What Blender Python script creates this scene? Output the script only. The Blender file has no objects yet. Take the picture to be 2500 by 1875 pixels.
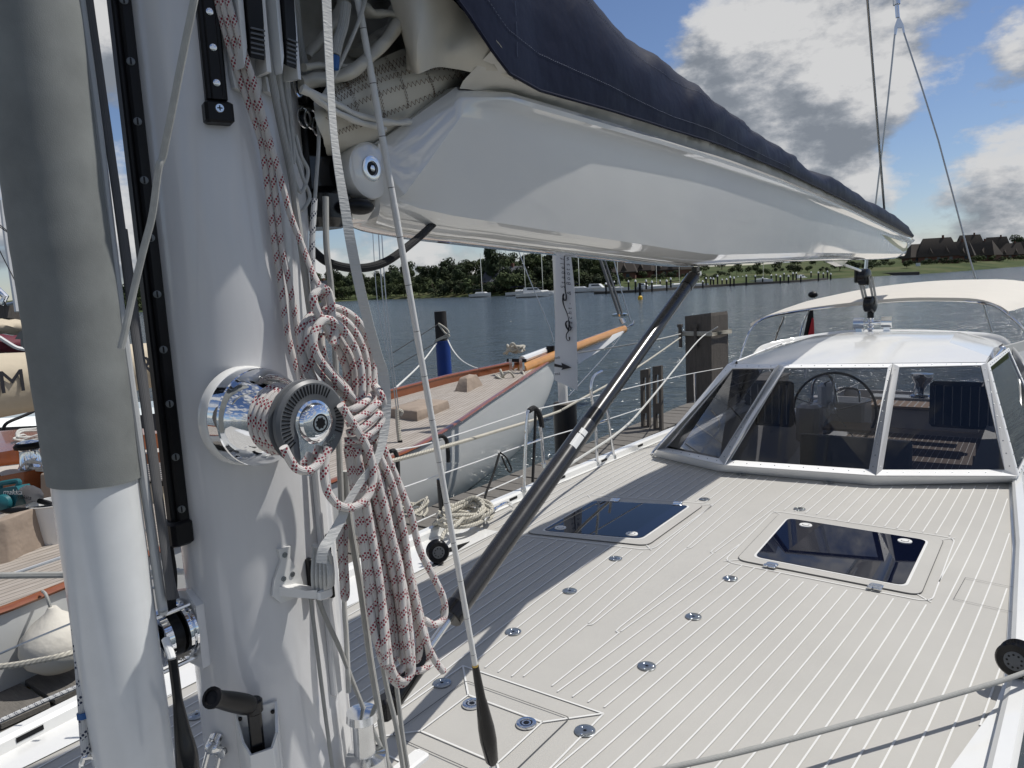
import bpy, math, random
from math import sin, cos, pi, radians, atan2, hypot, sqrt
from mathutils import Vector as Vec, Matrix, noise as mnoise
random.seed(7)
S = bpy.context.scene
COL = S.collection

# ------------------------------------------------------------------ camera
# World: +Y runs aft along the yacht, +X to her port side, z = 0 is her deck, the camera stands 1.5 m over it.
FPX = 1790.0
PITCH, ROLL, AZ = radians(7.6), radians(2.9), radians(36.1819)
_f = Vec((0, cos(PITCH), -sin(PITCH))); _x0 = Vec((1, 0, 0)); _u0 = _x0.cross(_f)
_x = _x0*cos(ROLL) - _u0*sin(ROLL); _u = _u0*cos(ROLL) + _x0*sin(ROLL)
def _tr(v): return Vec((v.x*cos(AZ) - v.y*sin(AZ), v.x*sin(AZ) + v.y*cos(AZ), v.z))
CF, CX, CU = _tr(_f), _tr(_x), _tr(_u)
CP = Vec((0, 0, 1.5))
cam_d = bpy.data.cameras.new('camera'); cam = bpy.data.objects.new('camera', cam_d); COL.objects.link(cam)
m3 = Matrix((CX, CU, -CF)).transposed()
cam.matrix_world = Matrix.Translation(CP) @ m3.to_4x4()
cam_d.sensor_width = 36; cam_d.lens = 36*FPX/2500; cam_d.clip_end = 6000; cam_d.clip_start = 0.02
S.camera = cam
def ray(px, py): return CF + CX*((px-1250)/FPX) - CU*((py-937.5)/FPX)
def onx(px, py, x): r = ray(px, py); return CP + r*(x/r.x)
def ony(px, py, y): r = ray(px, py); return CP + r*(y/r.y)
def onz(px, py, z): r = ray(px, py); return CP + r*((z-1.5)/r.z)
def dep(px, py, d): return CP + ray(px, py)*d
def R1(x, y): return (450+x/3.016, 700+y/3.016)
def R2(x, y): return (350+x/2.655, 1250+y/2.655)
def R3(x, y): return (x/3.904, 1450+y/3.904)
def R4(x, y): return (900+x/3.017, 550+y/3.017)
def R5(x, y): return (900+x/2.5525, 950+y/2.5525)
def R6(x, y): return (1600+x/2.458, 1050+y/2.458)
def R7(x, y): return (1000+x/2.765, 1450+y/2.765)
def A1(x, y): return (x/2.765, y/2.765)
def A2(x, y): return (650+x/2.765, y/2.765)
def A3(x, y): return (1200+x/2.765, 450+y/2.765)
def A4(x, y): return (1750+x/2.765, 450+y/2.765)
def A5(x, y): return (x/3.318, 550+y/3.318)
def A6(x, y): return (x/3.318, 1050+y/3.318)
def A8(x, y): return (1500+x/2.212, y/2.212)

# ------------------------------------------------------------------ sun, sky
SUND = Vec((.37, .48, 1.0)).normalized()
sl = bpy.data.lights.new('sun', 'SUN'); sl.energy = 4.2; sl.angle = radians(.55); sl.color = (1, .965, .91)
so = bpy.data.objects.new('sun', sl); COL.objects.link(so); so.rotation_euler = SUND.to_track_quat('Z', 'Y').to_euler()
S.view_settings.view_transform = 'Standard'; S.view_settings.look = 'None'; S.view_settings.gamma = 1
S.view_settings.use_curve_mapping = False; S.view_settings.exposure = 0.0
W = bpy.data.worlds.new('World'); S.world = W; W.use_nodes = True
nt = W.node_tree; nt.nodes.clear()
def N(t, ty, **kw):
    n = t.nodes.new(ty)
    for k, v in kw.items():
        if hasattr(n, k): setattr(n, k, v)
        else: n.inputs[k.replace('_', ' ')].default_value = v
    return n
def M(t, op, a, b=None, c=None, clamp=False):
    n = t.nodes.new('ShaderNodeMath'); n.operation = op; n.use_clamp = clamp
    for i, v in enumerate((a, b, c)):
        if v is None: continue
        if isinstance(v, (int, float)): n.inputs[i].default_value = v
        else: t.links.new(v, n.inputs[i])
    return n.outputs[0]
def VM(t, op, a, b=None):
    n = t.nodes.new('ShaderNodeVectorMath'); n.operation = op
    for i, v in enumerate((a, b)):
        if v is None: continue
        if isinstance(v, (tuple, list)): n.inputs[i].default_value = v
        else: t.links.new(v, n.inputs[i])
    return n.outputs['Value' if op in ('DOT_PRODUCT', 'LENGTH', 'DISTANCE') else 'Vector']
def MIX(t, f, a, b, dt='RGBA', blend='MIX'):
    n = t.nodes.new('ShaderNodeMix'); n.data_type = dt
    if dt == 'RGBA': n.blend_type = blend; ia, ib, o = 6, 7, 2
    else: ia, ib, o = 2, 3, 0
    if isinstance(f, (int, float)): n.inputs[0].default_value = f
    else: t.links.new(f, n.inputs[0])
    for i, v in ((ia, a), (ib, b)):
        if isinstance(v, (tuple, list)): n.inputs[i].default_value = tuple(v) + ((1,) if len(v) == 3 else ())
        elif isinstance(v, (int, float)): n.inputs[i].default_value = v
        else: t.links.new(v, n.inputs[i])
    return n.outputs[o]
def RAMP(t, f, stops, mode='LINEAR'):
    n = t.nodes.new('ShaderNodeValToRGB'); n.color_ramp.interpolation = mode
    e = n.color_ramp.elements
    while len(e) < len(stops): e.new(.5)
    for k, (p, c) in enumerate(stops):
        e[k].position = p
        e[k].color = (c, c, c, 1) if isinstance(c, (int, float)) else tuple(c)+(1,)
    t.links.new(f, n.inputs[0]); return n.outputs[0]
sky = N(nt, 'ShaderNodeTexSky'); sky.sky_type = 'NISHITA'; sky.sun_disc = False
sky.sun_elevation = math.asin(SUND.z); sky.sun_rotation = atan2(SUND.x, SUND.y)
sky.air_density = 1.0; sky.dust_density = .15; sky.ozone_density = 3.0
tc = N(nt, 'ShaderNodeTexCoord')
dirv = VM(nt, 'NORMALIZE', tc.outputs['Generated'])
def cloud_density(vec):
    q = VM(nt, 'MULTIPLY', vec, (1, 1, 1.9))
    n1 = N(nt, 'ShaderNodeTexNoise', Scale=6.2, Detail=10.0, Roughness=.57, Lacunarity=2.15); nt.links.new(q, n1.inputs['Vector'])
    n2 = N(nt, 'ShaderNodeTexNoise', Scale=2.1, Detail=2.0); nt.links.new(q, n2.inputs['Vector'])
    d = M(nt, 'ADD', M(nt, 'MULTIPLY', n1.outputs[0], 1.0), M(nt, 'MULTIPLY', n2.outputs[0], .5))
    # the big cumulus banks stand where the photograph has them, as directions in the sky
    for (px, py, rad, w) in CL:
        c = ray(px, py).normalized()
        dd = VM(nt, 'DISTANCE', vec, tuple(c))
        g = M(nt, 'MULTIPLY', M(nt, 'SUBTRACT', 1.0, M(nt, 'DIVIDE', dd, rad), clamp=True), w)
        d = M(nt, 'ADD', d, g)
    return d
CL = [(1750, 210, .15, .20), (2000, 150, .20, .16), (2180, 280, .10, .08), (2430, 380, .09, .20), (1880, 330, .15, .16), (2050, 540, .12, .10), (2450, 540, .1, .10), (1430, -20, .20, -.35), (1560, 60, .09, -.15),
      (2390, 150, .07, -.22), (2250, 330, .07, -.14), (260, 420, .16, .10), (1000, 600, .10, .10), (2250, 480, .12, -.05), (300, 80, .10, .08), (2470, 110, .05, .14)]
den = cloud_density(dirv)
den2 = cloud_density(VM(nt, 'ADD', dirv, (0.012, .012, .035)))
cover = RAMP(nt, den, [(.715, 0), (.765, .40), (.82, .88), (.88, .98)])
rim = M(nt, 'MULTIPLY', M(nt, 'SUBTRACT', den, den2), 4.2)
dark = M(nt, 'MINIMUM', M(nt, 'MULTIPLY', M(nt, 'SUBTRACT', den2, .86, clamp=True), 1.5), .30)
br = M(nt, 'ADD', M(nt, 'SUBTRACT', .56, dark), rim, clamp=True)
shade = RAMP(nt, br, [(0, (.36, .40, .46)), (.28, (.46, .50, .56)), (.52, (.66, .69, .74)), (.75, (.90, .91, .93)), (1, (1.08, 1.08, 1.08))])
lit = nt.nodes.new('ShaderNodeVectorMath'); lit.operation = 'SCALE'; nt.links.new(shade, lit.inputs[0]); lit.inputs['Scale'].default_value = 7.5
skyc = nt.nodes.new('ShaderNodeVectorMath'); skyc.operation = 'SCALE'; nt.links.new(MIX(nt, 1.0, sky.outputs[0], (1.0, 1.0, 1.12), blend='MULTIPLY'), skyc.inputs[0]); skyc.inputs['Scale'].default_value = 1.0
full = MIX(nt, cover, skyc.outputs[0], lit.outputs[0])
bg = N(nt, 'ShaderNodeBackground', Strength=.08); nt.links.new(full, bg.inputs[0])
wo = N(nt, 'ShaderNodeOutputWorld'); nt.links.new(bg.outputs[0], wo.inputs[0])
S.render.engine = 'CYCLES'
S.cycles.max_bounces = 8; S.cycles.transparent_max_bounces = 12

# ------------------------------------------------------------------ materials
MATS = {}
def mat(name, col=(.8, .8, .8), rough=.5, metal=0.0, coat=0.0, var=0.0, vscale=6.0, bump=0.0, bscale=40.0, spec=.5, stretch=None, coords='Object', detail=4.0):
    if name in MATS: return MATS[name]
    m = bpy.data.materials.new(name); m.use_nodes = True; t = m.node_tree
    p = t.nodes['Principled BSDF']
    p.inputs['Base Color'].default_value = tuple(col)+(1,); p.inputs['Roughness'].default_value = rough
    p.inputs['Metallic'].default_value = metal; p.inputs['Coat Weight'].default_value = coat; p.inputs['Specular IOR Level'].default_value = spec
    tcn = N(t, 'ShaderNodeTexCoord'); v = tcn.outputs[coords]
    if stretch: v = VM(t, 'MULTIPLY', v, stretch)
    if var:
        n = N(t, 'ShaderNodeTexNoise', Scale=vscale, Detail=detail, Roughness=.6); t.links.new(v, n.inputs['Vector'])
        f = M(t, 'ADD', M(t, 'MULTIPLY', M(t, 'SUBTRACT', n.outputs[0], .5), 2*var), 1.0)
        c = t.nodes.new('ShaderNodeVectorMath'); c.operation = 'SCALE'; c.inputs[0].default_value = col; t.links.new(f, c.inputs['Scale'])
        t.links.new(c.outputs[0], p.inputs['Base Color'])
        t.links.new(M(t, 'ADD', M(t, 'MULTIPLY', M(t, 'SUBTRACT', n.outputs[0], .5), var*.6), rough, clamp=True), p.inputs['Roughness'])
    if bump:
        n = N(t, 'ShaderNodeTexNoise', Scale=bscale, Detail=3.0); t.links.new(v, n.inputs['Vector'])
        b = N(t, 'ShaderNodeBump', Strength=1.0, Distance=bump); t.links.new(n.outputs[0], b.inputs['Height']); t.links.new(b.outputs[0], p.inputs['Normal'])
    MATS[name] = m; return m
def P(m): return m.node_tree.nodes['Principled BSDF']
def rope_mat(name, base, fleck=None, fleck2=None, rough=.75, braid=1.0, dens=.045, laid=False):
    m = mat(name, base, rough); t = m.node_tree; p = P(m)
    uv = N(t, 'ShaderNodeUVMap'); sp = t.nodes.new('ShaderNodeSeparateXYZ'); t.links.new(uv.outputs[0], sp.inputs[0])
    u, v = sp.outputs[0], sp.outputs[1]
    if laid:
        h = M(t, 'ABSOLUTE', M(t, 'SINE', M(t, 'MULTIPLY', M(t, 'ADD', M(t, 'MULTIPLY', u, 3), M(t, 'MULTIPLY', v, 45)), pi)))
        dist = .006
    else:
        a = M(t, 'SINE', M(t, 'MULTIPLY', M(t, 'ADD', M(t, 'MULTIPLY', u, 8), M(t, 'MULTIPLY', v, 260)), 2*pi))
        c = M(t, 'SINE', M(t, 'MULTIPLY', M(t, 'SUBTRACT', M(t, 'MULTIPLY', u, 8), M(t, 'MULTIPLY', v, 260)), 2*pi))
        h = M(t, 'MULTIPLY', a, c); dist = .0011
    b = N(t, 'ShaderNodeBump', Strength=.8*braid, Distance=dist); t.links.new(h, b.inputs['Height']); t.links.new(b.outputs[0], p.inputs['Normal'])
    ns = N(t, 'ShaderNodeTexNoise', Scale=25.0, Detail=3.0); g = N(t, 'ShaderNodeNewGeometry'); t.links.new(g.outputs['Position'], ns.inputs['Vector'])
    f = M(t, 'ADD', M(t, 'MULTIPLY', ns.outputs[0], .3), M(t, 'ADD', M(t, 'MULTIPLY', h, .17), .84))
    sc = t.nodes.new('ShaderNodeVectorMath'); sc.operation = 'SCALE'; sc.inputs[0].default_value = base; t.links.new(f, sc.inputs['Scale'])
    out = sc.outputs[0]
    if fleck:
        # two short helical runs of tracer yarns in every pitch of the braid
        cu, cv = M(t, 'FLOOR', M(t, 'MULTIPLY', u, 10)), M(t, 'FLOOR', M(t, 'MULTIPLY', v, 190))
        par = M(t, 'MODULO', M(t, 'ADD', cu, cv), 2.0)
        ph = M(t, 'FRACT', M(t, 'SUBTRACT', M(t, 'MULTIPLY', v, 1/dens), M(t, 'MULTIPLY', u, 1.0)))
        band = M(t, 'LESS_THAN', ph, .46)
        fu = M(t, 'SUBTRACT', M(t, 'FRACT', M(t, 'MULTIPLY', u, 10)), .5); fv = M(t, 'SUBTRACT', M(t, 'FRACT', M(t, 'MULTIPLY', v, 190)), .5)
        dot = M(t, 'LESS_THAN', M(t, 'ADD', M(t, 'MULTIPLY', fu, fu), M(t, 'MULTIPLY', fv, fv)), .25)
        k = M(t, 'MULTIPLY', M(t, 'MULTIPLY', par, band), dot)
        out = MIX(t, k, out, fleck)
    t.links.new(out, p.inputs['Base Color']); return m
WHITE = mat('mast_paint', (.64, .64, .64), .16, coat=.3, var=.09, vscale=11, bump=.0010, bscale=14, stretch=(1, 1, .15))
BOOMW = mat('boom_paint', (.74, .725, .69), .06, coat=1.0, var=.03, vscale=2, bump=.005, bscale=2.6)
P(BOOMW).inputs['Coat IOR'].default_value = 1.75; P(BOOMW).inputs['Coat Roughness'].default_value = .02
GEL = mat('gelcoat', (.70, .70, .68), .14, coat=.3, var=.05, vscale=5)
GELG = mat('gelcoat_grey', (.42, .42, .40), .3, var=.05)
BLACK = mat('black_plastic', (.006, .006, .007), .38, var=.3, vscale=30, spec=.25)
BLKG = mat('black_gloss', (.005, .005, .006), .16, var=.2, vscale=20, spec=.4)
STEEL = mat('stainless_steel', (.72, .73, .74), .13, 1.0, var=.10, vscale=25)
CHROME = mat('chrome', (.80, .81, .83), .035, 1.0, var=.04, vscale=12, bump=.0003, bscale=30)
GREY = mat('grey_nylon', (.10, .105, .11), .42, var=.12, vscale=40)
LEATHER = mat('grey_leather', (.175, .185, .178), .78, var=.55, vscale=7, bump=.0004, bscale=500, detail=12)
NAVY = mat('navy_canvas', (.0020, .0038, .016), .5, var=.3, vscale=8, bump=.010, bscale=6, spec=.12)
SAIL = mat('sailcloth', (.50, .475, .41), .6, var=.14, vscale=7, bump=.006, bscale=9)
SAILG = mat('sailcloth_strip', (.55, .535, .49), .6, var=.08, vscale=10)
ROPEG = rope_mat('grey_braid', (.42, .42, .395)); ROPEW = rope_mat('white_braid', (.62, .62, .59))
ROPER = rope_mat('red_fleck_braid', (.70, .665, .63), (.27, .012, .035), dens=.040); ROPEB = rope_mat('blue_fleck_braid', (.60, .61, .61), (.02, .03, .07), dens=.035)
ROPEK = rope_mat('black_braid', (.012, .012, .013)); LAID = rope_mat('laid_rope', (.44, .415, .35), laid=True)
ROPED = rope_mat('dark_grey_strap', (.085, .085, .088), braid=.4)
WIRE = mat('wire_rope', (.45, .45, .44), .3, 1.0)
CARBON = mat('carbon_tube', (.020, .020, .022), .26, coat=.15, var=.2, vscale=20)
TEAKV = mat('varnished_teak', (.22, .065, .022), .22, coat=.5, var=.4, vscale=3, stretch=(6, 1, 6))
SPRUCE = mat('varnished_spar', (.50, .24, .065), .22, coat=.5, var=.3, vscale=5)
BEIGE = mat('beige_canvas', (.29, .23, .18), .85, var=.2, vscale=6, bump=.02, bscale=6)
BEIGEL = mat('cream_canvas', (.50, .43, .32), .8, var=.12, vscale=5, bump=.01, bscale=5)
HULLW = mat('yacht_topsides', (.60, .61, .60), .18, coat=.3, var=.05, vscale=1.0)
TINTD = mat('ink', (.015, .015, .02), .6)

# ------------------------------------------------------------------ mesh helpers
class MB:
    def __init__(s): s.v = []; s.f = []; s.mi = []; s.uv = []; s.sm = []; s.mats = []
    def m(s, mt):
        if mt not in s.mats: s.mats.append(mt)
        return s.mats.index(mt)
    def face(s, idx, mt, uv=None, smooth=True):
        s.f.append(idx); s.mi.append(s.m(mt)); s.uv.append(uv or [(0, 0)]*len(idx)); s.sm.append(smooth)
    def loft(s, loops, mt, closed=True, cap=True, smooth=True, vlen=None, uvs=None):
        b = len(s.v); n = len(loops[0])
        for L in loops: s.v += [Vec(p) for p in L]
        for i in range(len(loops)-1):
            for j in range(n if closed else n-1):
                k = (j+1) % n
                v0, v1 = (vlen[i], vlen[i+1]) if vlen else (i, i+1)
                s.face((b+i*n+j, b+i*n+k, b+(i+1)*n+k, b+(i+1)*n+j), mt, [(j/n, v0), ((j+1)/n, v0), ((j+1)/n, v1), (j/n, v1)], smooth)
        if cap and closed:
            s.face(tuple(b+j for j in reversed(range(n))), mt, None, False)
            e = b+(len(loops)-1)*n; s.face(tuple(e+j for j in range(n)), mt, None, False)
        return s
    def tube(s, pts, r, mt, seg=10, sub=0, cap=True, flat=1.0, closed=False):
        pts = [Vec(p) for p in pts]
        if sub: pts = spline(pts, sub)
        n = len(pts); rr = r if callable(r) else (lambda t: r)
        T = [(pts[min(i+1, n-1)]-pts[max(i-1, 0)]).normalized() for i in range(n)]
        up = Vec((0, 0, 1)) if abs(T[0].z) < .9 else Vec((1, 0, 0))
        a = T[0].cross(up).normalized(); loops = []; L = [0]
        for i in range(n):
            a = (a - T[i]*a.dot(T[i])).normalized(); c = T[i].cross(a)
            q = rr(i/max(1, n-1))
            loops.append([pts[i] + a*q*cos(2*pi*j/seg) + c*q*flat*sin(2*pi*j/seg) for j in range(seg)])
            if i: L.append(L[-1] + (pts[i]-pts[i-1]).length)
        return s.loft(loops, mt, vlen=L, cap=cap)
    def cyl(s, a, b, r, mt, seg=20, r2=None, bev=0.0):
        a, b = Vec(a), Vec(b); r2 = r if r2 is None else r2
        d = (b-a).normalized()
        if bev: prof = [(0, r-bev), (bev, r), ((b-a).length-bev, r2), ((b-a).length, r2-bev)]
        else: prof = [(0, r), ((b-a).length, r2)]
        return s.lathe(a, d, prof, mt, seg)
    def lathe(s, o, d, prof, mt, seg=28, cap=True, smooth=True):
        o, d = Vec(o), Vec(d).normalized(); up = Vec((0, 0, 1)) if abs(d.z) < .9 else Vec((1, 0, 0))
        a = d.cross(up).normalized(); c = d.cross(a)
        return s.loft([[o + d*h + (a*cos(2*pi*j/seg) + c*sin(2*pi*j/seg))*r for j in range(seg)] for h, r in prof], mt, cap=cap, smooth=smooth)
    def box(s, c, size, mt, ax=None, bev=0.0):
        c = Vec(c); X, Y, Z = ax or (Vec((1, 0, 0)), Vec((0, 1, 0)), Vec((0, 0, 1))); hx, hy, hz = [q/2 for q in size]
        if not bev:
            return s.loft([[c+X*sx*hx+Y*sy*hy+Z*sz*hz for sx, sy in ((-1, -1), (1, -1), (1, 1), (-1, 1))] for sz in (-1, 1)], mt, smooth=False)
        def ring(ins, z): 
            q = []
            for sx, sy in ((-1, -1), (1, -1), (1, 1), (-1, 1)):
                e = [(sx*(hx-ins), sy*(hy-ins-bev)), (sx*(hx-ins-bev), sy*(hy-ins))]
                if sx*sy > 0: pass
                else: e.reverse()
                q += e
            return [c+X*x+Y*y+Z*z for x, y in q]
        return s.loft([ring(bev*.7, -hz), ring(0, -hz+bev*.7), ring(0, hz-bev*.7), ring(bev*.7, hz)], mt, smooth=False)
    def prism(s, poly, d, mt, smooth=False):
        d = Vec(d); return s.loft([[Vec(p) for p in poly], [Vec(p)+d for p in poly]], mt, smooth=smooth)
    def sphere(s, c, r, mt, seg=16, rings=10, sq=(1, 1, 1)):
        c = Vec(c); return s.loft([[c+Vec((cos(2*pi*j/seg)*sin(t)*r*sq[0], sin(2*pi*j/seg)*sin(t)*r*sq[1], cos(t)*r*sq[2])) for j in range(seg)] for t in [pi*(.02+.96*i/rings) for i in range(rings+1)]], mt)
    def build(s, name, parent=None, angle=35):
        me = bpy.data.meshes.new(name); o0 = Vec((0, 0, 0))
        me.from_pydata([tuple(v) for v in s.v], [], s.f)
        for mt in s.mats: me.materials.append(mt)
        me.polygons.foreach_set('material_index', s.mi); me.polygons.foreach_set('use_smooth', s.sm)
        uvl = me.uv_layers.new(name='UVMap'); flat = [c for f in s.uv for q in f for c in q]; uvl.data.foreach_set('uv', flat)
        me.validate(); me.update()
        try: me.set_sharp_from_angle(angle=radians(angle))
        except Exception: pass
        o = bpy.data.objects.new(name, me); COL.objects.link(o)
        if parent: 
            o.parent = parent; o.location = -Vec(parent.location) if parent.parent is None and parent.type == 'EMPTY' else (0, 0, 0)
        return o
def spline(pts, sub):
    out = []
    n = len(pts)
    for i in range(n-1):
        p0 = pts[i-1] if i else pts[0]*2-pts[1]; p3 = pts[i+2] if i+2 < n else pts[-1]*2-pts[-2]
        p1, p2 = pts[i], pts[i+1]
        for k in range(sub):
            t = k/sub
            out.append(.5*((2*p1)+(p2-p0)*t+(2*p0-5*p1+4*p2-p3)*t*t+(3*p1-p0-3*p2+p3)*t**3))
    out.append(pts[-1]); return out
def tag(o, label, cat, group=None, kind=None):
    if label: o['label'] = label
    if cat: o['category'] = cat
    if group: o['group'] = group
    if kind: o['kind'] = kind
    return o
def thing(name, label, cat, loc=(0, 0, 0), group=None):
    o = bpy.data.objects.new(name, None); COL.objects.link(o); o.location = loc; o.empty_display_size = .2
    return tag(o, label, cat, group)
def struct(mb, name): return tag(mb.build(name), None, None, kind='structure')
def copy_tree(o, loc=None, parent=None, **kw):
    c = o.copy(); COL.objects.link(c)
    if parent: c.parent = parent
    if loc is not None: c.location = loc
    for k, v in kw.items(): c[k] = v
    for ch in list(o.children): copy_tree(ch, None, c)
    return c
def text_obj(body, size, o, X, Y, mt, name, parent, extrude=.0005, font_shear=0.0, align='LEFT'):
    cu = bpy.data.curves.new(name, 'FONT'); cu.body = body; cu.size = size; cu.extrude = extrude; cu.shear = font_shear; cu.align_x = align; cu.resolution_u = 3
    tmp = bpy.data.objects.new('tmp', cu); COL.objects.link(tmp)
    dg = bpy.context.evaluated_depsgraph_get(); me = bpy.data.meshes.new_from_object(tmp.evaluated_get(dg)); bpy.data.objects.remove(tmp)
    X, Y = Vec(X).normalized(), Vec(Y).normalized(); Z = X.cross(Y)
    mx = Matrix((X, Y, Z)).transposed().to_4x4(); mx.translation = Vec(o)
    me.transform(mx); me.materials.clear(); me.materials.append(mt); me.name = name
    ob = bpy.data.objects.new(name, me); COL.objects.link(ob)
    if parent: ob.parent = parent; ob.location = -Vec(parent.location) if parent.parent is None and parent.type == 'EMPTY' else (0, 0, 0)
    return ob
def bar(mb, a, b, w, h, mt):   # rectangular bar from a to b
    a, b = Vec(a), Vec(b); Y = (b-a); L = Y.length; Y.normalize(); up = Vec((0, 0, 1)) if abs(Y.z) < .9 else Vec((1, 0, 0)); X = Y.cross(up).normalized(); Z = X.cross(Y)
    mb.box((a+b)/2, (w, L, h), mt, (X, Y, Z)); return mb
XC = -1.52     # the yacht's centreline

# ------------------------------------------------------------------ our yacht: hull, deck, seams
def lerpk(K, t):
    if t <= K[0][0]: return K[0][1]
    for (a, p), (b, q) in zip(K, K[1:]):
        if t <= b: return p+(q-p)*(t-a)/(b-a)
    return K[-1][1]
WK = [(-6, .05), (-4, .62), (-2, .98), (-.5, 1.21), (.8, 1.345), (1.8, 1.435), (3, 1.50), (4.5, 1.478), (6.2, 1.40), (8, 1.30), (10.5, 1.18), (13.5, 1.0)]
DECKM = mat('deck_composite', (.415, .402, .370), .62, var=.12, vscale=1.6, bump=.0006, bscale=220, detail=8)
SEAMM = mat('deck_caulk', (.66, .655, .63), .5, var=.1, vscale=9)
yacht = thing('sailing_yacht', 'large white sailing yacht whose pale grey striped deck fills the foreground', 'sailing yacht', (XC, 0, 0))
ys = [-6+.25*i for i in range(79)]
d = MB()
d.loft([[(XC-lerpk(WK, y)+.0, y, -.002), (XC+lerpk(WK, y), y, -.002)] for y in ys if y < 5.6], DECKM, closed=False, smooth=False)
def zd(y): return 0.0 if y < 8.9 else -.42*min(1, (y-8.9)/.8)
def rowdeck(side):
    L = []
    for y in ys:
        if y < 5.49: continue
        w = lerpk(WK, y); inn = 1.42 if 0 else min(w-.02, 1.12 if y > 6.2 else .0+1.12*(y-5.2))
        L.append([(XC+side*w, y, zd(y)-.002), (XC+side*inn, y, zd(y)-.002)])
    return L
for s in (-1, 1):
    R = rowdeck(s); d.loft(R if s < 0 else [r[::-1] for r in R], DECKM, closed=False, smooth=False)
H2 = [(-1.204, 3.758), (-1.226, 4.47), (-.479, 4.425), (-.489, 3.723)]
H1 = [(-2.444, 3.582), (-2.469, 4.262), (-1.855, 4.443), (-1.855, 3.729)]
LID = [(-1.755, 2.0), (-1.285, 2.0), (-1.285, 1.60), (-1.755, 1.60)]
def grow(poly, g):
    c = (sum(p[0] for p in poly)/len(poly), sum(p[1] for p in poly)/len(poly)); out = []
    for x, y in poly: out.append((x+g*(1 if x > c[0] else -1), y+g*(1 if y > c[1] else -1)))
    return out
def inside(poly, x, y):
    r = False; n = len(poly)
    for i in range(n):
        (x1, y1), (x2, y2) = poly[i], poly[(i+1) % n]
        if (y1 > y) != (y2 > y) and x < (x2-x1)*(y-y1)/(y2-y1)+x1: r = not r
    return r
def rounded(poly, r, k=5):
    out = []; n = len(poly)
    for i in range(n):
        p0, p1, p2 = Vec(poly[i-1]), Vec(poly[i]), Vec(poly[(i+1) % n])
        a = p1+(p0-p1).normalized()*r; b = p1+(p2-p1).normalized()*r
        for q in range(k+1):
            t = q/k; out.append((a*(1-t)**2+p1*2*t*(1-t)+b*t*t))
    return [tuple(q) for q in out]
WSB = [(-2.75, 5.80), (-2.02, 5.36), (-.93, 5.42), (-.05, 5.92), (.3, 6.2), (.3, 12), (-3.3, 12), (-3.3, 6.2)]
EXC = [grow(H2, .125), grow(H1, .125), grow(LID, .085), WSB]
def gfun(y): return .115*y-.0085*y*y
def seam_strip(pts, w=.0062, z=.002):
    for (x1, y1), (x2, y2) in zip(pts, pts[1:]):
        dx, dy = x2-x1, y2-y1; L = hypot(dx, dy) or 1; nx, ny = -dy/L*w/2, dx/L*w/2
        b = len(d.v); d.v += [Vec((x1-nx, y1-ny, z)), Vec((x2-nx, y2-ny, z)), Vec((x2+nx, y2+ny, z)), Vec((x1+nx, y1+ny, z))]
        d.face((b+3, b+2, b+1, b), SEAMM, None, False)
def side_in(x, y):
    w = lerpk(WK, y)
    if x < XC: return x > (XC-1.165 if y < 3.45 else XC-w+.075)
    return x < (-.215+.21*(y-2.2) if y < 2.95 else XC+w-.06)
SP = .0655
for s in (-1, 1):
    for k in range(-8, 26):
        run = []; nib = None
        y = -2.5
        while y < 9.5:
            a = k*SP + gfun(y) + .03; x = XC+.014*(y-2)+s*a
            ok = a > .078 and side_in(x, y) and not any(inside(q, x, y) for q in EXC)
            if ok:
                if not run and abs(a-.078) < .012 and y > -2: run += [(x-s*.026, y-.035), (x-s*.020, y-.046), (x-s*.006, y-.05)][::-1] if 0 else [(x-s*.0, y)]
                run.append((x, y))
            elif run:
                if len(run) > 1: seam_strip(run)
                run = []
            y += .06
        if len(run) > 1: seam_strip(run)
    # king plank: each sprung seam ends in a nib
    for k in range(-12, 26):
        # y where a == .078
        def yk(t):
            lo, hi = -3, 6.5
            for _ in range(40):
                m = (lo+hi)/2
                if k*SP+gfun(m)+.03 > t: hi = m
                else: lo = m
            return lo
        y0, y1 = yk(.078), yk(.078+SP)
        if not (-2.5 < y0 < 5.3): continue
        y1 = min(y1, 5.36)
        pts = [(XC+.014*(y0-2)+s*.083, y0), (XC+.014*(y0-2)+s*.060, y0+.012), (XC+.014*(y0-2)+s*.058, y0+.05)]
        n = 8
        for i in range(1, n+1):
            yy = y0+.05+(y1-y0-.05)*i/n; pts.append((XC+.014*(yy-2)+s*(.058+.02*i/n), yy))
        pts = [q for q in pts if not any(inside(e, *q) for e in EXC)]
        if len(pts) > 1: seam_strip(pts)
for e in EXC[:2]:
    r = rounded(e, .07); seam_strip(r+[r[0]])
    c = [grow([*e], -.125)]
seam_strip(grow(LID, .085)+[grow(LID, .085)[0]], .007)
for a, b in zip(grow(LID, .085), grow(LID, -.07)): seam_strip([a, b], .007, .0035)
for e, h in ((EXC[0], H2), (EXC[1], H1)):
    for a, b in zip(e, grow(h, .012)): seam_strip([a, b], .005)
q = grow(LID, -.07); seam_strip(q+[q[0]], .0065, .0035)
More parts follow.
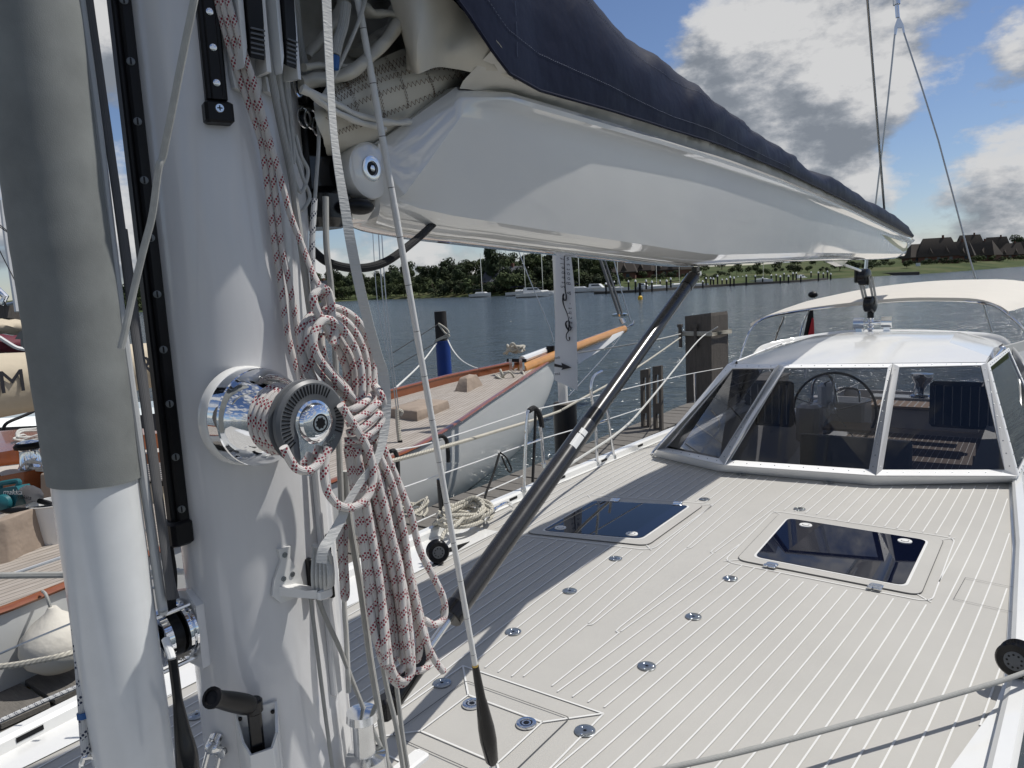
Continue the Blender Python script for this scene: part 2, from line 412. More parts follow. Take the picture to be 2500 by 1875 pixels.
# dark joint round the flush lids
JOINT = mat('dark_joint', (.06, .06, .06), .7)
def joint(poly, w=.0025, r=.03, z=.0045):
    rr = rounded(poly, r) if r else list(poly); rr.append(rr[0])
    for (x1, y1), (x2, y2) in zip(rr, rr[1:]):
        dx, dy = x2-x1, y2-y1; L = hypot(dx, dy) or 1; nx, ny = -dy/L*w, dx/L*w
        b = len(d.v); d.v += [Vec((x1-nx, y1-ny, z)), Vec((x2-nx, y2-ny, z)), Vec((x2+nx, y2+ny, z)), Vec((x1+nx, y1+ny, z))]
        d.face((b+3, b+2, b+1, b), JOINT, None, False)
joint(LID, .0018, .02); joint([(-.285, 3.68), (-.262, 3.965), (.12, 3.92), (.12, 3.62)], .0012, 0)
seam_strip([(-.06, 3.46), (.02, 3.12), (.25, 3.35)], .008); seam_strip([(-.06, 3.46), (.25, 3.42)], .008)
# paler sunk side channel, gunwale and toe rail
def edge_strip(side, y0, y1, a, b, za, zb, mt, mb, n=60):
    L = []
    for i in range(n+1):
        y = y0+(y1-y0)*i/n; w = lerpk(WK, y); fa = a(y, w) if callable(a) else w+a; fb = b(y, w) if callable(b) else w+b
        L.append([(XC+side*fa, y, za), (XC+side*fb, y, zb)])
    mb.loft(L if side < 0 else [q[::-1] for q in L], mt, closed=False, smooth=False)
edge_strip(-1, -3, 3.45, 0, lambda y, w: min(1.165, w-.05), .003, .003, GEL, d)
edge_strip(-1, 3.45, 8.5, 0, -.07, .003, .003, GEL, d)
edge_strip(1, -3, 9, 0, lambda y, w: (XC*-1-.215+.21*(y-2.2)) if y < 2.95 else w-.05, .003, .003, GEL, d)
d.build('deck', yacht)
h = MB()
for s in (-1, 1):
    L = []
    for y in ys:
        w = lerpk(WK, y); L.append([(XC+s*w, y, zd(y)), (XC+s*(w+.02), y, min(zd(y)-.02, -.25)), (XC+s*(w+.03), y, -.6), (XC+s*max(w-.15, .02), y, -1.2), (XC+s*max(w*.7-.2, .01), y, -1.9)])
    h.loft(L if s > 0 else [q[::-1] for q in L], GEL, closed=False)
h.build('hull', yacht)
t = MB()
for s in (-1, 1):
    L = []
    for i in range(100):
        y = -3+i*.15; w = lerpk(WK, y); o = lambda a, z: (XC+s*(w+a), y, z+zd(y))
        L.append([o(.03, -.02), o(.035, .035), o(.02, .052), o(-.02, .052), o(-.035, .04), o(-.04, .002)])
    t.loft(L, GEL, closed=False)
    y = -1.0
    while y < 9:
        w = lerpk(WK, y); w2 = lerpk(WK, y+.09)
        if s < 0: t.loft([[(XC+s*(w-.0405), y, .018), (XC+s*(w2-.0405), y+.09, .018)], [(XC+s*(w-.0385), y, .036), (XC+s*(w2-.0385), y+.09, .036)]], BLACK, closed=False)
        y += .62
t.build('toe_rail', yacht)
# lining of the cockpit / hull aft of the windscreen
IN = mat('cockpit_lining', (.50, .48, .45), .5, var=.08, vscale=3)
SOLE = mat('teak_sole', (.115, .085, .062), .6, var=.12, vscale=4)
ck = MB()
ck.box((XC, 9.1, -1.12), (2.3, 7.6, .04), SOLE)
for i in range(30): ck.box((XC-1.1+i*.075, 9.1, -1.0985), (.006, 7.5, .003), IN)
ck.box((XC-1.17, 9.2, -.76), (.06, 7.4, .66), IN); ck.box((XC+1.17, 9.2, -.76), (.06, 7.4, .66), IN); ck.box((XC, 5.62, -.5), (1.2, .04, .9), IN); ck.box((XC, 12.7, -.76), (2.4, .05, .66), IN)
ck.box((XC-1.17, 7.3, -.22), (.06, 3.2, .42), IN); ck.box((XC+1.17, 7.3, -.22), (.06, 3.2, .42), IN)
ck.build('cockpit', yacht)

# deck fittings: flush screwed plates, hatches
FIT = mat('anodised_plate', (.33, .35, .36), .28, .9, var=.15, vscale=30)
def deck_plate(x, y):
    m = MB(); m.lathe((x, y, .001), (0, 0, 1), [(0, .036), (.0016, .036), (.0024, .0345), (.0024, .007), (.0012, .0065)], FIT, 28)
    m.lathe((x, y, .0030), (0, 0, 1), [(0, .0062), (.0003, .006)], BLACK, 12)
    for k in range(3):
        a = 2*pi*k/3+.5; m.lathe((x+.023*cos(a), y+.023*sin(a), .0034), (0, 0, 1), [(0, .0045), (.0010, .003)], STEEL, 10)
    return m.build('deck_plate', yacht)
for px, py in [(1079, 1668), (1253, 1543), (1391, 1443), (1503, 1364), (1720, 1219), (1810, 1158), (1428, 1785), (1579, 1627), (1693, 1506), (1783, 1413), (1952, 1243), (2022, 1178), (480, 1745)]:
    p = onz(px, py, 0); deck_plate(p.x, p.y)
HG = mat('hatch_acrylic', (.003, .0045, .014), .02, spec=.45)
def hatch(poly, latches, hinges):
    m = MB()
    o = rounded(grow(poly, .075), .06); i = rounded(poly, .045)
    m.loft([[(x, y, .001) for x, y in o], [(x, y, .0050) for x, y in o]], DECKM, cap=False)
    m.loft([[(x, y, .0050) for x, y in o], [(x, y, .0054) for x, y in i]], DECKM, cap=False, smooth=False)
    j = rounded(grow(poly, .0785), .063); m.loft([[(x, y, .0035) for x, y in j], [(x, y, .0036) for x, y in o]], JOINT, cap=False, smooth=False)
    w = rounded(grow(poly, .012), .05); m.loft([[(x, y, .0060) for x, y in w], [(x, y, .0064) for x, y in i]], SEAMM, cap=False, smooth=False)
    hh = m.build('hatch', yacht)
    g = MB(); g.loft([[(x, y, .008) for x, y in i], [(x, y, .0090) for x, y in i]], HG, smooth=False); g.build('pane', hh)
    for lx, ly in latches:
        c = onz(lx, ly, .010); b = MB(); b.lathe((c.x, c.y, .0090), (0, 0, 1), [(0, .036), (.004, .035), (.005, .025), (.0035, .023)], SEAMM, 28); b.lathe((c.x, c.y, .0125), (0, 0, 1), [(0, .0165), (.002, .0165), (.003, .013)], SEAMM, 24)
        b.lathe((c.x, c.y, .0123), (0, 0, 1), [(0, .022), (.0005, .017)], BLACK, 24); b.build('latch', hh)
    for lx, ly, a in hinges:
        c = onz(lx, ly, .011); X = Vec((cos(a), sin(a), 0)); Y = Vec((-sin(a), cos(a), 0)); b = MB()
        b.box(c+Y*.018, (.060, .040, .008), STEEL, (X, Y, Vec((0, 0, 1))), .006); b.box(c-Y*.020+X*.012, (.036, .022, .008), STEEL, (X, Y, Vec((0, 0, 1))), .003); b.box(c-Y*.020-X*.02, (.022, .022, .010), STEEL, (X, Y, Vec((0, 0, 1))), .003)
        b.cyl(c-Y*.006-X*.032, c-Y*.006+X*.032, .0055, STEEL, 10); b.build('hinge', hh)
hatch(H2, [R6(902, 570), R6(1497, 666)], [(R6(693, 810)[0], R6(693, 810)[1], -.05), (R6(1320, 940)[0], R6(1320, 940)[1], -.05)])
hatch(H1, [R5(1195, 864), R5(1640, 902)], [(R5(1925, 712)[0], R5(1925, 712)[1], pi+.25), (R5(1535, 690)[0], R5(1535, 690)[1], pi+.25)])
for px, py in (R7(421, 739), R7(788, 871)):
    c = onz(px, py, .005); b = MB(); b.lathe((c.x, c.y, .002), (0, 0, 1), [(0, .036), (.005, .035), (.007, .030), (.006, .022), (.0035, .021)], STEEL, 30); b.lathe((c.x, c.y, .006), (0, 0, 1), [(0, .022), (.0003, .0165)], BLACK, 24)
    b.lathe((c.x, c.y, .0063), (0, 0, 1), [(0, .0165), (.0006, .0165)], STEEL, 24)
    L = [(c.x+(.0115 if k % 2 else .0085)*cos(k*pi/8), c.y+(.0115 if k % 2 else .0085)*sin(k*pi/8), .0074) for k in range(16)]; b.prism(L, (0, 0, .0004), BLACK); b.build('winch_socket', yacht)

# ------------------------------------------------------------------ deckhouse: windscreen, roof
tint = bpy.data.materials.new('smoked_glass'); tint.use_nodes = True; tt = tint.node_tree; tt.nodes.clear()
_o = N(tt, 'ShaderNodeOutputMaterial'); _fr = N(tt, 'ShaderNodeFresnel', IOR=1.5); _tr1 = N(tt, 'ShaderNodeBsdfTransparent'); _tr1.inputs[0].default_value = (.64, .65, .68, 1)
_g = N(tt, 'ShaderNodeBsdfGlossy'); _g.inputs['Roughness'].default_value = .01; _mx = N(tt, 'ShaderNodeMixShader')
tt.links.new(_fr.outputs[0], _mx.inputs[0]); tt.links.new(_tr1.outputs[0], _mx.inputs[1]); tt.links.new(_g.outputs[0], _mx.inputs[2]); tt.links.new(_mx.outputs[0], _o.inputs[0])
ZB, ZT = .075, .755
def wq(bl, br, tr, tl, zb=ZB, zt=ZT): return [onz(*bl, zb), onz(*br, zb), onz(*tr, zt), onz(*tl, zt)]
panes = {'A': wq((1626, 1094), (1757, 1121), (1893, 901), (1789, 901)), 'B': wq((1783, 1125), (2121, 1148), (2168, 899), (1917, 900)), 'C': wq((2154, 1149), (2452, 1149), (2394, 894), (2195, 898))}
outer = {'A': wq((1604, 1100), (1770, 1137), (1903, 892), (1779, 891)), 'B': wq((1766, 1137), (2138, 1163), (2179, 890), (1902, 892)), 'C': wq((2138, 1163), (2482, 1164), (2407, 888), (2179, 890))}
ws = MB(); frameparts = []
C3 = outer['C']; sideD = [C3[1], Vec((.02, 7.6, ZB)), Vec((-.25, 7.6, ZT)), C3[2]]
A3o = outer['A']; sideS = [Vec((-2.72, 8.0, ZB)), A3o[0], A3o[3], Vec((-2.25, 8.0, ZT))]
outer['D'] = sideD; outer['S'] = sideS
def inset(q, a=.035):
    c = sum(q, Vec())/4; return [p+(c-p)*a/ (c-p).length*1.6 for p in q]
panes['D'] = inset(sideD); panes['S'] = inset(sideS)
for k in 'ABCDS':
    o, i = outer[k], panes[k]; n = (o[1]-o[0]).cross(o[3]-o[0]).normalized()
    if n.y > 0 and k in 'ABC': n = -n
    ws.loft([[p+n*.002 for p in o], [p+n*.012 for p in o], [p+n*.012 for p in i], [p+n*-.004 for p in i]], GEL, cap=False, smooth=False)
    for (p, q_, r_, s_) in ((o[0], o[1], i[0], i[1]), (o[1], o[2], i[1], i[2]), (o[2], o[3], i[2], i[3]), (o[3], o[0], i[3], i[0])):
        L = (q_-p).length; nn = max(2, int(L/.10))
        for j in range(nn):
            tq = (j+.5)/nn; c = (p.lerp(q_, tq)+r_.lerp(s_, tq))/2; ws.lathe(c+n*.012, n, [(0, .005), (.003, .0045), (.004, .002)], FIT, 6)
# coaming that carries the frame down to the deck
base = [onz(1590, 1112, 0), onz(1755, 1151, 0), onz(2133, 1185, 0), onz(2482, 1178, 0), Vec((.06, 7.6, 0))]
top = [A3o[0], A3o[1], outer['B'][1], C3[1], sideD[1]]
ws.loft([[p+Vec((0, 0, .001)) for p in base], [(p*.35+q*.65)+Vec((0, 0, -.012)) for p, q in zip(base, top)], top], GEL, closed=False, cap=False)
wsf = ws.build('windscreen_frame', yacht, 30)
for i_, m_ in enumerate(wsf.data.materials):
    if m_ == GEL: wsf.data.materials[i_] = mat('frame_paint', (.84, .84, .83), .35, var=.03)
for k in 'ABCDS':
    g = MB(); i = panes[k]; n = (i[1]-i[0]).cross(i[3]-i[0]).normalized(); g.loft([i, [p+n*.004 for p in i]], tint, smooth=False); g.build('window', wsf)
# wiper on the starboard pane
wp = MB(); wp.tube([onz(*A4(0, 1395), .12)+Vec((0, -.02, 0)), onz(*A4(195, 1610), .09)+Vec((0, -.02, .0))], .008, BLACK, 6); wp.tube([onz(*A4(75, 1285), .55)+Vec((0, -.03, 0)), onz(*A4(280, 1470), .25)+Vec((0, -.03, 0))], .004, BLACK, 6); wp.build('wiper', wsf)
rf = MB()
def rr_(L): return [tuple(ony(*A4(a_, b_), y_)) for a_, b_, y_ in L]
rows = [rr_([(60, 1240, 6.5), (104, 1216, 6.12), (415, 1216, 6.06), (800, 1211, 6.18), (1195, 1206, 6.31), (1500, 1203, 6.40), (1815, 1199, 6.46), (1845, 1205, 7.0)]),
 rr_([(235, 1158, 7.4), (300, 1138, 6.7), (560, 1078, 6.75), (900, 1069, 6.8), (1240, 1067, 6.8), (1570, 1067, 6.85), (1838, 1160, 6.7), (1880, 1150, 7.4)]),
 rr_([(260, 1150, 8.0), (400, 1098, 7.2), (640, 1030, 7.4), (880, 1002, 7.5), (1240, 999, 7.5), (1610, 1003, 7.5), (1868, 1105, 7.2), (1905, 1090, 7.9)]),
 rr_([(290, 1140, 8.6), (430, 1075, 8.6), (680, 1020, 8.7), (900, 996, 8.8), (1240, 989, 8.8), (1640, 996, 8.8), (1880, 1050, 8.5), (1930, 1075, 8.3)])]
rf.loft(rows, GEL, closed=False, smooth=False)
rf.loft([[Vec(p)+Vec((0, 0, -.04)) for p in rows[-1]], [Vec(p) for p in rows[-1]]], GEL, closed=False)
rf.loft([[Vec(p)-Vec((0, 0, .02)) for p in r] for r in rows][::-1], GEL, closed=False)
rf.loft([[Vec(p)-Vec((0, 0, .02)) for p in rows[0]], rows[0]], GEL, closed=False)
rf.build('roof', yacht, 12)
# raised arch behind the roof (sprayhood garage) sweeping down both sides
ar = MB(); prof = []
apts = [onz(*A4(232, 1160), .70), onz(*A4(300, 1085), .80), onz(*A4(600, 1020), .885), onz(*A4(900, 985), .92), onz(*A4(1350, 985), .925), onz(*A4(1700, 997), .91), onz(*A4(1880, 1012), .88), onz(*A4(1960, 1050), .83), onz(*A4(2074, 1190), .66), onz(*A4(2200, 1420), .42)]
fix = [(-2.75, 8.1), (-2.62, 8.45), (-2.2, 8.75), (-1.75, 8.8), (-1.1, 8.8), (-.65, 8.75), (-.38, 8.6), (-.25, 8.4), (-.1, 8.0), (.0, 7.6)]
zz = [.66, .79, .895, .93, .935, .925, .90, .86, .68, .42]
arc = [ony(*A4(a_, b_), y_) for a_, b_, y_ in ((228, 1168, 7.7), (300, 1088, 8.3), (450, 1048, 8.6), (600, 1020, 8.8), (900, 984, 8.85), (1350, 980, 8.85), (1700, 994, 8.8), (1870, 1010, 8.6), (1960, 1050, 8.4), (2074, 1195, 8.0), (2190, 1430, 7.6))]; arc = spline(arc, 6)
ar.loft([[p+Vec((0, -.10, -.13)) for p in arc], [p+Vec((0, -.05, -.03)) for p in arc], [p+Vec((0, 0, 0)) for p in arc], [p+Vec((0, .12, -.01)) for p in arc], [p+Vec((0, .16, -.14)) for p in arc]], GEL, closed=False)
ar.build('roof_arch', yacht, 50)
# port side wing with louvres
wg = MB(); wing = [onz(*A4(1905, 1105), .72), onz(*A4(2095, 1560), .06), Vec((.42, 9.0, .02)), Vec((.02, 9.0, .75))]
wg.loft([wing, [p+Vec((-.03, 0, 0)) for p in wing]], GELG, smooth=False)
for i in range(14):
    tq = i/14; a = onz(*A4(1945+tq*120, 1155+tq*250), .66-tq*.4)+Vec((.012, -.01, 0)); wg.box(a+Vec((0, .16, 0)), (.014, .34, .012), BLACK)
wg.build('wing_panel', yacht)
gr = MB()
gr.tube([onz(*A4(1925, 1115), .74)+Vec((0, -.05, 0)), onz(*A4(1885, 1165), .70)+Vec((0, -.12, 0)), onz(*A4(1860, 1210), .64)+Vec((0, -.15, 0)), onz(*A4(1950, 1500), .28)+Vec((0, -.12, 0)), onz(*A4(2010, 1720), .02)+Vec((0, -.08, 0))], .013, CHROME, 12, 8)
gr.lathe(onz(*A4(1925, 1115), .74), (0.3, -1, .2), [(0, .03), (.008, .03), (.02, .02)], STEEL, 16)
gr.build('grab_rail', yacht)
gr = MB(); gr.tube([onz(*R5(1775, 405), .01), onz(*R5(1790, 370), .05), onz(*R5(2042, 100), .42), onz(*A4(100, 1215), .765), onz(*A4(135, 1205), .77)], .011, CHROME, 12, 6); gr.lathe(onz(*R5(1775, 405), .003), (0, 0, 1), [(0, .025), (.006, .024)], STEEL, 14); gr.build('grab_rail', yacht)

# seen through the glass: helm pedestal, benches, winches
pd = MB()
def blk(px0, py0, px1, py1, y, dy, mt=IN, bev=.03):
    p, q = ony(*A4(px0, py0), y), ony(*A4(px1, py1), y); c = (p+q)/2; pd.box((c.x, y+dy/2, c.z), (abs(q.x-p.x)*.92, dy, abs(q.z-p.z)), mt, None, bev)
TSL = mat('teak_slats', (.26, .17, .10), .6, var=.2, vscale=8)
blk(668, 1345, 775, 1700, 9.6, .34, GEL, .06); blk(740, 1470, 1003, 1660, 9.5, .5, GELG, .03); blk(520, 1490, 690, 1760, 9.0, .3, GEL, .05)
blk(600, 1440, 1010, 1560, 11.2, .3, IN, .03); blk(1000, 1438, 1800, 1462, 12.2, .3, GELG, .02); blk(1000, 1500, 1800, 1690, 11.6, .2, IN, .03)
p, q = ony(*A4(1000, 1490), 11.55), ony(*A4(1800, 1490), 11.55); pd.box(((p.x+q.x)/2, 11.75, p.z), (q.x-p.x, .5, .03), TSL)
for i in range(16): pd.box((p.x+i*(q.x-p.x)/16, 11.75, p.z+.0165), (.012, .5, .003), IN)
p, q = ony(*A4(720, 1645), 9.1), ony(*A4(1050, 1645), 9.1); pd.box(((p.x+q.x)/2, 9.3, p.z), (q.x-p.x, .5, .03), TSL)
pd.build('helm_console', yacht)
st = MB(); c = ony(*A4(790, 1530), 9.2); ax = Vec((.12, -1, .12)).normalized(); X = ax.cross(Vec((0, 0, 1))).normalized(); Y = X.cross(ax); rw = .455
st.tube([c+X*rw*cos(a)+Y*rw*sin(a) for a in [2*pi*k/40 for k in range(41)]], .015, BLACK, 8, cap=False)
for k in range(5): a = pi/2+2*pi*k/5; st.tube([c, c+X*rw*cos(a)+Y*rw*sin(a)], .007, STEEL, 6)
st.lathe(c-ax*.05, ax, [(0, .04), (.08, .035)], STEEL, 14); st.build('steering_wheel', yacht)
gl = MB(); gl.tube([ony(*A4(a, b), 9.45) for a, b in ((640, 1470), (655, 1330), (720, 1290), (780, 1320), (812, 1470))], .018, STEEL, 8, 6); gl.build('helm_guard', yacht)
gl = MB(); gl.tube([ony(*A4(a, b), 9.45) for a, b in ((812, 1470), (812, 1390), (945, 1385), (965, 1470))], .014, STEEL, 8, 4); gl.build('helm_guard', yacht)
DKB = mat('dark_bench', (.035, .037, .045), .5, var=.15, vscale=3)
def seatback(x0, y0, x1, y1, y, name='seat_back'):
    m = MB(); p, q = ony(*A4(x0, y0), y), ony(*A4(x1, y1), y); c = (p+q)/2; m.box(c, (q.x-p.x, .1, p.z-q.z), DKB, None, .04)
    for i in range(7): m.box((p.x+(i+.7)*(q.x-p.x)/7.5, y-.054, c.z), (.008, .012, (p.z-q.z)*.85), IN)
    m.build(name, yacht)
seatback(1440, 1328, 1880, 1660, 8.0); seatback(160, 1320, 520, 1640, 8.4)
bn = MB()
p, q = onz(*R6(570, 30), -.16), onz(*R6(1290, 230), -.45); bn.box((-1.45, p.y+.05, -.32), (1.0, .05, .42), GELG, None, .015); bn.build('companionway_board', yacht)
bn = MB(); bn.box((-1.5, 6.1, -.42), (2.1, .75, .03), SOLE)
for i in range(18): bn.box((-2.5+i*.115, 6.1, -.4035), (.007, .75, .004), IN)
bn.build('sole_grating', yacht)
def small_winch(c, r, name='cockpit_winch'):
    m = MB(); m.lathe(c, (0, 0, 1), [(0, r), (.02, r), (.04, r*.75), (r*1.2, r*.62), (r*1.7, r*.85), (r*1.8, r*.9), (r*2.1, r*.88), (r*2.15, r*.3)], CHROME, 20); return m.build(name, yacht)
small_winch(ony(*A4(1385, 1435), 11.0), .15)
# stern flag on its staff
fl = thing('ensign', 'black red and gold ensign furled round its staff behind the deckhouse', 'flag', onz(*A4(620, 1010), .8))
fp = onz(*A4(640, 755), .95)
base_f = Vec((-3.5, 12.6, -.1)); 
a, b = dep(*A4(615, 1100), 13), dep(*A4(649, 752), 13)
m = MB(); m.tube([a+(a-b)*.6, b], .018, GEL, 8); m.sphere(b+Vec((0, 0, .02)), .085, BLACK, 12, 8, (1, 1, .7)); m.build('staff', fl)
m = MB(); RED = mat('flag_red', (.42, .015, .02), .7, var=.1); 
def fpt(x, y): return dep(*A4(x, y), 12.95)
m.loft([[fpt(632, 800), fpt(648, 805)], [fpt(605, 930), fpt(655, 930)], [fpt(578, 1060), fpt(655, 1060)]], BLACK, closed=False); m.loft([[fpt(640, 900)+CF*-.02, fpt(652, 905)+CF*-.02], [fpt(618, 990)+CF*-.03, fpt(653, 990)+CF*-.03], [fpt(600, 1060)+CF*-.03, fpt(652, 1060)+CF*-.03]], RED, closed=False); m.build('cloth', fl)

# ------------------------------------------------------------------ bimini
CAN = mat('bimini_canvas', (.56, .53, .47), .75, var=.05, vscale=5, bump=.004, bscale=6)
bim = thing('bimini', 'cream canvas bimini awning on steel hoops over the cockpit', 'awning', (-1.25, 10.5, .9))
m = MB(); rowsb = []
front = [(-2.92, 9.0, .90), (-2.80, 9.25, .975), (-2.45, 9.3, 1.04), (-1.95, 9.3, 1.10), (-1.35, 9.3, 1.145), (-.95, 9.3, 1.14), (-.6, 9.3, 1.115), (-.40, 9.2, 1.05), (-.30, 9.05, .99)]
back = [(-3.05, 12.0, .95), (-2.85, 12.0, 1.06), (-2.45, 12, 1.15), (-1.95, 12, 1.225), (-1.35, 12, 1.27), (-.8, 12, 1.27), (-.35, 12, 1.24), (.1, 12, 1.12), (.25, 12, .96)]
mid1 = [Vec(a).lerp(Vec(b), .33)+Vec((0, 0, .02)) for a, b in zip(front, back)]; mid2 = [Vec(a).lerp(Vec(b), .66)+Vec((0, 0, .025)) for a, b in zip(front, back)]
LB = [spline([Vec(p)-Vec((0, .0, .035)) for p in front], 4), spline([Vec(p) for p in front], 4), spline(mid1, 4), spline(mid2, 4), spline([Vec(p) for p in back], 4), spline([Vec(p)-Vec((0, 0, .035)) for p in back], 4)]
m.loft(LB, CAN, closed=False); m.build('canopy', bim, 60)
m = MB(); m.tube([(-3.0, 8.6, .05), (-2.98, 8.8, .5), (-2.86, 9.05, .9), (-2.45, 9.28, 1.02), (-1.4, 9.32, 1.11), (-.6, 9.3, 1.08), (-.30, 9.05, .95), (-.02, 8.8, .6), (.15, 8.6, .05)], .013, CHROME, 8, 6)
m.tube([(-2.85, 9.6, .05), (-2.78, 9.5, .6), (-2.62, 9.35, .95)], .012, CHROME, 8, 5); m.build('hoop', bim)
m = MB(); m.tube([(-3.1, 11.6, .05), (-2.95, 11.9, .9), (-2.45, 12, 1.12), (-1.4, 12, 1.23), (-.35, 12, 1.2), (.2, 11.9, .9), (.3, 11.6, .05)], .013, CHROME, 8, 6); m.build('hoop', bim)

# ------------------------------------------------------------------ mast and what is fixed to it
MY = 1.02
mast = thing('mast', 'tall oval white mast with a black track and chrome winch, left of centre', 'mast', (XC, MY, 0))
def oval(z, a=.14, b=.19, n=48): return [(XC+a*cos(2*pi*k/n), MY+b*sin(2*pi*k/n), z) for k in range(n)]
m = MB(); m.loft([oval(-.35)]+[oval(.05+i*.35) for i in range(18)], WHITE); m.build('mast_tube', mast)
m = MB(); m.lathe((XC, MY, 0), (0, 0, 1), [(0, .27), (.012, .27), (.03, .235)], GEL, 40); m.build('mast_collar', mast)
m = MB(); m.box((XC, .820, 3.04), (.044, .026, 4.06), BLACK, None, .004); m.box((XC, .803, 3.04), (.022, .014, 4.06), BLACK, None, .003)
for i in range(30):
    z = 1.058+i*.1155; m.lathe((XC+.0215, .815, z), (1, -.45, 0), [(0, .0080), (.003, .0080), (.0035, .0065)], mat('dull_screw', (.16, .17, .175), .5, .8), 14); m.box((XC+.0250, .8135, z), (.0022, .0026, .013), BLACK)
m.build('pole_track', mast)
m = MB(); m.box((XC, .812, 1.005), (.058, .052, .055), BLACK, None, .008); m.build('track_end_stop', mast)
# black slotted rail with end cap on the near side
def frame_at(px, py, x=-1.385):
    c = onx(px, py, x); a = atan2((c.y-MY)/.19, .14); 
    yy = max(-.185, min(.185, c.y-MY)); xx = .14*sqrt(max(0, 1-(yy/.19)**2)); n = Vec((xx/.14**2, yy/.19**2, 0)).normalized()
    p = Vec((XC+xx, MY+yy, c.z))
    # solve so that the point on the oval stays on the pixel
    for _ in range(12):
        c = onx(px, py, p.x); yy = max(-.185, min(.185, c.y-MY)); xx = .14*sqrt(max(0, 1-(yy/.19)**2)); p = Vec((XC+xx, MY+yy, c.z))
    n = Vec(((p.x-XC)/.14**2, (p.y-MY)/.19**2, 0)).normalized(); return p, n, Vec((0, 0, 1)).cross(n), Vec((0, 0, 1))
m = MB(); pb, n, tx, up = frame_at(530, 288); pt, n2, tx2, _ = frame_at(500, 20)
for z0 in (pb.z+.0,): m.box(pb+n*.010+up*.42, (.042, .024, .78), BLACK, (tx, n, up), .004); m.box(pb+n*.024+up*.42, (.022, .008, .78), BLACK, (tx, n, up), .002)
for k in range(5): m.lathe(pb+n*.024+up*(.062+k*.068), n, [(0, .008), (.006, .007), (.007, .004)], STEEL, 12)
m.build('spare_track', mast); m = MB(); m.box(pb+n*.014+up*.006, (.056, .040, .042), BLACK, (tx, n, up), .006); m.lathe(pb+n*.034+up*.012, n, [(0, .009), (.0015, .008)], STEEL, 14); m.box(pb+n*.036+up*.012, (.010, .001, .0022), BLACK, (tx, n, up)); m.box(pb+n*.036+up*.012, (.0022, .001, .010), BLACK, (tx, n, up)); m.build('track_end_stop', mast)
# rope clutches
def clutch(px, py, sc=1.0):
    p, n, tx, up = frame_at(px, py); m = MB(); q = lambda a, b, c: p+tx*a*sc+n*b*sc+up*c*sc
    m.prism([q(-.03, 0, -.06), q(.02, 0, -.075), (q(.032, 0, -.05)), q(.032, 0, .22), q(-.034, 0, .22), q(-.034, 0, -.03)], n*.014, GEL)
    m.prism([q(-.030, .014, -.03), q(-.020, .014, .01), q(-.018, .014, .20), q(-.030, .014, .20)], n*.045, GEL); m.prism([q(.020, .014, -.03), q(.020, .014, .20), q(.030, .014, .20), q(.030, .014, -.03)], n*.045, GEL)
    c = m.build('rope_clutch', mast); m = MB()
    m.loft([[q(-.016, .03, .20), q(.016, .03, .20), q(.016, .075, .20), q(-.016, .075, .20)], [q(-.016, .04, .06), q(.016, .04, .06), q(.016, .07, .06), q(-.016, .07, .06)], [q(-.015, .045, -.0), q(.015, .045, -.0), q(.015, .062, -.01), q(-.015, .062, -.01)]], BLACK, smooth=False)
    for k in range(6): m.box(q(0, .072-.0018*k, .045-.009*k), (.030*sc, .004, .003), GREY, (tx, n, up))
    m.build('lever', c)
clutch(592, 150); clutch(660, 165, .95)
# front fairing seen past the left limb
m = MB(); p = ony(268, 205, .95); m.sphere((XC-.150, .93, p.z+.0), .030, GEL, 16, 10, (.7, .6, 1.9)); m.box((XC-.145, .93, p.z-.10), (.03, .03, .09), BLACK, None, .006); m.build('fairing', mast)
# chrome self-tailing winch
wb = onx(609, 1015, -1.385); ax = Vec((1, 0, 0)); w = MB()
w.lathe(wb-ax*.02, ax, [(0, .108), (.020, .108), (.026, .105)], GEL, 64)
w.lathe(wb+ax*.006, ax, [(0, .104), (.035, .104), (.038, .101), (.041, .1035), (.050, .100), (.056, .098), (.105, .068), (.115, .056)], CHROME, 72)
WN = w.build('winch', mast)
w = MB(); w.lathe(wb+ax*.115, ax, [(0, .053), (.055, .053), (.062, .05)], CHROME, 48); w.build('drum', WN)
w = MB(); cx = wb+ax*.175
w.lathe(cx, ax, [(0, .060), (.002, .082), (.010, .086), (.014, .079)], GREY, 64, smooth=True); w.lathe(cx+ax*.020, ax, [(0, .079), (.004, .086), (.012, .085), (.018, .079), (.0185, .050), (.014, .042)], GREY, 64)
w.lathe(cx+ax*.010, ax, [(0, .075), (.014, .075)], BLACK, 48)
for k in range(52):
    a = 2*pi*k/56+.9; u = Vec((0, cos(a), sin(a)))
    if -2.5 < atan2(sin(a), cos(a)) < -.75 or -.75 < atan2(sin(a), cos(a)) < -.5: continue
    w.box(cx+ax*.0388+u*.0665, (.0012, .019, .0028), BLACK, (ax, u, ax.cross(u)))
w.build('self_tailing_jaw', WN)
w = MB(); w.lathe(cx+ax*.036, ax, [(0, .046), (.004, .045), (.006, .040), (.016, .036), (.022, .026), (.023, .017), (.022, .0165)], CHROME, 56); w.build('winch_cap', WN)
w = MB(); L = [cx+ax*.058+Vec((0, (.0125 if k % 2 else .0095)*cos(k*pi/8), (.0125 if k % 2 else .0095)*sin(k*pi/8))) for k in range(16)]; w.prism(L, ax*.0022, BLACK); w.lathe(cx+ax*.0575, ax, [(0, .0195), (.0016, .0185), (.0016, .0155)], BLACK, 32); w.lathe(cx+ax*.0585, ax, [(0, .0152), (.0009, .0150)], STEEL, 32); w.build('handle_socket', WN)
w = MB(); ang = atan2(-1, -.28)
def cy(r, a): return cx+Vec((0, cos(a)*r, sin(a)*r))
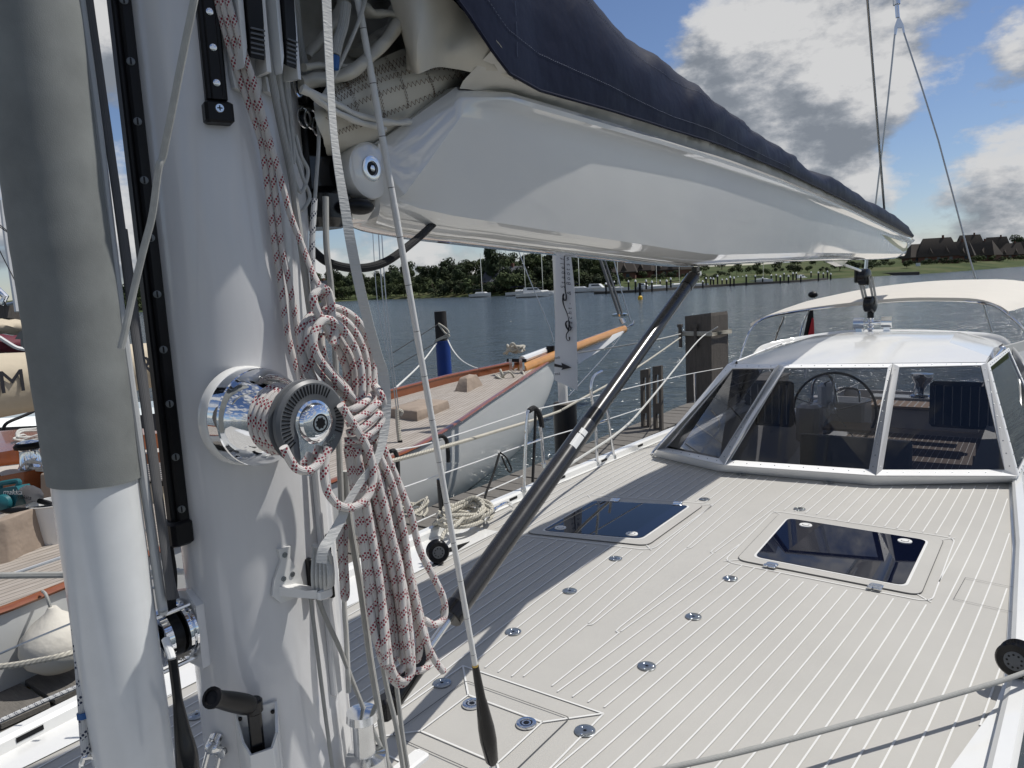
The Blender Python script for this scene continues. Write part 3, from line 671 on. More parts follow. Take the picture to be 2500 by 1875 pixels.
arm = [cy(.044, ang-1.25), cy(.047, ang-.8), cy(.075, ang-.30), cy(.105, ang-.20), cy(.108, ang+.12), cy(.08, ang+.22), cy(.050, ang+.55), cy(.044, ang+1.1), cy(.02, ang+2), cy(.02, ang-2)]
w.prism([p+ax*.034 for p in arm], ax*.007, CHROME); w.build('feeder_arm', WN)
text_obj('50', .014, cy(.103, ang-.13)+ax*.0418, (0, 1, 0), (0, 0, 1), BLACK, 'size_number', WN)
for i, ch in enumerate('LEWMAR'):
    a = ang+.62+i*.115; u = Vec((0, cos(a), sin(a))); tg = Vec((0, -sin(a), cos(a))); text_obj(ch, .0125, cx+ax*.0392+u*.0625-tg*.004, tg, -u, FIT, 'letter', WN)
w = MB()
for k in range(5): w.tube([wb+ax*(.098+.0148*k+.010*q/24)+Vec((0, cos(2*pi*q/24), sin(2*pi*q/24)))*(.069-.0012*k) for q in range(25)], .0065, ROPER, 8, cap=False)
tag(w.build('rope_turns'), 'red flecked rope wound in turns round the chrome mast winch', 'rope')
# halyard cleat hook
m = MB(); p, n, tx, up = frame_at(695, 1400); q = lambda a, b, c: p+tx*a+n*b+up*c
m.prism([q(-.014, 0, .062), q(.016, 0, .062), q(.012, 0, .035), q(.034, 0, -.01), q(.040, 0, -.045), q(.02, 0, -.062), q(-.02, 0, -.062), q(-.038, 0, -.04), q(-.03, 0, -.005), q(-.010, 0, .035)], n*.009, GEL)
m.loft([[q(-.022, .008, -.045), q(.020, .008, -.05), q(.020, .008, -.028), q(-.022, .008, -.022)], [q(-.018+.04, .055, -.052), q(.018+.04, .055, -.056), q(.018+.04, .055, -.040), q(-.018+.04, .055, -.034)], [q(.035, .078, -.052), q(.065, .078, -.056), q(.065, .078, -.036), q(.035, .078, -.030)]], GEL, smooth=False)
m.box(q(.052, .080, -.044), (.038, .014, .024), GEL, (tx, n, up), .005)
for a, c in ((0, .046), (-.008, -.008), (.014, -.004)): m.lathe(q(a, .009, c), n, [(0, .0065), (.002, .006)], FIT, 10)
m.build('cleat_hook', mast)
m = MB(); ps_, n, tx, up = frame_at(782, 1300); m.box((ps_.x+n.x*.006, ps_.y+n.y*.006, .95), (.030, .018, .85), WHITE, (tx, n, up), .004); m.build('aft_groove', mast)
m = MB(); p, n, tx, up = frame_at(755, 1400); q = lambda a, b, c: p+tx*a+n*b+up*c
m.box(q(-.004, .008, -.01), (.014, .02, .10), BLACK, (tx, n, up), .004); m.box(q(.055, .008, 0), (.014, .02, .16), BLACK, (tx, n, up), .004); m.build('jamming_cleat', mast)
# winch handle pocket
m = MB(); p, n, tx, up = frame_at(628, 1772); q = lambda a, b, c: p+tx*a+n*b+up*c
o = [q(-.046, 0, .0), q(.048, 0, .0), q(.044, .045, .0), q(.030, .062, 0), q(-.018, .062, 0), q(-.032, .048, 0)]
def sh(L, dz, k=1): return [v+up*dz for v in L]
i_ = [q(-.040, .006, 0), q(.042, .006, 0), q(.038, .042, 0), q(.026, .056, 0), q(-.015, .056, 0), q(-.028, .044, 0)]
offs = [.045, .05, .0, -.025, -.03, -.005]
m.loft([sh(o, -.35), [v+up*e for v, e in zip(o, offs)], [v+up*e for v, e in zip(i_, offs)], sh(i_, -.20)], GEL, smooth=False)
for a in (-.034, .036): m.lathe(q(a, .008, .030), n, [(0, .005), (.003, .004)], BLACK, 10)
m.build('handle_pocket', mast)
hd = MB(); hd.box(q(-.002, .034, -.03), (.030, .018, .20), BLKG, (tx, n, up), .004); hd.cyl(q(-.002, .034, .052), q(-.002, .034, .084), .020, BLKG, 20, bev=.004)
g0, g1 = q(-.002, .038, .070), None; gd = (onx(500, 1700, g0.x+.05)-g0).normalized(); hd.tube([g0, g0+gd*.02, g0+gd*.045, g0+gd*.10, g0+gd*.155], lambda t: .0175+.0045*sin(pi*min(1, t*1.1)) if t > .2 else .015, BLACK, 16, 4); hd.lathe(g0+gd*.150, gd, [(0, .0215), (.007, .022), (.009, .015), (.004, .013)], BLACK, 16)
tag(hd.build('winch_handle'), 'black winch handle standing in the white pocket at the foot of the mast', 'winch handle')
# steel bail low down
m = MB(); p1, n, tx, up = frame_at(500, 1810); p2, n2, tx2, _ = frame_at(565, 1835)
m.tube([p1+n*.004, p1.lerp(p2, .5)+n*.03, p2+n2*.012], .016, STEEL, 10, 6, flat=.45); m.lathe(p2+n2*.012-up*.0, n2, [(0, .016), (.008, .015), (.010, .008)], STEEL, 18)
m.tube([p1+n*.02, p1+n*.05-up*.12-tx*.03], .006, STEEL, 8); m.tube([p2+n2*.014, p2+n2*.04-up*.12-tx*.03], .006, STEEL, 8); m.build('bail', mast)
# turning block on the front
blkt = MB(); c = ony(470, 1527, .84); X = Vec((0, -1, 0)); zc = c.z+.01; xc = c.x+.012
def dc(r, a, y): return (xc+cos(a)*r, y, zc+sin(a)*r)
blkt.prism([(xc-.055, .836, zc-.085), (xc+.055, .836, zc-.085), (xc+.055, .836, zc+.06), (xc+.02, .836, zc+.09), (xc-.055, .836, zc+.07)], (0, -.02, 0), WHITE)
B0 = blkt.build('block_base', mast)
m = MB(); m.lathe((xc, .812, zc), X, [(0, .066), (.005, .066), (.006, .058), (.012, .058), (.013, .068), (.020, .068)], CHROME, 48); m.lathe((xc, .788, zc), X, [(0, .052), (.026, .052)], BLACK, 40); m.lathe((xc, .760, zc), X, [(0, .062), (.016, .062), (.020, .055)], CHROME, 48)
m.build('sheave', B0)
m = MB(); m.lathe((xc, .722, zc), X, [(0, .064), (.004, .064), (.012, .035), (.016, .026), (.024, .025), (.025, .012)], CHROME, 40); m.prism([dc(.058, pi*.2, .726), dc(.085, pi/2, .726), dc(.058, pi*.8, .726), dc(.058, pi*1.2, .726), dc(.085, 1.5*pi, .726), dc(.058, -pi*.2, .726)], (0, -.004, 0), STEEL)
for sz in (1, -1): m.tube([(xc+.035, .820, zc+sz*.062), (xc+.035, .725, zc+sz*.062)], .005, STEEL, 8)
m.build('cheek_plate', B0)
m = MB(); m.tube([dep(404, 1560, 1.40), dep(418, 1600, 1.38), dep(424, 1625, 1.37)], .0075, GEL, 10); m.tube([dep(421, 1608, 1.37), dep(428, 1660, 1.37), dep(436, 1725, 1.37), dep(446, 1790, 1.37), dep(456, 1850, 1.37), dep(466, 1960, 1.37)], lambda t: .0085 if t < .35 else .0085+.012*min(1, (t-.35)/.45), BLKG, 16, 5); tag(m.build('halyard_boot'), 'black tapered rubber boot on a wire between the pole and the mast', 'rubber boot')

# turning blocks at the mast foot
for x_, y_, z_ in ((-1.30, 1.40, .0),):
    m = MB(); q_ = onx(893, 1855, -1.33); m.lathe((q_.x, q_.y, -.02), (0, 0, 1), [(0, .055), (q_.z+.03, .05), (q_.z+.04, .028), (q_.z+.12, .026), (q_.z+.13, .04), (q_.z+.15, .038), (q_.z+.155, .01)], STEEL, 30); m.build('turning_post', mast)
m = MB(); m.box((-1.345, 1.27, .235), (.05, .14, .022), GEL, None, .008); m.box((-1.335, 1.27, .12), (.04, .05, .2), GEL, None, .01)
m.lathe((-1.315, 1.25, .15), (1, -.3, 0), [(0, .024), (.01, .022)], GEL, 20); m.build('mast_bracket', mast)

# ------------------------------------------------------------------ boom
boom = thing('boom', 'glossy white boom reaching aft from the mast over the deck', 'boom', (XC, 1.4, 1.8))
BK = [  # y, z top, half width top, z bottom, half width low
 (1.29, 1.716, .060, 1.700, .060), (1.385, 1.722, .095, 1.690, .090),  (1.395, 1.880, .112, 1.700, .094), (1.43, 1.905, .140, 1.684, .100), (1.50, 1.955, .190, 1.668, .104), (1.60, 2.028, .232, 1.658, .106), (1.625, 2.047, .244, 1.655, .107), (1.8, 2.050, .247, 1.645, .108),
 (2.2, 2.050, .25, 1.622, .11), (2.7, 2.050, .25, 1.597, .11), (3.2, 2.048, .25, 1.570, .108), (3.5, 2.044, .25, 1.556, .105), (3.7, 2.040, .25, 1.553, .102), (4.4, 2.022, .25, 1.562, .10), (5.2, 1.990, .245, 1.572, .10), (6.3, 1.952, .225, 1.576, .098),
 (7.4, 1.905, .20, 1.578, .09), (8.5, 1.860, .17, 1.582, .085), (9.3, 1.828, .15, 1.588, .08), (9.7, 1.815, .14, 1.62, .07), (10.0, 1.806, .13, 1.735, .06), (10.12, 1.803, .12, 1.785, .05)]
def bx(y): return XC+.012*(y-1.4)
def bsec(y, zt, wt, zb, wb):
    c = bx(y); H = zt-zb; P = []
    half = [(wt-.03, zt+.004), (wt-.006, zt+.003), (wt+.002, zt-.010), (wt-.002, zt-.024), (wt-.018, zt-.040), (wt-.026, zt-.055)]
    for k in range(1, 9):
        f = k/9; half.append((wt-.026+(wb+.040-(wt-.026))*f+.002*sin(pi*f), zt-.055+(zb+.060-(zt-.055))*f))
    half += [(wb+.040, zb+.060), (wb+.038, zb+.052), (wb+.014, zb+.028), (wb-.018, zb+.010), (wb-.055, zb+.001)]
    if H < .05:
        half = [(wt*(1-.02*k), zt-(zt-zb)*k/18) for k in range(19)]; return [(c+a, y, z) for a, z in half]+[(c-a, y, z) for a, z in reversed(half)]
    if y < 1.66:
        tq = (y-1.395)/.265; h_ = .17*(1-tq)+.055*tq; w0 = .100+(.205-.100)*tq; w1 = .150+(.224-.150)*tq; z1 = zt-h_
        for k in range(6): q = k/5; half[k] = (w0*(1-q)**2+2*q*(1-q)*(w0+(w1-w0)*.75)+w1*q*q, zt*(1-q)**2+2*q*(1-q)*(zt-h_*.35)+z1*q*q)
        for k in range(1, 9): f = k/9; half[5+k] = (w1+(wb+.040-w1)*f, z1+(zb+.060-z1)*f)
    if H < .2:
        half = [(wt-.02, zt+.003), (wt, zt), (wt-.002, zt-.02*H*5)]+[(wt-.002+(wb+.01-wt)*k/16, zt-.02+(zb+.01-zt+.02)*k/16) for k in range(1, 16)]+[(wb, zb)]
        half = half[:19]
    half = half[:19]
    return [(c+a, y, z) for a, z in half]+[(c-a, y, z) for a, z in reversed(half)]
FB = []
for (a, b) in zip(BK, BK[1:]):
    n = max(1, int((b[0]-a[0])/.12))
    for k in range(n): FB.append([a[i]+(b[i]-a[i])*k/n for i in range(5)])
FB.append(list(BK[-1]))
m = MB(); m.loft([bsec(*k) for k in FB], BOOMW); m.build('boom_body', boom, 28)
m = MB(); pc = onx(905, 412, -1.408)
for s, x in ((1, bx(1.4)+.062), (-1, bx(1.4)-.062)): m = MB(); m.lathe((x, pc.y, pc.z-.004), (s, 0, 0), [(0, .072), (.040, .073), (.048, .070), (.052, .062)], BOOMW, 56); m.build('cheek', boom)
m = MB(); xx = bx(1.4)+.114; m.lathe((xx, pc.y, pc.z), (1, 0, 0), [(0, .032), (.004, .0315), (.005, .028), (.005, .019), (.001, .018)], STEEL, 40); m.lathe((xx+.0006, pc.y, pc.z), (1, 0, 0), [(0, .019), (.0005, .017)], BLACK, 24); m.lathe((xx, pc.y, pc.z), (1, 0, 0), [(0, .009), (.006, .0085), (.007, .006)], STEEL, 6); m.build('gooseneck_pin', boom)
m = MB(); c = onx(1055, 541, -1.385); m.sphere((c.x-.03, c.y+.06, c.z+.012), .04, BLACK, 24, 10, (.6, 2.6, .38)); m.build('cable_slot', boom)
m = MB(); c = onx(888, 503, -1.405); m.sphere((c.x-.012, c.y-.005, c.z+.0), .05, BLACK, 24, 10, (.5, .95, .42)); m.build('nose_recess', boom)
m = MB(); m.prism([onx(*A4(780, 518), -1.47), onx(*A4(850, 552), -1.47), onx(*A4(885, 516), -1.47)], (-.06, 0, 0), GEL); m.build('outhaul_fairing', boom)
m = MB(); m.box((XC, 1.30, 1.83), (.10, .20, .24), BLKG, None, .02); m.box((XC, 1.27, 1.72), (.17, .14, .10), BLKG, None, .03); m.box((XC-.0, 1.25, 1.99), (.14, .12, .06), BLKG, None, .02)
tag(m.build('gooseneck'), 'black gooseneck bracket joining the boom to the mast', 'bracket')
m = MB(); m.tube([onx(1060, 545, -1.42), onx(1010, 590, -1.36), onx(940, 640, -1.34), onx(870, 655, -1.36), onx(800, 640, -1.40), onx(752, 600, -1.47)], .0105, ROPEK, 10, 8); tag(m.build('black_cable'), 'black braided line looping from the slot under the boom back to the mast', 'rope')
# black vang strut
vang = thing('vang', 'black tubular strut sloping from the mast foot up to the boom', 'strut', (XC, 1.39, .28))
va, vb = Vec((XC, 1.40, .31)), Vec((bx(3.77), 3.75, 1.535)); vd = (vb-va).normalized()
sv = lambda tq: va.lerp(vb, tq)
m = MB(); m.cyl(sv(.12), sv(.50), .0375, CARBON, 40, bev=.003); m.cyl(sv(.115), sv(.135), .041, BLKG, 32, bev=.003); m.build('outer_tube', vang)
m = MB(); m.cyl(sv(.49), sv(.965), .0315, CARBON, 40); m.cyl(sv(.93), sv(.968), .034, BLKG, 32); m.build('inner_tube', vang)
m = MB(); m.cyl(sv(.495), sv(.53), .0350, BLKG, 32, bev=.004); m.build('collar', vang)
m = MB(); m.tube([sv(-.0), sv(.13)], .013, STEEL, 14); m.cyl(sv(.0), sv(.07), .034, BLKG, 24, bev=.006); m.box(sv(-.01), (.05, .07, .07), BLKG, None, .012); m.build('lower_fork', vang)
m = MB(); m.box(sv(.985)+Vec((0, 0, .0)), (.03, .05, .07), BLKG, None, .008); m.cyl(sv(.985)-Vec((.03, 0, 0)), sv(.985)+Vec((.03, 0, 0)), .012, STEEL, 16); m.build('upper_fork', vang)
m = MB(); sx = vd.cross(Vec((0, 0, 1))).normalized(); un = sx.cross(vd)
for j, (t0, t1, a0, a1) in enumerate(((.435, .462, .35, 1.25), (.464, .475, .40, 1.25))):
    r = .0382; L = [[sv(t0+(t1-t0)*i/3)+(sx*sin(a0+(a1-a0)*k/6)+un*cos(a0+(a1-a0)*k/6))*r for k in range(7)] for i in range(4)]; m.loft(L, GEL, closed=False, cap=False)
m.build('sticker', vang)
# mainsheet tackle between boom and roof
ms = thing('mainsheet_tackle', 'black twin sheave mainsheet blocks and line between boom and deckhouse roof', 'pulley tackle', (bx(8.5), 8.5, .9))
YT = 8.35; tp, bt = ony(*A4(1010, 530), YT), ony(*A4(1045, 945), YT)
m = MB(); b1 = ony(*A4(1000, 625), YT); m.lathe(b1+Vec((-.05, 0, 0)), (1, -.25, 0), [(0, .06), (.01, .085), (.085, .085), (.095, .06)], BLKG, 24); m.tube([tp+Vec((0, 0, .03)), b1], .018, STEEL, 8); m.box(b1+Vec((-.08, 0, .02)), (.04, .06, .16), BLKG, None, .015); m.build('upper_block', ms)
m = MB(); b2 = ony(*A4(1040, 810), YT); m.lathe(b2+Vec((-.05, 0, 0)), (1, -.25, 0), [(0, .055), (.01, .085), (.085, .085), (.095, .06)], BLKG, 24); m.box(b2+Vec((0, 0, -.10)), (.06, .06, .10), BLKG, None, .015); m.build('lower_block', ms)
m = MB()
for dx in (-.06, -.03, .04, .07): m.tube([b1+Vec((dx, -.02, 0)), b2+Vec((dx*.85, -.02, 0))], .012, ROPEG, 6)
m.build('fall', ms)
m = MB(); c = ony(*A4(1050, 940), YT); m.lathe(b2+Vec((0, 0, -.32)), (0, 0, 1), [(0, .05), (.03, .03)]+[(.04+.02*i, .035 if i % 2 else .022) for i in range(8)], CHROME, 14)
p, q = ony(*A4(962, 940), YT), ony(*A4(1150, 930), YT); m.tube([p, q], .022, STEEL, 12); m.cyl(p-Vec((.05, 0, 0)), p+Vec((.05, 0, 0)), .06, STEEL, 16); m.cyl(q-Vec((.05, 0, 0)), q+Vec((.05, 0, 0)), .06, STEEL, 16)
for e in (p, q): m.box(e-Vec((0, 0, .07)), (.06, .06, .14), STEEL)
m.build('traveller_bar', ms)
m = MB(); m.tube([onx(*A4(868, 545), -1.45), onx(*A4(968, 582), -1.43)], .012, GEL, 8); tag(m.build('outhaul_rod'), 'short white rod from the boom underside to the mainsheet block', 'rod')

# ------------------------------------------------------------------ sail cover and folded sail
TOPK = [(.9, 3.05), (1.6, 2.95), (2.1, 2.78), (2.45, 2.63), (2.75, 2.50), (3.1, 2.475), (3.5, 2.42), (3.85, 2.35), (4.3, 2.315), (4.7, 2.265), (5.2, 2.225), (6.4, 2.185), (7.4, 2.13), (8.6, 2.075), (9.5, 2.0), (10.0, 1.90)]
HEMK = [(.9, 2.34), (1.2, 2.26), (1.43, 2.20), (1.59, 2.11), (1.70, 2.07), (1.9, 2.068), (2.4, 2.085), (3.4, 2.095), (4.3, 2.075), (5.2, 2.04), (7.4, 1.945), (10.0, 1.83)]
WKC = [(.9, .40), (1.3, .37), (1.6, .335), (1.9, .28), (2.4, .262), (4.4, .25), (6.3, .225), (8.5, .17), (10.0, .12)]
m = MB(); L = []
y = 1.0
while y <= 10.0:
    zt, zh, wh = lerpk(TOPK, y), lerpk(HEMK, y), lerpk(WKC, y); c = bx(y); row = []
    for k in range(41):
        f = k/40*2-1; s_ = 1 if f < 0 else -1; g = abs(f)   # g 1 hem .. 0 top
        h = 1-g**1.5 if 0 else (1-g)
        xx = wh*(1-(1-g)**2.1)*1.0 if g < 1 else wh
        z = zh+(zt-zh)*(1-g**1.35)
        xx = xx+.02*sin(g*pi)
        nz = mnoise.noise(Vec((y*2.3+s_*5, g*1.2, 1)))*.030 + mnoise.noise(Vec((y*5+g*3.5+s_*9, g*1.4, 4)))*.018*(1.0 if y < 4.5 else .4)+mnoise.noise(Vec((y*13+g*9+s_*9, g*2.4, 8)))*.006*(1.0 if y < 4 else .3)
        fold = max(0, sin((y*3.1+g*2.2)*2.1))**6*.030*(1-g)*(1 if y < 5 else .5)
        am = min(1, max(.12, (1-g)*2.2))*(1 if y < 6 else .5); xx += (nz+fold)*am; z += nz*.45*(1-g)
        row.append((c+s_*xx, y, z))
    L.append(row); y += .05
m.loft(L, NAVY, closed=False)
# hem edging and topstitch
STC = mat('pale_thread', (.16, .18, .24), .8)
hemp = [Vec(r[0]) for r in L]; m.tube([p+Vec((.002, 0, 0)) for p in hemp[::2]], .0045, NAVY, 6)
cover = m.build('sail_cover', None, 70); tag(cover, 'navy blue canvas sail cover laid along the top of the white boom', 'sail cover')
m = MB()
for off, col in ((2, 0), (9, 1)):
    pts = [Vec(r[off])+Vec((.0025, 0, 0)) for r in L if r[0][1] < 4.5]
    for i in range(len(pts)-1):
        n = 4
        for k in range(n): a, b = pts[i].lerp(pts[i+1], (k+.15)/n), pts[i].lerp(pts[i+1], (k+.7)/n); m.tube([a, b], .0009, STC, 4)
rowi = [r for r in L if abs(r[0][1]-1.75) < .03][0]; 
for k in range(1, 12): m.tube([Vec(rowi[k])+Vec((.003, 0, 0)), Vec(rowi[k]).lerp(Vec(rowi[k+1]), .7)+Vec((.003, 0, 0))], .0009, STC, 4)
so_ = m.build('stitching', cover)
# cream sail foot showing under the cover
m = MB(); Ls = []
y = 1.62
while y < 10.05:
    zt, zh, wh = lerpk([(k[0], k[1]) for k in BK], y), lerpk(HEMK, y), lerpk(WKC, y); c = bx(y); w_ = lerpk([(k[0], k[2]) for k in BK], y)
    b_ = .010*mnoise.noise(Vec((y*5, 0, 3)))+.004*sin(y*60)
    Ls.append([(c+w_-.035, y, zt-.005), (c+w_-.022+b_, y, zt+.012), (c+wh-.012+b_, y, zh+.012), (c+wh*.8, y, zh+.06)]); y += .04
m.loft(Ls, SAILG, closed=False)
m.loft([[(2*bx(p[1])-p[0], p[1], p[2]) for p in r] for r in Ls][::-1], SAILG, closed=False); 
m.loft([[(bx(y)-w_, y, z), (bx(y)+w_, y, z)] for y, z, w_ in ((1.7, 2.045, .2), (4, 2.03, .2), (10, 1.80, .08))], SAIL, closed=False)
sail = m.build('mainsail', None, 60); tag(sail, 'folded cream mainsail packed on the boom beneath the navy cover', 'sail')
def sheet(rows, xs, amp=.006, sub=7, mt=SAIL, name='sail_fold', stitch=None):
    g = []
    for r, xr in zip(rows, xs):
        pts = [onx(px, py, (xr[i] if isinstance(xr, (list, tuple)) else xr)) for i, (px, py) in enumerate(r)]; g.append(spline(pts, sub))
    cols = [spline([g[i][j] for i in range(len(g))], sub) for j in range(len(g[0]))]
    rows2 = [[cols[j][i] for j in range(len(cols))] for i in range(len(cols[0]))]
    rows2 = [[p+Vec((1, 0, .3))*(mnoise.noise(p*9)*amp*1.5+mnoise.noise(p*26)*amp*.7) for p in r] for r in rows2]
    mm = MB(); mm.loft(rows2, mt, closed=False); o = mm.build(name, sail, 60); return rows2
# lower stitched panel, rolled folds and the bright flap beside the cover
pan = sheet([[(765, 250), (830, 195), (915, 150), (1000, 118), (1090, 150)], [(770, 300), (850, 250), (950, 210), (1060, 185), (1190, 175)], [(790, 345), (870, 330), (970, 290), (1080, 240), (1230, 190)], [(800, 380), (870, 375), (980, 335), (1090, 285), (1240, 235)]], [-1.36, -1.34, -1.38, -1.46], .004)
sheet([[(930, -70), (1030, -50), (1120, 20), (1200, 90), (1270, 175)], [(985, 90), (1020, 110), (1075, 120), (1130, 130), (1250, 190)], [(1000, 175), (1025, 178), (1070, 165), (1140, 175), (1265, 205)]], [[-1.30, -1.20, -1.24, -1.19, -1.22], [-1.31, -1.22, -1.27, -1.24, -1.22], [-1.34, -1.26, -1.29, -1.27, -1.26]], .006, mt=SAIL)
def roll(pts, r, xs, flat=.6, mt=SAIL): 
    mm = MB(); mm.tube([onx(px, py, x) for (px, py), x in zip(pts, xs)], (lambda q: r*(1.05+.35*mnoise.noise(Vec((q*7, pts[0][0], r*90))))), mt, 18, 8, flat=flat)
    for i_, v_ in enumerate(mm.v): mm.v[i_] = v_+Vec((1, 0, .4))*r*(.45*mnoise.noise(v_*22)+.25*mnoise.noise(v_*48))
    mm.build('sail_fold', sail, 60)
roll([(735, 205), (790, 192), (850, 180), (900, 140), (950, 90), (985, 20), (1000, -40)], .024, [-1.38, -1.36, -1.34, -1.33, -1.32, -1.33, -1.35])
roll([(745, 140), (790, 90), (830, 30), (850, -40)], .02, [-1.42]*4, .5); roll([(860, -20), (900, 30), (960, 40), (1000, 90), (1005, 170)], .018, [-1.36, -1.34, -1.32, -1.31, -1.33], .5)
roll([(870, 130), (920, 90), (965, 60), (975, 10)], .03, [-1.45]*4, .4); roll([(740, 165), (800, 160), (860, 165), (890, 150)], .014, [-1.36]*4)
roll([(735, 218), (800, 245), (870, 280), (960, 300), (1000, 296)], .010, [-1.33, -1.32, -1.335, -1.36, -1.37], .8, SAILG); roll([(738, 212), (800, 262), (860, 292), (940, 315)], .008, [-1.33, -1.32, -1.33, -1.36], .8, SAILG)
sheet([[(700, -60), (800, -60), (900, -60), (1000, -60)], [(700, 60), (800, 60), (900, 70), (1000, 80)], [(720, 200), (800, 190), (900, 180), (1010, 170)], [(740, 330), (800, 330), (900, 320), (1030, 280)]], [-1.52, -1.50, -1.48, -1.50], .03, mt=SAIL)
THR = mat('brown_thread', (.10, .055, .03), .8); mm = MB()
def zig(r, k0, k1, off=0, amp=.006, row=True):
    pts = [p for p in r][k0:k1]; out = []
    for i in range(len(pts)-1):
        for q in range(3): 
            p = pts[i].lerp(pts[i+1], q/3); tdir = (pts[i+1]-pts[i]).normalized(); nn = tdir.cross(Vec((1, 0, 0))).normalized(); out.append(p+nn*(amp if (i*3+q) % 2 else -amp)+Vec((.004, 0, 0)))
    if len(out) > 1: mm.tube(out, .0008, THR, 3)
for i in (2, 3, 5, 8, 12): zig(pan[i], 2, len(pan[i]))
for j in (8, 12, 16, 20, 24): zig([pan[i][j] for i in range(len(pan)) if j < len(pan[i])], 0, 14, amp=.005)
mm.build('zigzag_stitching', sail)

# ------------------------------------------------------------------ stowed pole with leather sleeve
PA = Vec((0, 0, 0))
pt, pb_ = dep(66, 0, 1.265), dep(331, 1875, 1.50)   # axis points at the top and bottom of the frame
pole = thing('stowed_pole', 'thick white tube with a worn grey leather sleeve, standing at far left', 'pole', pb_)
pdir = (pt-pb_).normalized(); La = (pt-pb_).length
tj = (onx(233, 1170, XC)-pb_); kj = None
def pk(py):  # parameter along the pole for an image row
    lo, hi = -.5, 2.
    for _ in range(50):
        mm_ = (lo+hi)/2; p = pb_+(pt-pb_)*mm_ - CP; y = 937.5-FPX*p.dot(CU)/p.dot(CF)
        if y > py: lo = mm_
        else: hi = mm_
    return lo
kj = pk(1172); m = MB(); m.cyl(pb_-pdir*.35, pb_+(pt-pb_)*1.4, .0735, mat('pole_paint', (.64, .655, .655), .22, coat=.3, var=.09, vscale=14, detail=8), 56); m.build('pole_tube', pole)
m = MB(); nL = 90; loops = []
sx_ = pdir.cross(CF).normalized(); sy_ = pdir.cross(sx_)
for i in range(nL+1):
    tq = kj+(1.4-kj)*i/nL; r = .0795+.0012*mnoise.noise(Vec((tq*30, 0, 0)))
    loops.append([pb_+(pt-pb_)*tq+pdir*(.006*sin(2*pi*k/56+.5) if i == 0 else 0)+(sx_*cos(2*pi*k/56)+sy_*sin(2*pi*k/56))*(r+.0010*mnoise.noise(Vec((tq*14, cos(2*pi*k/56)*2, sin(2*pi*k/56)*2)))) for k in range(56)])
m.loft(loops, LEATHER, cap=False)
m.loft([loops[0], [p.lerp(pb_+(pt-pb_)*kj, .06) for p in loops[0]]], LEATHER, cap=False); m.build('leather_sleeve', pole)
m = MB(); i = 0; tq = kj+.015
side = -sx_ if (-sx_).dot(CX) < 0 else sx_
while tq < 1.3:
    c = pb_+(pt-pb_)*tq+side*.0795; m.box(c+CF*-.008, (.007, .012, .006), LEATHER if i % 2 else BLACK, (side, CF, pdir)); tq += .0085; i += 1
m.build('lacing', pole)
m = MB()
def torn(L, d0): pts = [dep(px, py, d0) for px, py in L]; m.prism(pts, CF*.004, LEATHER)
torn([(75, 782), (60, 800), (46, 812), (36, 828), (50, 828), (50, 843), (66, 858), (80, 866), (86, 840), (78, 820), (84, 800)], 1.385); torn([(52, 710), (62, 695), (60, 735), (70, 770), (60, 760), (47, 745)], 1.37)
m.build('torn_leather', pole)
# line clipped beside the pole
m = MB(); m.tube([dep(x, y, 1.43) for x, y in ((172, 1440), (184, 1530), (193, 1620), (201, 1720), (205, 1790), (210, 1840))], .0085, ROPEB, 10, 6); m.tube([dep(x, y, 1.45) for x, y in ((180, 1470), (192, 1560), (205, 1660), (212, 1730), (222, 1790), (226, 1830))], .0075, ROPEB, 10, 6); tag(m.build('lanyard'), 'blue flecked lanyard with a steel snap hook hanging beside the white pole', 'rope')
m = MB(); c = dep(217, 1840, 1.44); m.tube([dep(x, y, 1.44) for x, y in ((208, 1845), (212, 1818), (220, 1808), (229, 1820), (229, 1845), (218, 1850), (208, 1845))], .004, STEEL, 8, 5); m.tube([dep(x, y, 1.44) for x, y in ((206, 1850), (200, 1870), (210, 1890), (230, 1890), (238, 1865), (230, 1848), (206, 1850))], .006, STEEL, 8, 5); tag(m.build('snap_hook'), 'worn steel snap hook at the end of the blue flecked lanyard', 'shackle')
m = MB(); c = dep(205, 1720, 1.43); m.tube([dep(204, 1738, 1.43), dep(206, 1752, 1.43)], .0125, mat('blue_tape', (.01, .08, .25), .5), 12); tag(m.build('blue_tape_band'), 'blue tape band round the flecked lanyard low beside the pole', 'tape')

# ------------------------------------------------------------------ running rigging
def rope(name, pts, r, mt, label, x=None, d=None, sub=8, seg=10, flat=1.0, group=None, cat='rope'):
    P_ = []
    for i, q in enumerate(pts):
        dd = q[2] if len(q) > 2 else (x if x is not None else d)
        P_.append(onx(q[0], q[1], dd) if x is not None else dep(q[0], q[1], dd))
    m = MB(); m.tube(P_, r, mt, seg, sub, flat=flat); return tag(m.build(name), label, cat, group)
GH = 'halyards led down the mast'
rope('halyard', [(525, -60, -1.365), (531, 7, -1.37), (564, 127, -1.365), (600, 235, -1.362), (637, 344, -1.362), (655, 470, -1.362), (672, 600, -1.362), (686, 690, -1.365), (697, 783, -1.36), (713, 860, -1.35), (730, 915, -1.34), (748, 960, -1.32)], .0068, ROPER, 'red flecked halyard furthest left of those on the mast', x=-1.36, group=GH)
rope('halyard', [(536, -60, -1.35), (545, 11, -1.35), (578, 120, -1.352), (614, 225, -1.352), (650, 340, -1.35), (672, 470, -1.352), (688, 600, -1.352), (708, 700, -1.352), (724, 790, -1.35), (735, 870, -1.34), (760, 945, -1.31)], .0068, ROPER, 'red flecked halyard, middle one of those on the mast', x=-1.35, group=GH)
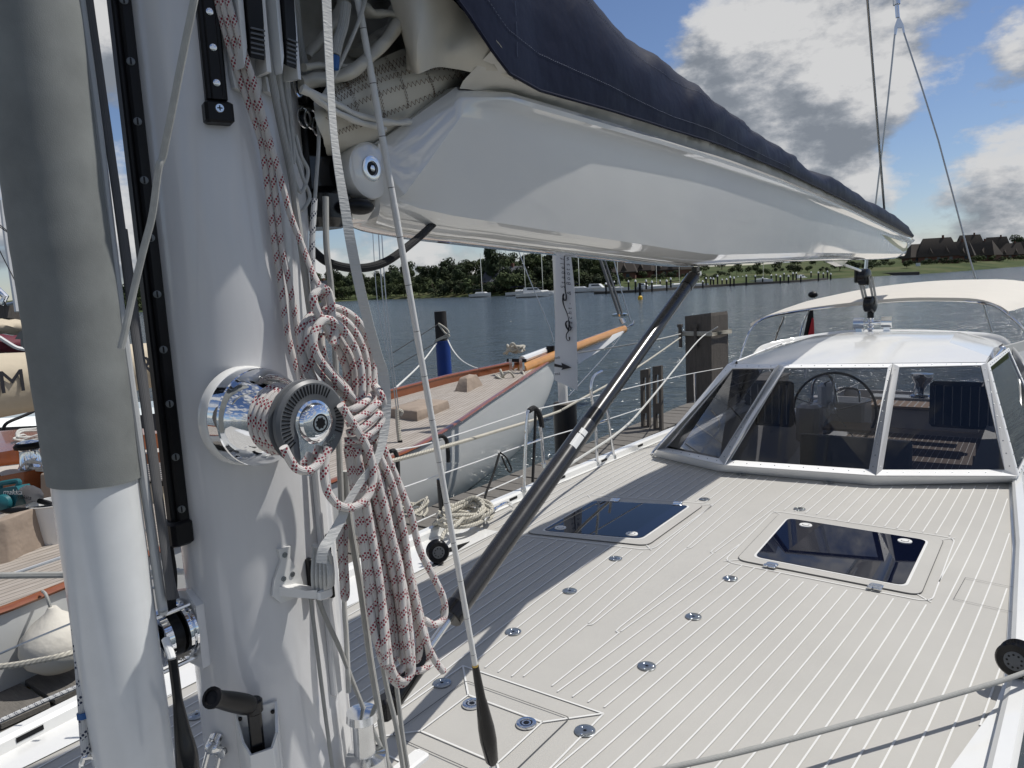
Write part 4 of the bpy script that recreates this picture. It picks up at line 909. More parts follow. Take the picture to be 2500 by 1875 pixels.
rope('halyard', [(545, -60, -1.34), (558, 5, -1.34), (596, 127, -1.335), (624, 217, -1.335), (653, 325, -1.335), (680, 416, -1.335), (709, 524, -1.335), (738, 600, -1.33), (765, 670, -1.31), (790, 715, -1.28)], .0068, ROPER, 'red flecked halyard that runs down into the top of the coil', x=-1.34, group=GH)
rope('halyard', [(636, -40, -1.345), (640, 0, -1.345), (647, 90, -1.345), (665, 199, -1.345), (682, 289, -1.345), (709, 416, -1.345), (727, 542, -1.345), (741, 640, -1.345), (757, 760, -1.35), (780, 900, -1.36)], .0078, ROPEG, 'thick plain grey halyard right of the red flecked ones', x=-1.35, group=GH)
rope('halyard', [(718, -60, -1.40), (722, 0, -1.40), (733, 108, -1.40), (748, 180, -1.40), (738, 210, -1.40)], .009, ROPEG, 'thick grey halyard ending at the steel shackle beside the folded sail', x=-1.4, group=GH)
for i, (L, lab) in enumerate((([(670, 150), (690, 250), (705, 330), (715, 420), (735, 470), (752, 420), (735, 380), (722, 330)], 'thin white line making a small loop beside the gooseneck'), ([(700, 160), (708, 260), (716, 350), (738, 430), (756, 480), (738, 515)], 'thin white line curling round the shackle under the gooseneck'),
        ([(690, 140), (700, 230), (712, 300), (718, 400)], 'thin grey line behind the halyards near the rope clutches'), ([(775, 250), (778, 350), (770, 470), (765, 600), (770, 760)], 'thin grey line falling past the end of the gooseneck'))):
    rope('light_line', L, .0042, ROPEW, lab, x=-1.37)
m = MB(); c = onx(760, 290, -1.40)
for dy, dz in ((0, 0), (.02, -.015), (-.02, .0)): m.tube([c+Vec((0, dy+.018*cos(a), dz+.022*sin(a))) for a in [2*pi*k/14 for k in range(15)]], .003, STEEL, 6, cap=False)
c = onx(728, 205, -1.395); m.tube([c+Vec((0, .012*cos(a), .028*sin(a))) for a in [2*pi*k/14 for k in range(15)]], .003, STEEL, 6, cap=False); tag(m.build('tack_shackle'), 'cluster of small steel shackles at the tack of the folded sail', 'shackle')
mat('white_webbing', (.50, .50, .48), .75, bump=.002, bscale=220, stretch=(.2, .2, 1))
def ribbon(name, pts, w, mt, label, x):
    L = spline([onx(px, py, x) for px, py in pts], 8); m = MB(); rows_ = []
    for i, p in enumerate(L):
        T_ = (L[min(i+1, len(L)-1)]-L[max(i-1, 0)]).normalized(); a = T_.cross(CP-p).normalized(); n_ = a.cross(T_)
        tw = .55*sin(i*.07)+.3; d_ = a*cos(tw)+n_*sin(tw); e = d_.cross(T_)*.0008; rows_.append([p-d_*w/2-e, p+d_*w/2-e, p+d_*w/2+e, p-d_*w/2+e])
    m.loft(rows_, mt); return tag(m.build(name), label, 'strap')
ribbon('webbing_strap', [(792, -60), (797, 0), (805, 180), (813, 307), (824, 398), (842, 506), (858, 600), (878, 700), (898, 783), (921, 866), (937, 916), (943, 998), (933, 1081), (914, 1131), (878, 1181), (848, 1230), (836, 1262), (809, 1310), (790, 1340), (784, 1375, )], .021, MATS['white_webbing'], 'flat white webbing strap hanging in front of the coiled rope', -1.16)
rope('topping_lift', [(905, -60, -1.30), (880, 40, -1.30), (824, 170, -1.33), (780, 250, -1.36)], .0045, ROPEW, 'thin white line running diagonally up across the folded sail', x=-1.3)
rope('lashing', [(845, 10), (838, 60), (826, 100), (818, 135)], .012, ROPEG, 'frayed grey lashing knotted on the folded sail', x=-1.3)
m = MB(); m.tube([onx(818, 138, -1.3), onx(816, 168, -1.3)], .0105, mat('blue_tape', (.01, .08, .25), .5), 10); tag(m.build('blue_tape_band'), 'blue tape band on the frayed lashing by the folded sail', 'tape')
rope('shock_cord', [(482, -60, 1.20), (474, 0, 1.20), (448, 127, 1.22), (420, 271, 1.24), (398, 380, 1.26), (387, 412, 1.26), (372, 524, 1.28), (350, 610, 1.29), (325, 716, 1.3), (307, 800, 1.3), (295, 851, 1.3)], .0062, mat('grey_tape', (.36, .36, .335), .8, var=.2, vscale=60), 'grey taped cord crossing in front of the mast and its black track', d=1.2)
rope('forestay_rod', [(188, -60, 1.36), (195, 0, 1.36), (240, 330, 1.38), (289, 731, 1.41), (334, 1050, 1.44), (392, 1452, 1.47), (398, 1490, 1.47)], .0095, mat('grey_rod', (.42, .43, .43), .4, var=.1), 'light grey rod between the leather sleeved pole and the mast', d=1.4, cat='rod')
rope('dark_strap', [(210, -60, 1.37), (217, 0, 1.37), (253, 253, 1.39), (289, 506, 1.40), (325, 780, 1.43), (362, 1050, 1.45), (404, 1360, 1.46), (417, 1462, 1.47)], .0088, ROPED, 'dark grey halyard beside the pole running down into the turning block', d=1.4, flat=.55)
rope('dark_strap', [(300, 560, 1.46), (345, 890, 1.48), (386, 1200, 1.49), (413, 1400, 1.49), (428, 1462, 1.49)], .0085, ROPED, 'second dark grey halyard just left of the black mast track', d=1.4)
rope('spinnaker_halyard', [(404, 1280, 1.62), (409, 1330, 1.62), (420, 1430, 1.62), (400, 1600, 1.62)], .011, ROPEK, 'black halyard dropping behind the turning block', d=1.6)
# taped rod down to its black boot
bb = onz(1206, 1885, .03); tpp = dep(862, -70, 1.68); dv = (tpp-bb)
rodt = thing('taped_rod', 'thin white taped rod standing on the deck in a black rubber boot', 'rod', bb)
m = MB(); nseg = 46
for i in range(nseg):
    a, b = bb+dv*(.17+.83*i/nseg), bb+dv*(.17+.83*(i+(.96 if i % 3 == 0 else 1.0))/nseg); m.cyl(a, b, .0084 if i % 4 else .0088, mat('white_tape', (.62, .62, .60), .5, var=.1, vscale=60), 12)
m.cyl(bb+dv*.165, bb+dv*1.0, .0079, BLACK, 10); m.build('rod', rodt)
m = MB(); m.cyl(bb+dv*.155, bb+dv*.172, .0095, mat('brass', (.5, .36, .12), .3, 1.0), 14); m.build('ferrule', rodt)
m = MB(); m.lathe(bb+dv*.014, dv, [(0, .012), (dv.length*.006, .020), (dv.length*.04, .026), (dv.length*.06, .025), (dv.length*.10, .0165), (dv.length*.105, .0145), (dv.length*.155, .0105)], BLKG, 28); m.build('boot', rodt)
m = MB(); m.cyl(bb, bb+dv*.016, .008, STEEL, 12); m.box(bb, (.03, .014, .03), STEEL, None, .004); m.build('toggle', rodt)
# ropes at the lower right of the mast
GL = 'lines led down to the mast foot'
for L, r, mt, lab in (
    ([(845, 1150), (852, 1261), (881, 1438), (904, 1608), (926, 1740), (949, 1900)], .0085, ROPEG, 'thick grey line falling from behind the winch to the mast foot'),
    ([(772, 1450), (800, 1520), (832, 1589), (892, 1740), (962, 1890)], .0055, ROPEG, 'grey line slanting right from the cleat hook to the deck'),
    ([(757, 1450), (763, 1500), (772, 1570), (791, 1721), (815, 1900)], .0045, ROPEG, 'thin grey line dropping straight from the cleat hook'),
    ([(838, 1300), (840, 1461), (846, 1560), (851, 1690)], .0062, ROPEW, 'white line hanging behind the coil beside the mast edge'),
    ([(930, 1600), (945, 1680), (968, 1777), (988, 1900)], .0065, ROPEG, 'grey line under the coil, left one of a close pair'),
    ([(960, 1620), (970, 1690), (983, 1796), (1000, 1900)], .006, ROPEG, 'grey line under the coil, right one of a close pair'),
    ([(795, 480), (797, 600), (808, 700), (817, 830), (822, 960), (830, 1150), (836, 1300)], .0070, ROPEG, 'grey line hanging behind the top of the coil'),
    ([(768, 485), (762, 600), (766, 700), (780, 830)], .0065, ROPEB, 'dark flecked line behind the halyards below the gooseneck')):
    rope('down_line', L, r, mt, lab, x=-1.33, group=GL)
m = MB(); m.tube([onx(832, 1270, -1.28), onx(833, 1360, -1.27), onx(838, 1450, -1.27), onx(843, 1462, -1.27), onx(847, 1440, -1.27), onx(842, 1350, -1.27), onx(845, 1280, -1.28)], .0068, ROPER, 10, 8); tag(m.build('rope_end'), 'folded end of red flecked rope hanging left of the big coil', 'rope')
m = MB()
for k in range(5): m.tube([onx(772+k*8, 1335+k*6, -1.32+.01*k), onx(768+k*10, 1400, -1.31+.01*k), onx(772+k*9, 1448-k*4, -1.32+.01*k)], .011, MATS['white_webbing'], 8, 6, flat=.35)
m.tube([onx(765, 1330, -1.30), onx(800, 1345, -1.27), onx(812, 1380, -1.28)], .010, MATS['white_webbing'], 8, 6, flat=.3); tag(m.build('webbing_bundle'), 'wrapped bundle of white webbing stuffed in the cleat beside the hook', 'strap')

# ------------------------------------------------------------------ the big coil of red flecked rope (one line)
coil = MB(); RR = .0086
def cs(L, xs=None, x0=-1.24, r=RR):
    P_ = []
    for i, q in enumerate(L):
        xx = q[2] if len(q) > 2 else x0; P_.append(onx(q[0], q[1], xx))
    coil.tube(P_, r, ROPER, 12, 9)
def r1(L, x0): return [(*R1(q[0], q[1]), x0+(q[2] if len(q) > 2 else 0)) for q in L]
cs(r1([(1010, 0), (1060, 40), (1080, 120), (1090, 260), (1110, 330), (1090, 420)], -1.20)); cs(r1([(1000, 20), (950, 70), (965, 150), (1010, 240), (1060, 320), (1120, 420)], -1.205)); cs(r1([(980, 10), (1020, 60), (1040, 130), (1030, 170)], -1.225))
# nested arches of the upper half
cs(r1([(1360, 960), (1385, 760), (1390, 560), (1360, 400), (1290, 270), (1180, 180), (1050, 150), (950, 200), (880, 280), (865, 400), (900, 560), (960, 700)], -1.235))
cs(r1([(1330, 950), (1350, 760), (1345, 580), (1310, 440), (1240, 310), (1150, 230), (1030, 200), (950, 260), (915, 340), (920, 450), (970, 580), (1060, 690), (1180, 800), (1290, 930)], -1.215))
cs(r1([(1290, 940), (1310, 760), (1300, 600), (1260, 460), (1190, 340), (1120, 270), (1040, 240), (975, 300), (950, 390), (975, 500), (1060, 620), (1170, 740), (1270, 850), (1340, 960)], -1.195))
cs(r1([(1250, 950), (1265, 780), (1255, 620), (1215, 500), (1150, 390), (1110, 310)], -1.225)); cs(r1([(1210, 900), (1220, 740), (1200, 600), (1170, 520), (1110, 420), (1040, 330)], -1.24)); cs(r1([(1385, 900), (1400, 700), (1375, 480), (1340, 360)], -1.25))
cs(r1([(1150, 500), (1190, 600), (1200, 760), (1230, 900)], -1.25)); cs(r1([(1005, 340), (1010, 440), (1040, 560), (1130, 680), (1240, 800)], -1.23)); cs(r1([(870, 420), (885, 560), (930, 680), (1000, 760)], -1.25))
# wrapping turns
cs(r1([(1190, 1010, -.01), (1260, 980), (1340, 930), (1420, 860), (1450, 880, -.03)], -1.165)); cs(r1([(1200, 1080, -.01), (1290, 1050), (1370, 990), (1430, 940), (1460, 960, -.03)], -1.165)); cs(r1([(1180, 1140, -.02), (1300, 1120), (1390, 1060), (1460, 980), (1475, 880), (1440, 780), (1400, 730, -.03)], -1.168))
cs(r1([(1180, 1190, -.02), (1300, 1160), (1400, 1090), (1450, 1010), (1440, 1060, -.03)], -1.18)); cs(r1([(1170, 930, -.02), (1250, 900), (1330, 850), (1390, 790, -.02)], -1.18))
# tail from the winch looping below
cs(r1([(1150, 870), (1210, 960), (1270, 1050), (1340, 1170), (1385, 1300), (1390, 1440), (1340, 1560), (1240, 1625), (1140, 1610), (1060, 1520), (1030, 1400), (1040, 1260), (1060, 1180)], -1.155))
cs(r1([(730, 1180), (770, 1260), (830, 1340), (920, 1350), (990, 1300), (1020, 1240)], -1.15))
# hanging strands of the lower half, paired into loops at the bottom
def r2(x, y): return R2(x, y)
tops = [(1190, 1180), (1225, 1190), (1262, 1190), (1300, 1180), (1335, 1170), (1370, 1160), (1405, 1140), (1440, 1130), (1210, 1200), (1280, 1200), (1350, 1190), (1420, 1180)]
loops_ = [((1200, 1190), (1420, 200), (1470, 620), (1530, 900), (1560, 985), (1600, 990), (1620, 930), (1590, 600), (1520, 200), (1260, 1190), -1.215),
 ((1230, 1190), (1450, 230), (1510, 640), (1560, 930), (1620, 1030), (1680, 1010), (1690, 920), (1650, 560), (1570, 180), (1310, 1180), -1.195),
 ((1270, 1190), (1500, 250), (1560, 660), (1600, 980), (1660, 1090), (1730, 1060), (1740, 940), (1700, 560), (1610, 160), (1360, 1170), -1.18),
 ((1210, 1190), (1440, 300), (1500, 700), (1590, 1020), (1640, 1110), (1700, 1100), (1720, 1000), (1670, 640), (1590, 260), (1330, 1170), -1.20),
 ((1330, 1180), (1560, 200), (1640, 560), (1700, 820), (1760, 960), (1790, 900), (1780, 780), (1730, 480), (1650, 150), (1410, 1160), -1.205),
 ((1300, 1180), (1530, 300), (1600, 640), (1640, 860), (1700, 1000), (1770, 1030), (1840, 1000), (1850, 900), (1770, 560), (1440, 1150), -1.225)]
for a, b, c_, d_, e_, f_, g_, h_, i2, j_, xx in loops_:
    cs([(*R1(*a), xx), (*r2(*b), xx), (*r2(*c_), xx), (*r2(*d_), xx), (*r2(*e_), xx), (*r2(*f_), xx+.01), (*r2(*g_), xx+.012), (*r2(*h_), xx+.008), (*r2(*i2), xx+.006), (*R1(*j_), xx)])
for k_, (a_, b_) in enumerate(((1215, 1450), (1245, 1475), (1280, 1505), (1315, 1530), (1345, 1560), (1375, 1590), (1400, 1620))):
    cs([(*R1(a_, 1150), -1.235), (*R1(a_+15, 1300), -1.232), (*r2(b_-30, 40), -1.225), (*r2(b_+10, 350), -1.215), (*r2(b_+60, 700), -1.205), (*r2(b_+95, 930), -1.20)])
cs([(*R1(1400, 1100), -1.19), (*R1(1440, 1250), -1.185), (*R1(1530, 1450), -1.18), (*r2(1690, 130), -1.18), (*r2(1730, 420), -1.18), (*r2(1780, 640), -1.18), (*r2(1830, 830), -1.17), (*r2(1890, 960), -1.165), (*r2(1945, 1035), -1.16)])
cs([(*R1(1440, 1080), -1.20), (*R1(1480, 1220), -1.19), (*R1(1560, 1400), -1.19), (*R1(1640, 1600), -1.18), (*r2(1740, 30), -1.18), (*r2(1790, 240), -1.18), (*r2(1880, 420), -1.175), (*r2(1945, 560), -1.17), (*r2(1950, 680), -1.17), (*r2(1890, 730), -1.17), (*r2(1820, 700), -1.18)])
cs([(*R1(1240, 1200), -1.215), (*r2(1430, 100), -1.21), (*r2(1460, 500), -1.20), (*r2(1500, 800), -1.19), (*r2(1560, 900), -1.185)]); cs([(*R1(1380, 1140), -1.20), (*r2(1600, 100), -1.185), (*r2(1670, 400), -1.17), (*r2(1690, 700), -1.165), (*r2(1730, 1000), -1.17)])
cs([(*R1(1250, 1190), -1.19), (*r2(1480, 150), -1.18), (*r2(1540, 500), -1.175), (*r2(1560, 800), -1.175), (*r2(1570, 980), -1.18)])
tag(coil.build('coiled_rope'), 'big hanging coil of white rope with red flecks beside the winch', 'rope')

# ------------------------------------------------------------------ water and far bank
wm = bpy.data.materials.new('water'); wm.use_nodes = True; t = wm.node_tree; p = P(wm)
p.inputs['Base Color'].default_value = (.045, .060, .068, 1); p.inputs['Roughness'].default_value = .14; p.inputs['IOR'].default_value = 1.33
g = N(t, 'ShaderNodeNewGeometry'); cbw = t.nodes.new('ShaderNodeCombineXYZ')
t.links.new(VM(t, 'DOT_PRODUCT', g.outputs['Position'], (-.59, .81, 0)), cbw.inputs[0]); t.links.new(M(t, 'MULTIPLY', VM(t, 'DOT_PRODUCT', g.outputs['Position'], (.81, .59, 0)), .42), cbw.inputs[1]); v = cbw.outputs[0]
n1 = N(t, 'ShaderNodeTexNoise', Scale=1.1, Detail=4.0, Roughness=.6); n2 = N(t, 'ShaderNodeTexNoise', Scale=.22, Detail=3.0); n3 = N(t, 'ShaderNodeTexNoise', Scale=4.5, Detail=3.0)
for n in (n1, n2, n3): t.links.new(v, n.inputs['Vector'])
hgt = M(t, 'ADD', M(t, 'ADD', n1.outputs[0], M(t, 'MULTIPLY', n2.outputs[0], 2.0)), M(t, 'MULTIPLY', n3.outputs[0], .22))
b = N(t, 'ShaderNodeBump', Strength=1.0, Distance=.60); t.links.new(hgt, b.inputs['Height']); t.links.new(b.outputs[0], p.inputs['Normal'])
m = MB(); m.v = [Vec((x, y, -1.5)) for x, y in ((-5000, -5000), (5000, -5000), (5000, 5000), (-5000, 5000))]; m.face((0, 1, 2, 3), wm, None, False); struct(m, 'water')
GRM = bpy.data.materials.new('bank_grass'); GRM.use_nodes = True; t = GRM.node_tree; p = P(GRM); p.inputs['Roughness'].default_value = .95; p.inputs['Specular IOR Level'].default_value = .1
g = N(t, 'ShaderNodeNewGeometry'); n1 = N(t, 'ShaderNodeTexNoise', Scale=.03, Detail=6.0, Roughness=.65); n2 = N(t, 'ShaderNodeTexNoise', Scale=.6, Detail=3.0)
for n in (n1, n2): t.links.new(g.outputs['Position'], n.inputs['Vector'])
c = RAMP(t, M(t, 'ADD', n1.outputs[0], M(t, 'MULTIPLY', M(t, 'SUBTRACT', n2.outputs[0], .5), .3)), [(.36, (.035, .050, .020)), (.5, (.060, .078, .030)), (.62, (.10, .10, .05)), (.75, (.05, .065, .028))]); t.links.new(c, p.inputs['Base Color'])
SHY = [(-1800, 905), (-400, 801), (340, 762), (900, 732), (1230, 722), (1500, 709), (1740, 697), (2000, 682), (2300, 666), (2500, 650), (2900, 631), (3600, 598)]
LAND = [(1.0, -1.6), (1.012, -1.0), (1.06, -.4), (1.18, 1.6), (1.35, 4.0), (1.8, 8.0), (3.2, 16.0)]
m = MB(); LB = []
for i in range(90):
    px = -1800+i*60; s0 = onz(px, lerpk(SHY, px), -1.5); row = []
    for f, z in LAND: 
        q = s0*f; zz = z + (mnoise.noise(Vec((q.x*.01, q.y*.01, 0)))*z*.5 if z > 1 else 0); zz *= (.72 if px > 1500 and z > 0 else 1.0); row.append((q.x, q.y, zz))
    LB.append(row)
m.loft(LB, GRM, closed=False); struct(m, 'riverbank')
def landz(px, f): z = lerpk(LAND, f); return z*(.72 if px > 1500 and z > 0 else 1)
def bankpt(px, f): s0 = onz(px, lerpk(SHY, px), -1.5); return Vec((s0.x*f, s0.y*f, landz(px, f)))
def leafmat(name, col):
    m = bpy.data.materials.new(name); m.use_nodes = True; t = m.node_tree; p = P(m); p.inputs['Roughness'].default_value = .8; p.inputs['Specular IOR Level'].default_value = .15
    oi = N(t, 'ShaderNodeObjectInfo'); tc_ = N(t, 'ShaderNodeTexCoord'); n = N(t, 'ShaderNodeTexNoise', Scale=.45, Detail=3.0); t.links.new(tc_.outputs['Object'], n.inputs['Vector'])
    f = M(t, 'ADD', M(t, 'MULTIPLY', oi.outputs['Random'], .7), M(t, 'MULTIPLY', n.outputs[0], 1.1))
    s_ = t.nodes.new('ShaderNodeVectorMath'); s_.operation = 'SCALE'; s_.inputs[0].default_value = col; t.links.new(f, s_.inputs['Scale']); t.links.new(s_.outputs[0], p.inputs['Base Color']); return m
LEAF = leafmat('leaves', (.052, .068, .028)); LEAFD = leafmat('leaves_dark', (.034, .048, .023)); BARK = mat('bark', (.09, .07, .05), .9)
def make_tree(name, label, H, Wd, leaf, n=900, shape='round', lob=9):
    tr = thing(name, label, 'tree', (0, 0, 0)); rnd = random.Random(H*7+Wd)
    m = MB(); m.tube([(0, 0, -2), (.1, 0, H*.2), (.0, .1, H*.5), (.1, 0, H*.8)], lambda q: .045*H*.5*(1-q*.8), BARK, 6, 2)
    for k in range(4): a = k*1.7; m.tube([(0, 0, H*(.2+.1*k)), (cos(a)*Wd*.3, sin(a)*Wd*.3, H*(.45+.1*k))], .06, BARK, 5)
    m.build('trunk', tr); m = MB(); C_ = []
    for k in range(lob):
        a = rnd.random()*2*pi
        if shape == 'round': zc = H*(.16+.66*rnd.random()); rr = Wd*.34*rnd.random()**.5*(1.25-zc/H*.7); C_.append((Vec((cos(a)*rr, sin(a)*rr, zc)), Wd*(.16+.12*rnd.random())))
        elif shape == 'column': zc = H*(.12+.82*k/lob); C_.append((Vec((cos(a)*Wd*.08, sin(a)*Wd*.08, zc)), Wd*.34*(1.1-.75*(k/lob)**2)))
        else: zc = H*(.2+.5*rnd.random()); rr = Wd*.42*rnd.random()**.5; C_.append((Vec((cos(a)*rr, sin(a)*rr, zc)), H*(.22+.15*rnd.random())))
    for i in range(n):
        c, r = rnd.choice(C_); v_ = Vec((rnd.gauss(0, 1), rnd.gauss(0, 1), rnd.gauss(0, 1))).normalized(); q = c+Vec((v_.x, v_.y, v_.z*.85))*r*(.72+.36*rnd.random())
        s_ = (.28+.30*rnd.random())*(H/11)**.5; u_ = Vec((rnd.gauss(0, 1), rnd.gauss(0, 1), rnd.gauss(0, 1))).cross(v_).normalized(); w_ = u_.cross(v_+Vec((rnd.gauss(0, .4), rnd.gauss(0, .4), rnd.gauss(0, .4)))).normalized()
        b_ = len(m.v); m.v += [q-u_*s_, q-w_*s_*.7, q+u_*s_, q+w_*s_*.7]; m.face((b_, b_+1, b_+2, b_+3), leaf, None, False)
    m.build('crown', tr); return tr
protos = [make_tree('broadleaf_tree', 'x', 11, 9, LEAF), make_tree('broadleaf_tree', 'x', 13, 10, LEAFD, 1100), make_tree('bush', 'x', 5, 8, LEAF, 700, 'low', 7), make_tree('bush', 'x', 4, 9, LEAFD, 700, 'low', 7), make_tree('poplar_tree', 'x', 16, 6, LEAFD, 1000, 'column', 12)]
used = [False]*5
def plant(k, px, f, label, sc=1.0, group='trees on the far bank', dz=0.0):
    q = bankpt(px, f)+Vec((0, 0, dz)); pr = protos[k]
    if used[k]: o = copy_tree(pr, q)
    else: used[k] = True; o = pr; o.location = q
    o.rotation_euler = (0, 0, random.random()*6.28); o.scale = (sc,)*3 if not isinstance(sc, tuple) else sc; o['label'] = label; o['group'] = group; return o
# children were built round the origin, so only the root moves
for k, o in enumerate(protos):
    for ch in o.children: ch.location = (0, 0, 0)
rs = random.Random(3)
ORD = lambda n: '%d%s' % (n, {1: 'st', 2: 'nd', 3: 'rd'}.get(n % 10 if n % 100 not in (11, 12, 13) else 0, 'th'))
GB = 'trees on the wooded far bank'
def line_of(kinds, x0, x1, step, f0, f1, sc0, sc1, what, where, grp, skip=None):
    px, n = x0, 0
    while px < x1:
        if not (skip and skip(px)):
            n += 1; k = rs.choice(kinds); adj = {0: 'light green', 1: 'dark', 2: 'light green', 3: 'dark'}[k]
            plant(k, px+rs.uniform(-8, 8), rs.uniform(f0, f1), '%s %s %s, %s from the left' % (adj, what, where, ORD(n)), rs.uniform(sc0, sc1), grp)
        px += step
line_of([2, 3, 2], 655, 1500, 22, 1.015, 1.03, 1.0, 1.7, 'bush', 'at the waterline of the far wood', 'bushes at the far waterline')
line_of([2, 3], 240, 400, 22, 1.015, 1.03, 1.0, 1.5, 'bush', 'on the far bank between pole and mast', 'bushes at the far waterline')
line_of([0, 1], 640, 1490, 27, 1.05, 1.09, .70, 1.0, 'tree', 'in the front row of the far wood', GB, lambda x: 715 < x < 800)
line_of([0, 1, 1], 640, 1490, 26, 1.18, 1.28, .8, 1.15, 'tree', 'in the middle row of the far wood', GB)
line_of([1, 0], 640, 1490, 28, 1.42, 1.55, .95, 1.35, 'tree', 'in the back row of the far wood', GB)
line_of([1], 235, 400, 26, 1.05, 1.1, .9, 1.2, 'tree', 'on the far bank between pole and mast', GB)
plant(4, 1207, 1.07, 'slender dark poplar tree standing above the wood on the far bank', 1.4, 'poplars on the far bank')
line_of([2, 3], 1500, 2240, 34, 1.10, 1.3, .5, 1.0, 'bush', 'in the meadow behind the far pontoons', 'bushes in the far meadow')
line_of([2, 3], 2225, 2560, 17, 1.20, 1.26, .55, .85, 'garden bush', 'before the thatched houses', 'bushes in the far meadow')
line_of([0, 1], 1500, 2250, 44, 1.4, 1.65, .6, .9, 'tree', 'on the skyline behind the far meadow', 'trees between the far houses')
plant(1, 2487, 1.55, 'round dark tree rising above the thatched roofs at far right', 1.5, 'trees between the far houses'); plant(0, 2300, 1.5, 'round tree behind the leftmost thatched houses on the far shore', 1.15, 'trees between the far houses')
# houses on the far shore
THATCH = mat('thatch', (.052, .043, .036), .95, var=.3, vscale=.8, coords='Object'); BRICKD = mat('dark_brick', (.12, .055, .038), .9, var=.2, vscale=1); WALLW = mat('white_render', (.7, .7, .68), .8); TILE = mat('red_tile', (.36, .12, .07), .8, var=.2, vscale=1); WIN = mat('window_glass', (.05, .07, .09), .1); SLATE = mat('slate', (.05, .055, .065), .6)
def house(px, f, w, dpt, hw, hr, wall, roof, label, group, rot=0.0, hip=.3, dormer=True, dz=0.0):
    q = bankpt(px, f)+Vec((0, 0, dz)); hs = thing('house', label, 'house', q, group); ca, sa = cos(rot+AZ*-0), sin(rot)
    az = atan2(q.x, q.y); X = Vec((cos(az+rot), -sin(az+rot), 0)); Y = Vec((sin(az+rot), cos(az+rot), 0))
    T = lambda a, b_, c: q+X*a+Y*b_+Vec((0, 0, c)); m = MB(); m.loft([[T(-w/2, -dpt/2, -2), T(w/2, -dpt/2, -2), T(w/2, dpt/2, -2), T(-w/2, dpt/2, -2)], [T(-w/2, -dpt/2, hw), T(w/2, -dpt/2, hw), T(w/2, dpt/2, hw), T(-w/2, dpt/2, hw)]], wall, smooth=False)
    if not hip: m.loft([[T(-w/2, -dpt/2, hw), T(-w/2, dpt/2, hw), T(-w/2, 0, hw+hr*.97)], [T(w/2, -dpt/2, hw), T(w/2, dpt/2, hw), T(w/2, 0, hw+hr*.97)]], wall, smooth=False)
    m.build('wall', hs); m = MB(); e = .6; hx = w/2*hip
    m.loft([[T(-w/2-e, -dpt/2-e, hw-.5), T(w/2+e, -dpt/2-e, hw-.5), T(w/2+e, dpt/2+e, hw-.5), T(-w/2-e, dpt/2+e, hw-.5)], [T(-w/2-e, -dpt/2-e, hw-.1), T(w/2+e, -dpt/2-e, hw-.1), T(w/2+e, dpt/2+e, hw-.1), T(-w/2-e, dpt/2+e, hw-.1)], [T(-w/2+hx, -.15, hw+hr), T(w/2-hx, -.15, hw+hr), T(w/2-hx, .15, hw+hr), T(-w/2+hx, .15, hw+hr)]], roof, smooth=False)
    if dormer:
        for a in (-w*.2, w*.2): m.loft([[T(a-1.3, -dpt/2-.2, hw+.2), T(a+1.3, -dpt/2-.2, hw+.2), T(a, -dpt/2-.2, hw+2.6)], [T(a-.9, -1, hw+1.9), T(a+.9, -1, hw+1.9), T(a, -.4, hw+hr*.7)]], roof, smooth=False)
    rfo = m.build('roof', hs); m = MB(); m.box(T(w*.15, 0, hw+hr+.3), (.9, .9, 1.6), BRICKD); m.build('chimney', rfo)
    for a in (-w*.3, 0, w*.3):
        m = MB(); m.box(T(a, -dpt/2-.03, hw*.5), (1.3, .1, 1.4), WIN, (X, Y, Vec((0, 0, 1)))); m.build('window', hs)
HL = [(2248, 1.12, 15, 9, 3.2, 6, BRICKD, THATCH), (2285, 1.10, 18, 10, 3.6, 6.5, BRICKD, THATCH), (2335, 1.16, 16, 9, 3, 7, BRICKD, THATCH), (2388, 1.13, 20, 10, 3, 7.5, BRICKD, THATCH), (2430, 1.22, 17, 9, 3, 8.5, BRICKD, THATCH), (2465, 1.12, 16, 10, 3, 7, BRICKD, THATCH), (2500, 1.2, 19, 10, 3, 8.5, BRICKD, THATCH), (2365, 1.28, 17, 10, 3, 9, BRICKD, THATCH), (2550, 1.14, 18, 10, 3, 8, BRICKD, THATCH)]
nm = ['leftmost thatched house nearest the boom tip on the far shore', 'dark thatched house with a glazed front near the boom tip', 'thatched house just right of the thin backstay on the far shore', 'wide thatched house with two dormers at far right', 'tall thatched house standing behind its neighbours at far right', 'thatched house in the front row close to the right edge', 'thatched house cut by the right edge of the view', 'tall thatched house behind the backstay on the far shore', 'thatched house outside the right edge on the far shore']
for i, (h, l) in enumerate(zip(HL, nm)):
    h = (h[0], h[1]+.22, h[2]*.92, h[3]*.95, h[4]*.85, h[5]*(1.0+.25*(i % 3 == 1)), h[6], h[7]); house(*h, l, 'thatched houses on the far shore', rot=(i*1.3 % 1)-.5)
for px_, f, l in ((1510, 1.25, 'dark roofed house behind the far pontoons, leftmost of its row'), (1560, 1.28, 'dark roofed house second in the row behind the far pontoons'), (1640, 1.26, 'dark roofed house right of the feather banner above the far pontoons')): house(px_, f, 14, 9, 3, 6, BRICKD, THATCH, l, 'dark houses behind the far pontoons', rot=px_ % .7)
house(738, 1.10, 13, 8, 3, 4.5, WALLW, TILE, 'house with an orange tiled roof left of the white gabled house', 'houses in the wood', dormer=False, hip=.1)
house(790, 1.06, 10, 8, 4.0, 5, WALLW, SLATE, 'white gabled house with a dark roof among the far trees', 'houses in the wood', rot=1.0, hip=0, dormer=False)
house(1238, 1.10, 17, 9, 3.2, 5, mat('dark_wood', (.05, .045, .04), .8), SLATE, 'long dark low house right of the poplar on the far bank', 'houses in the wood', dormer=False, hip=.2)
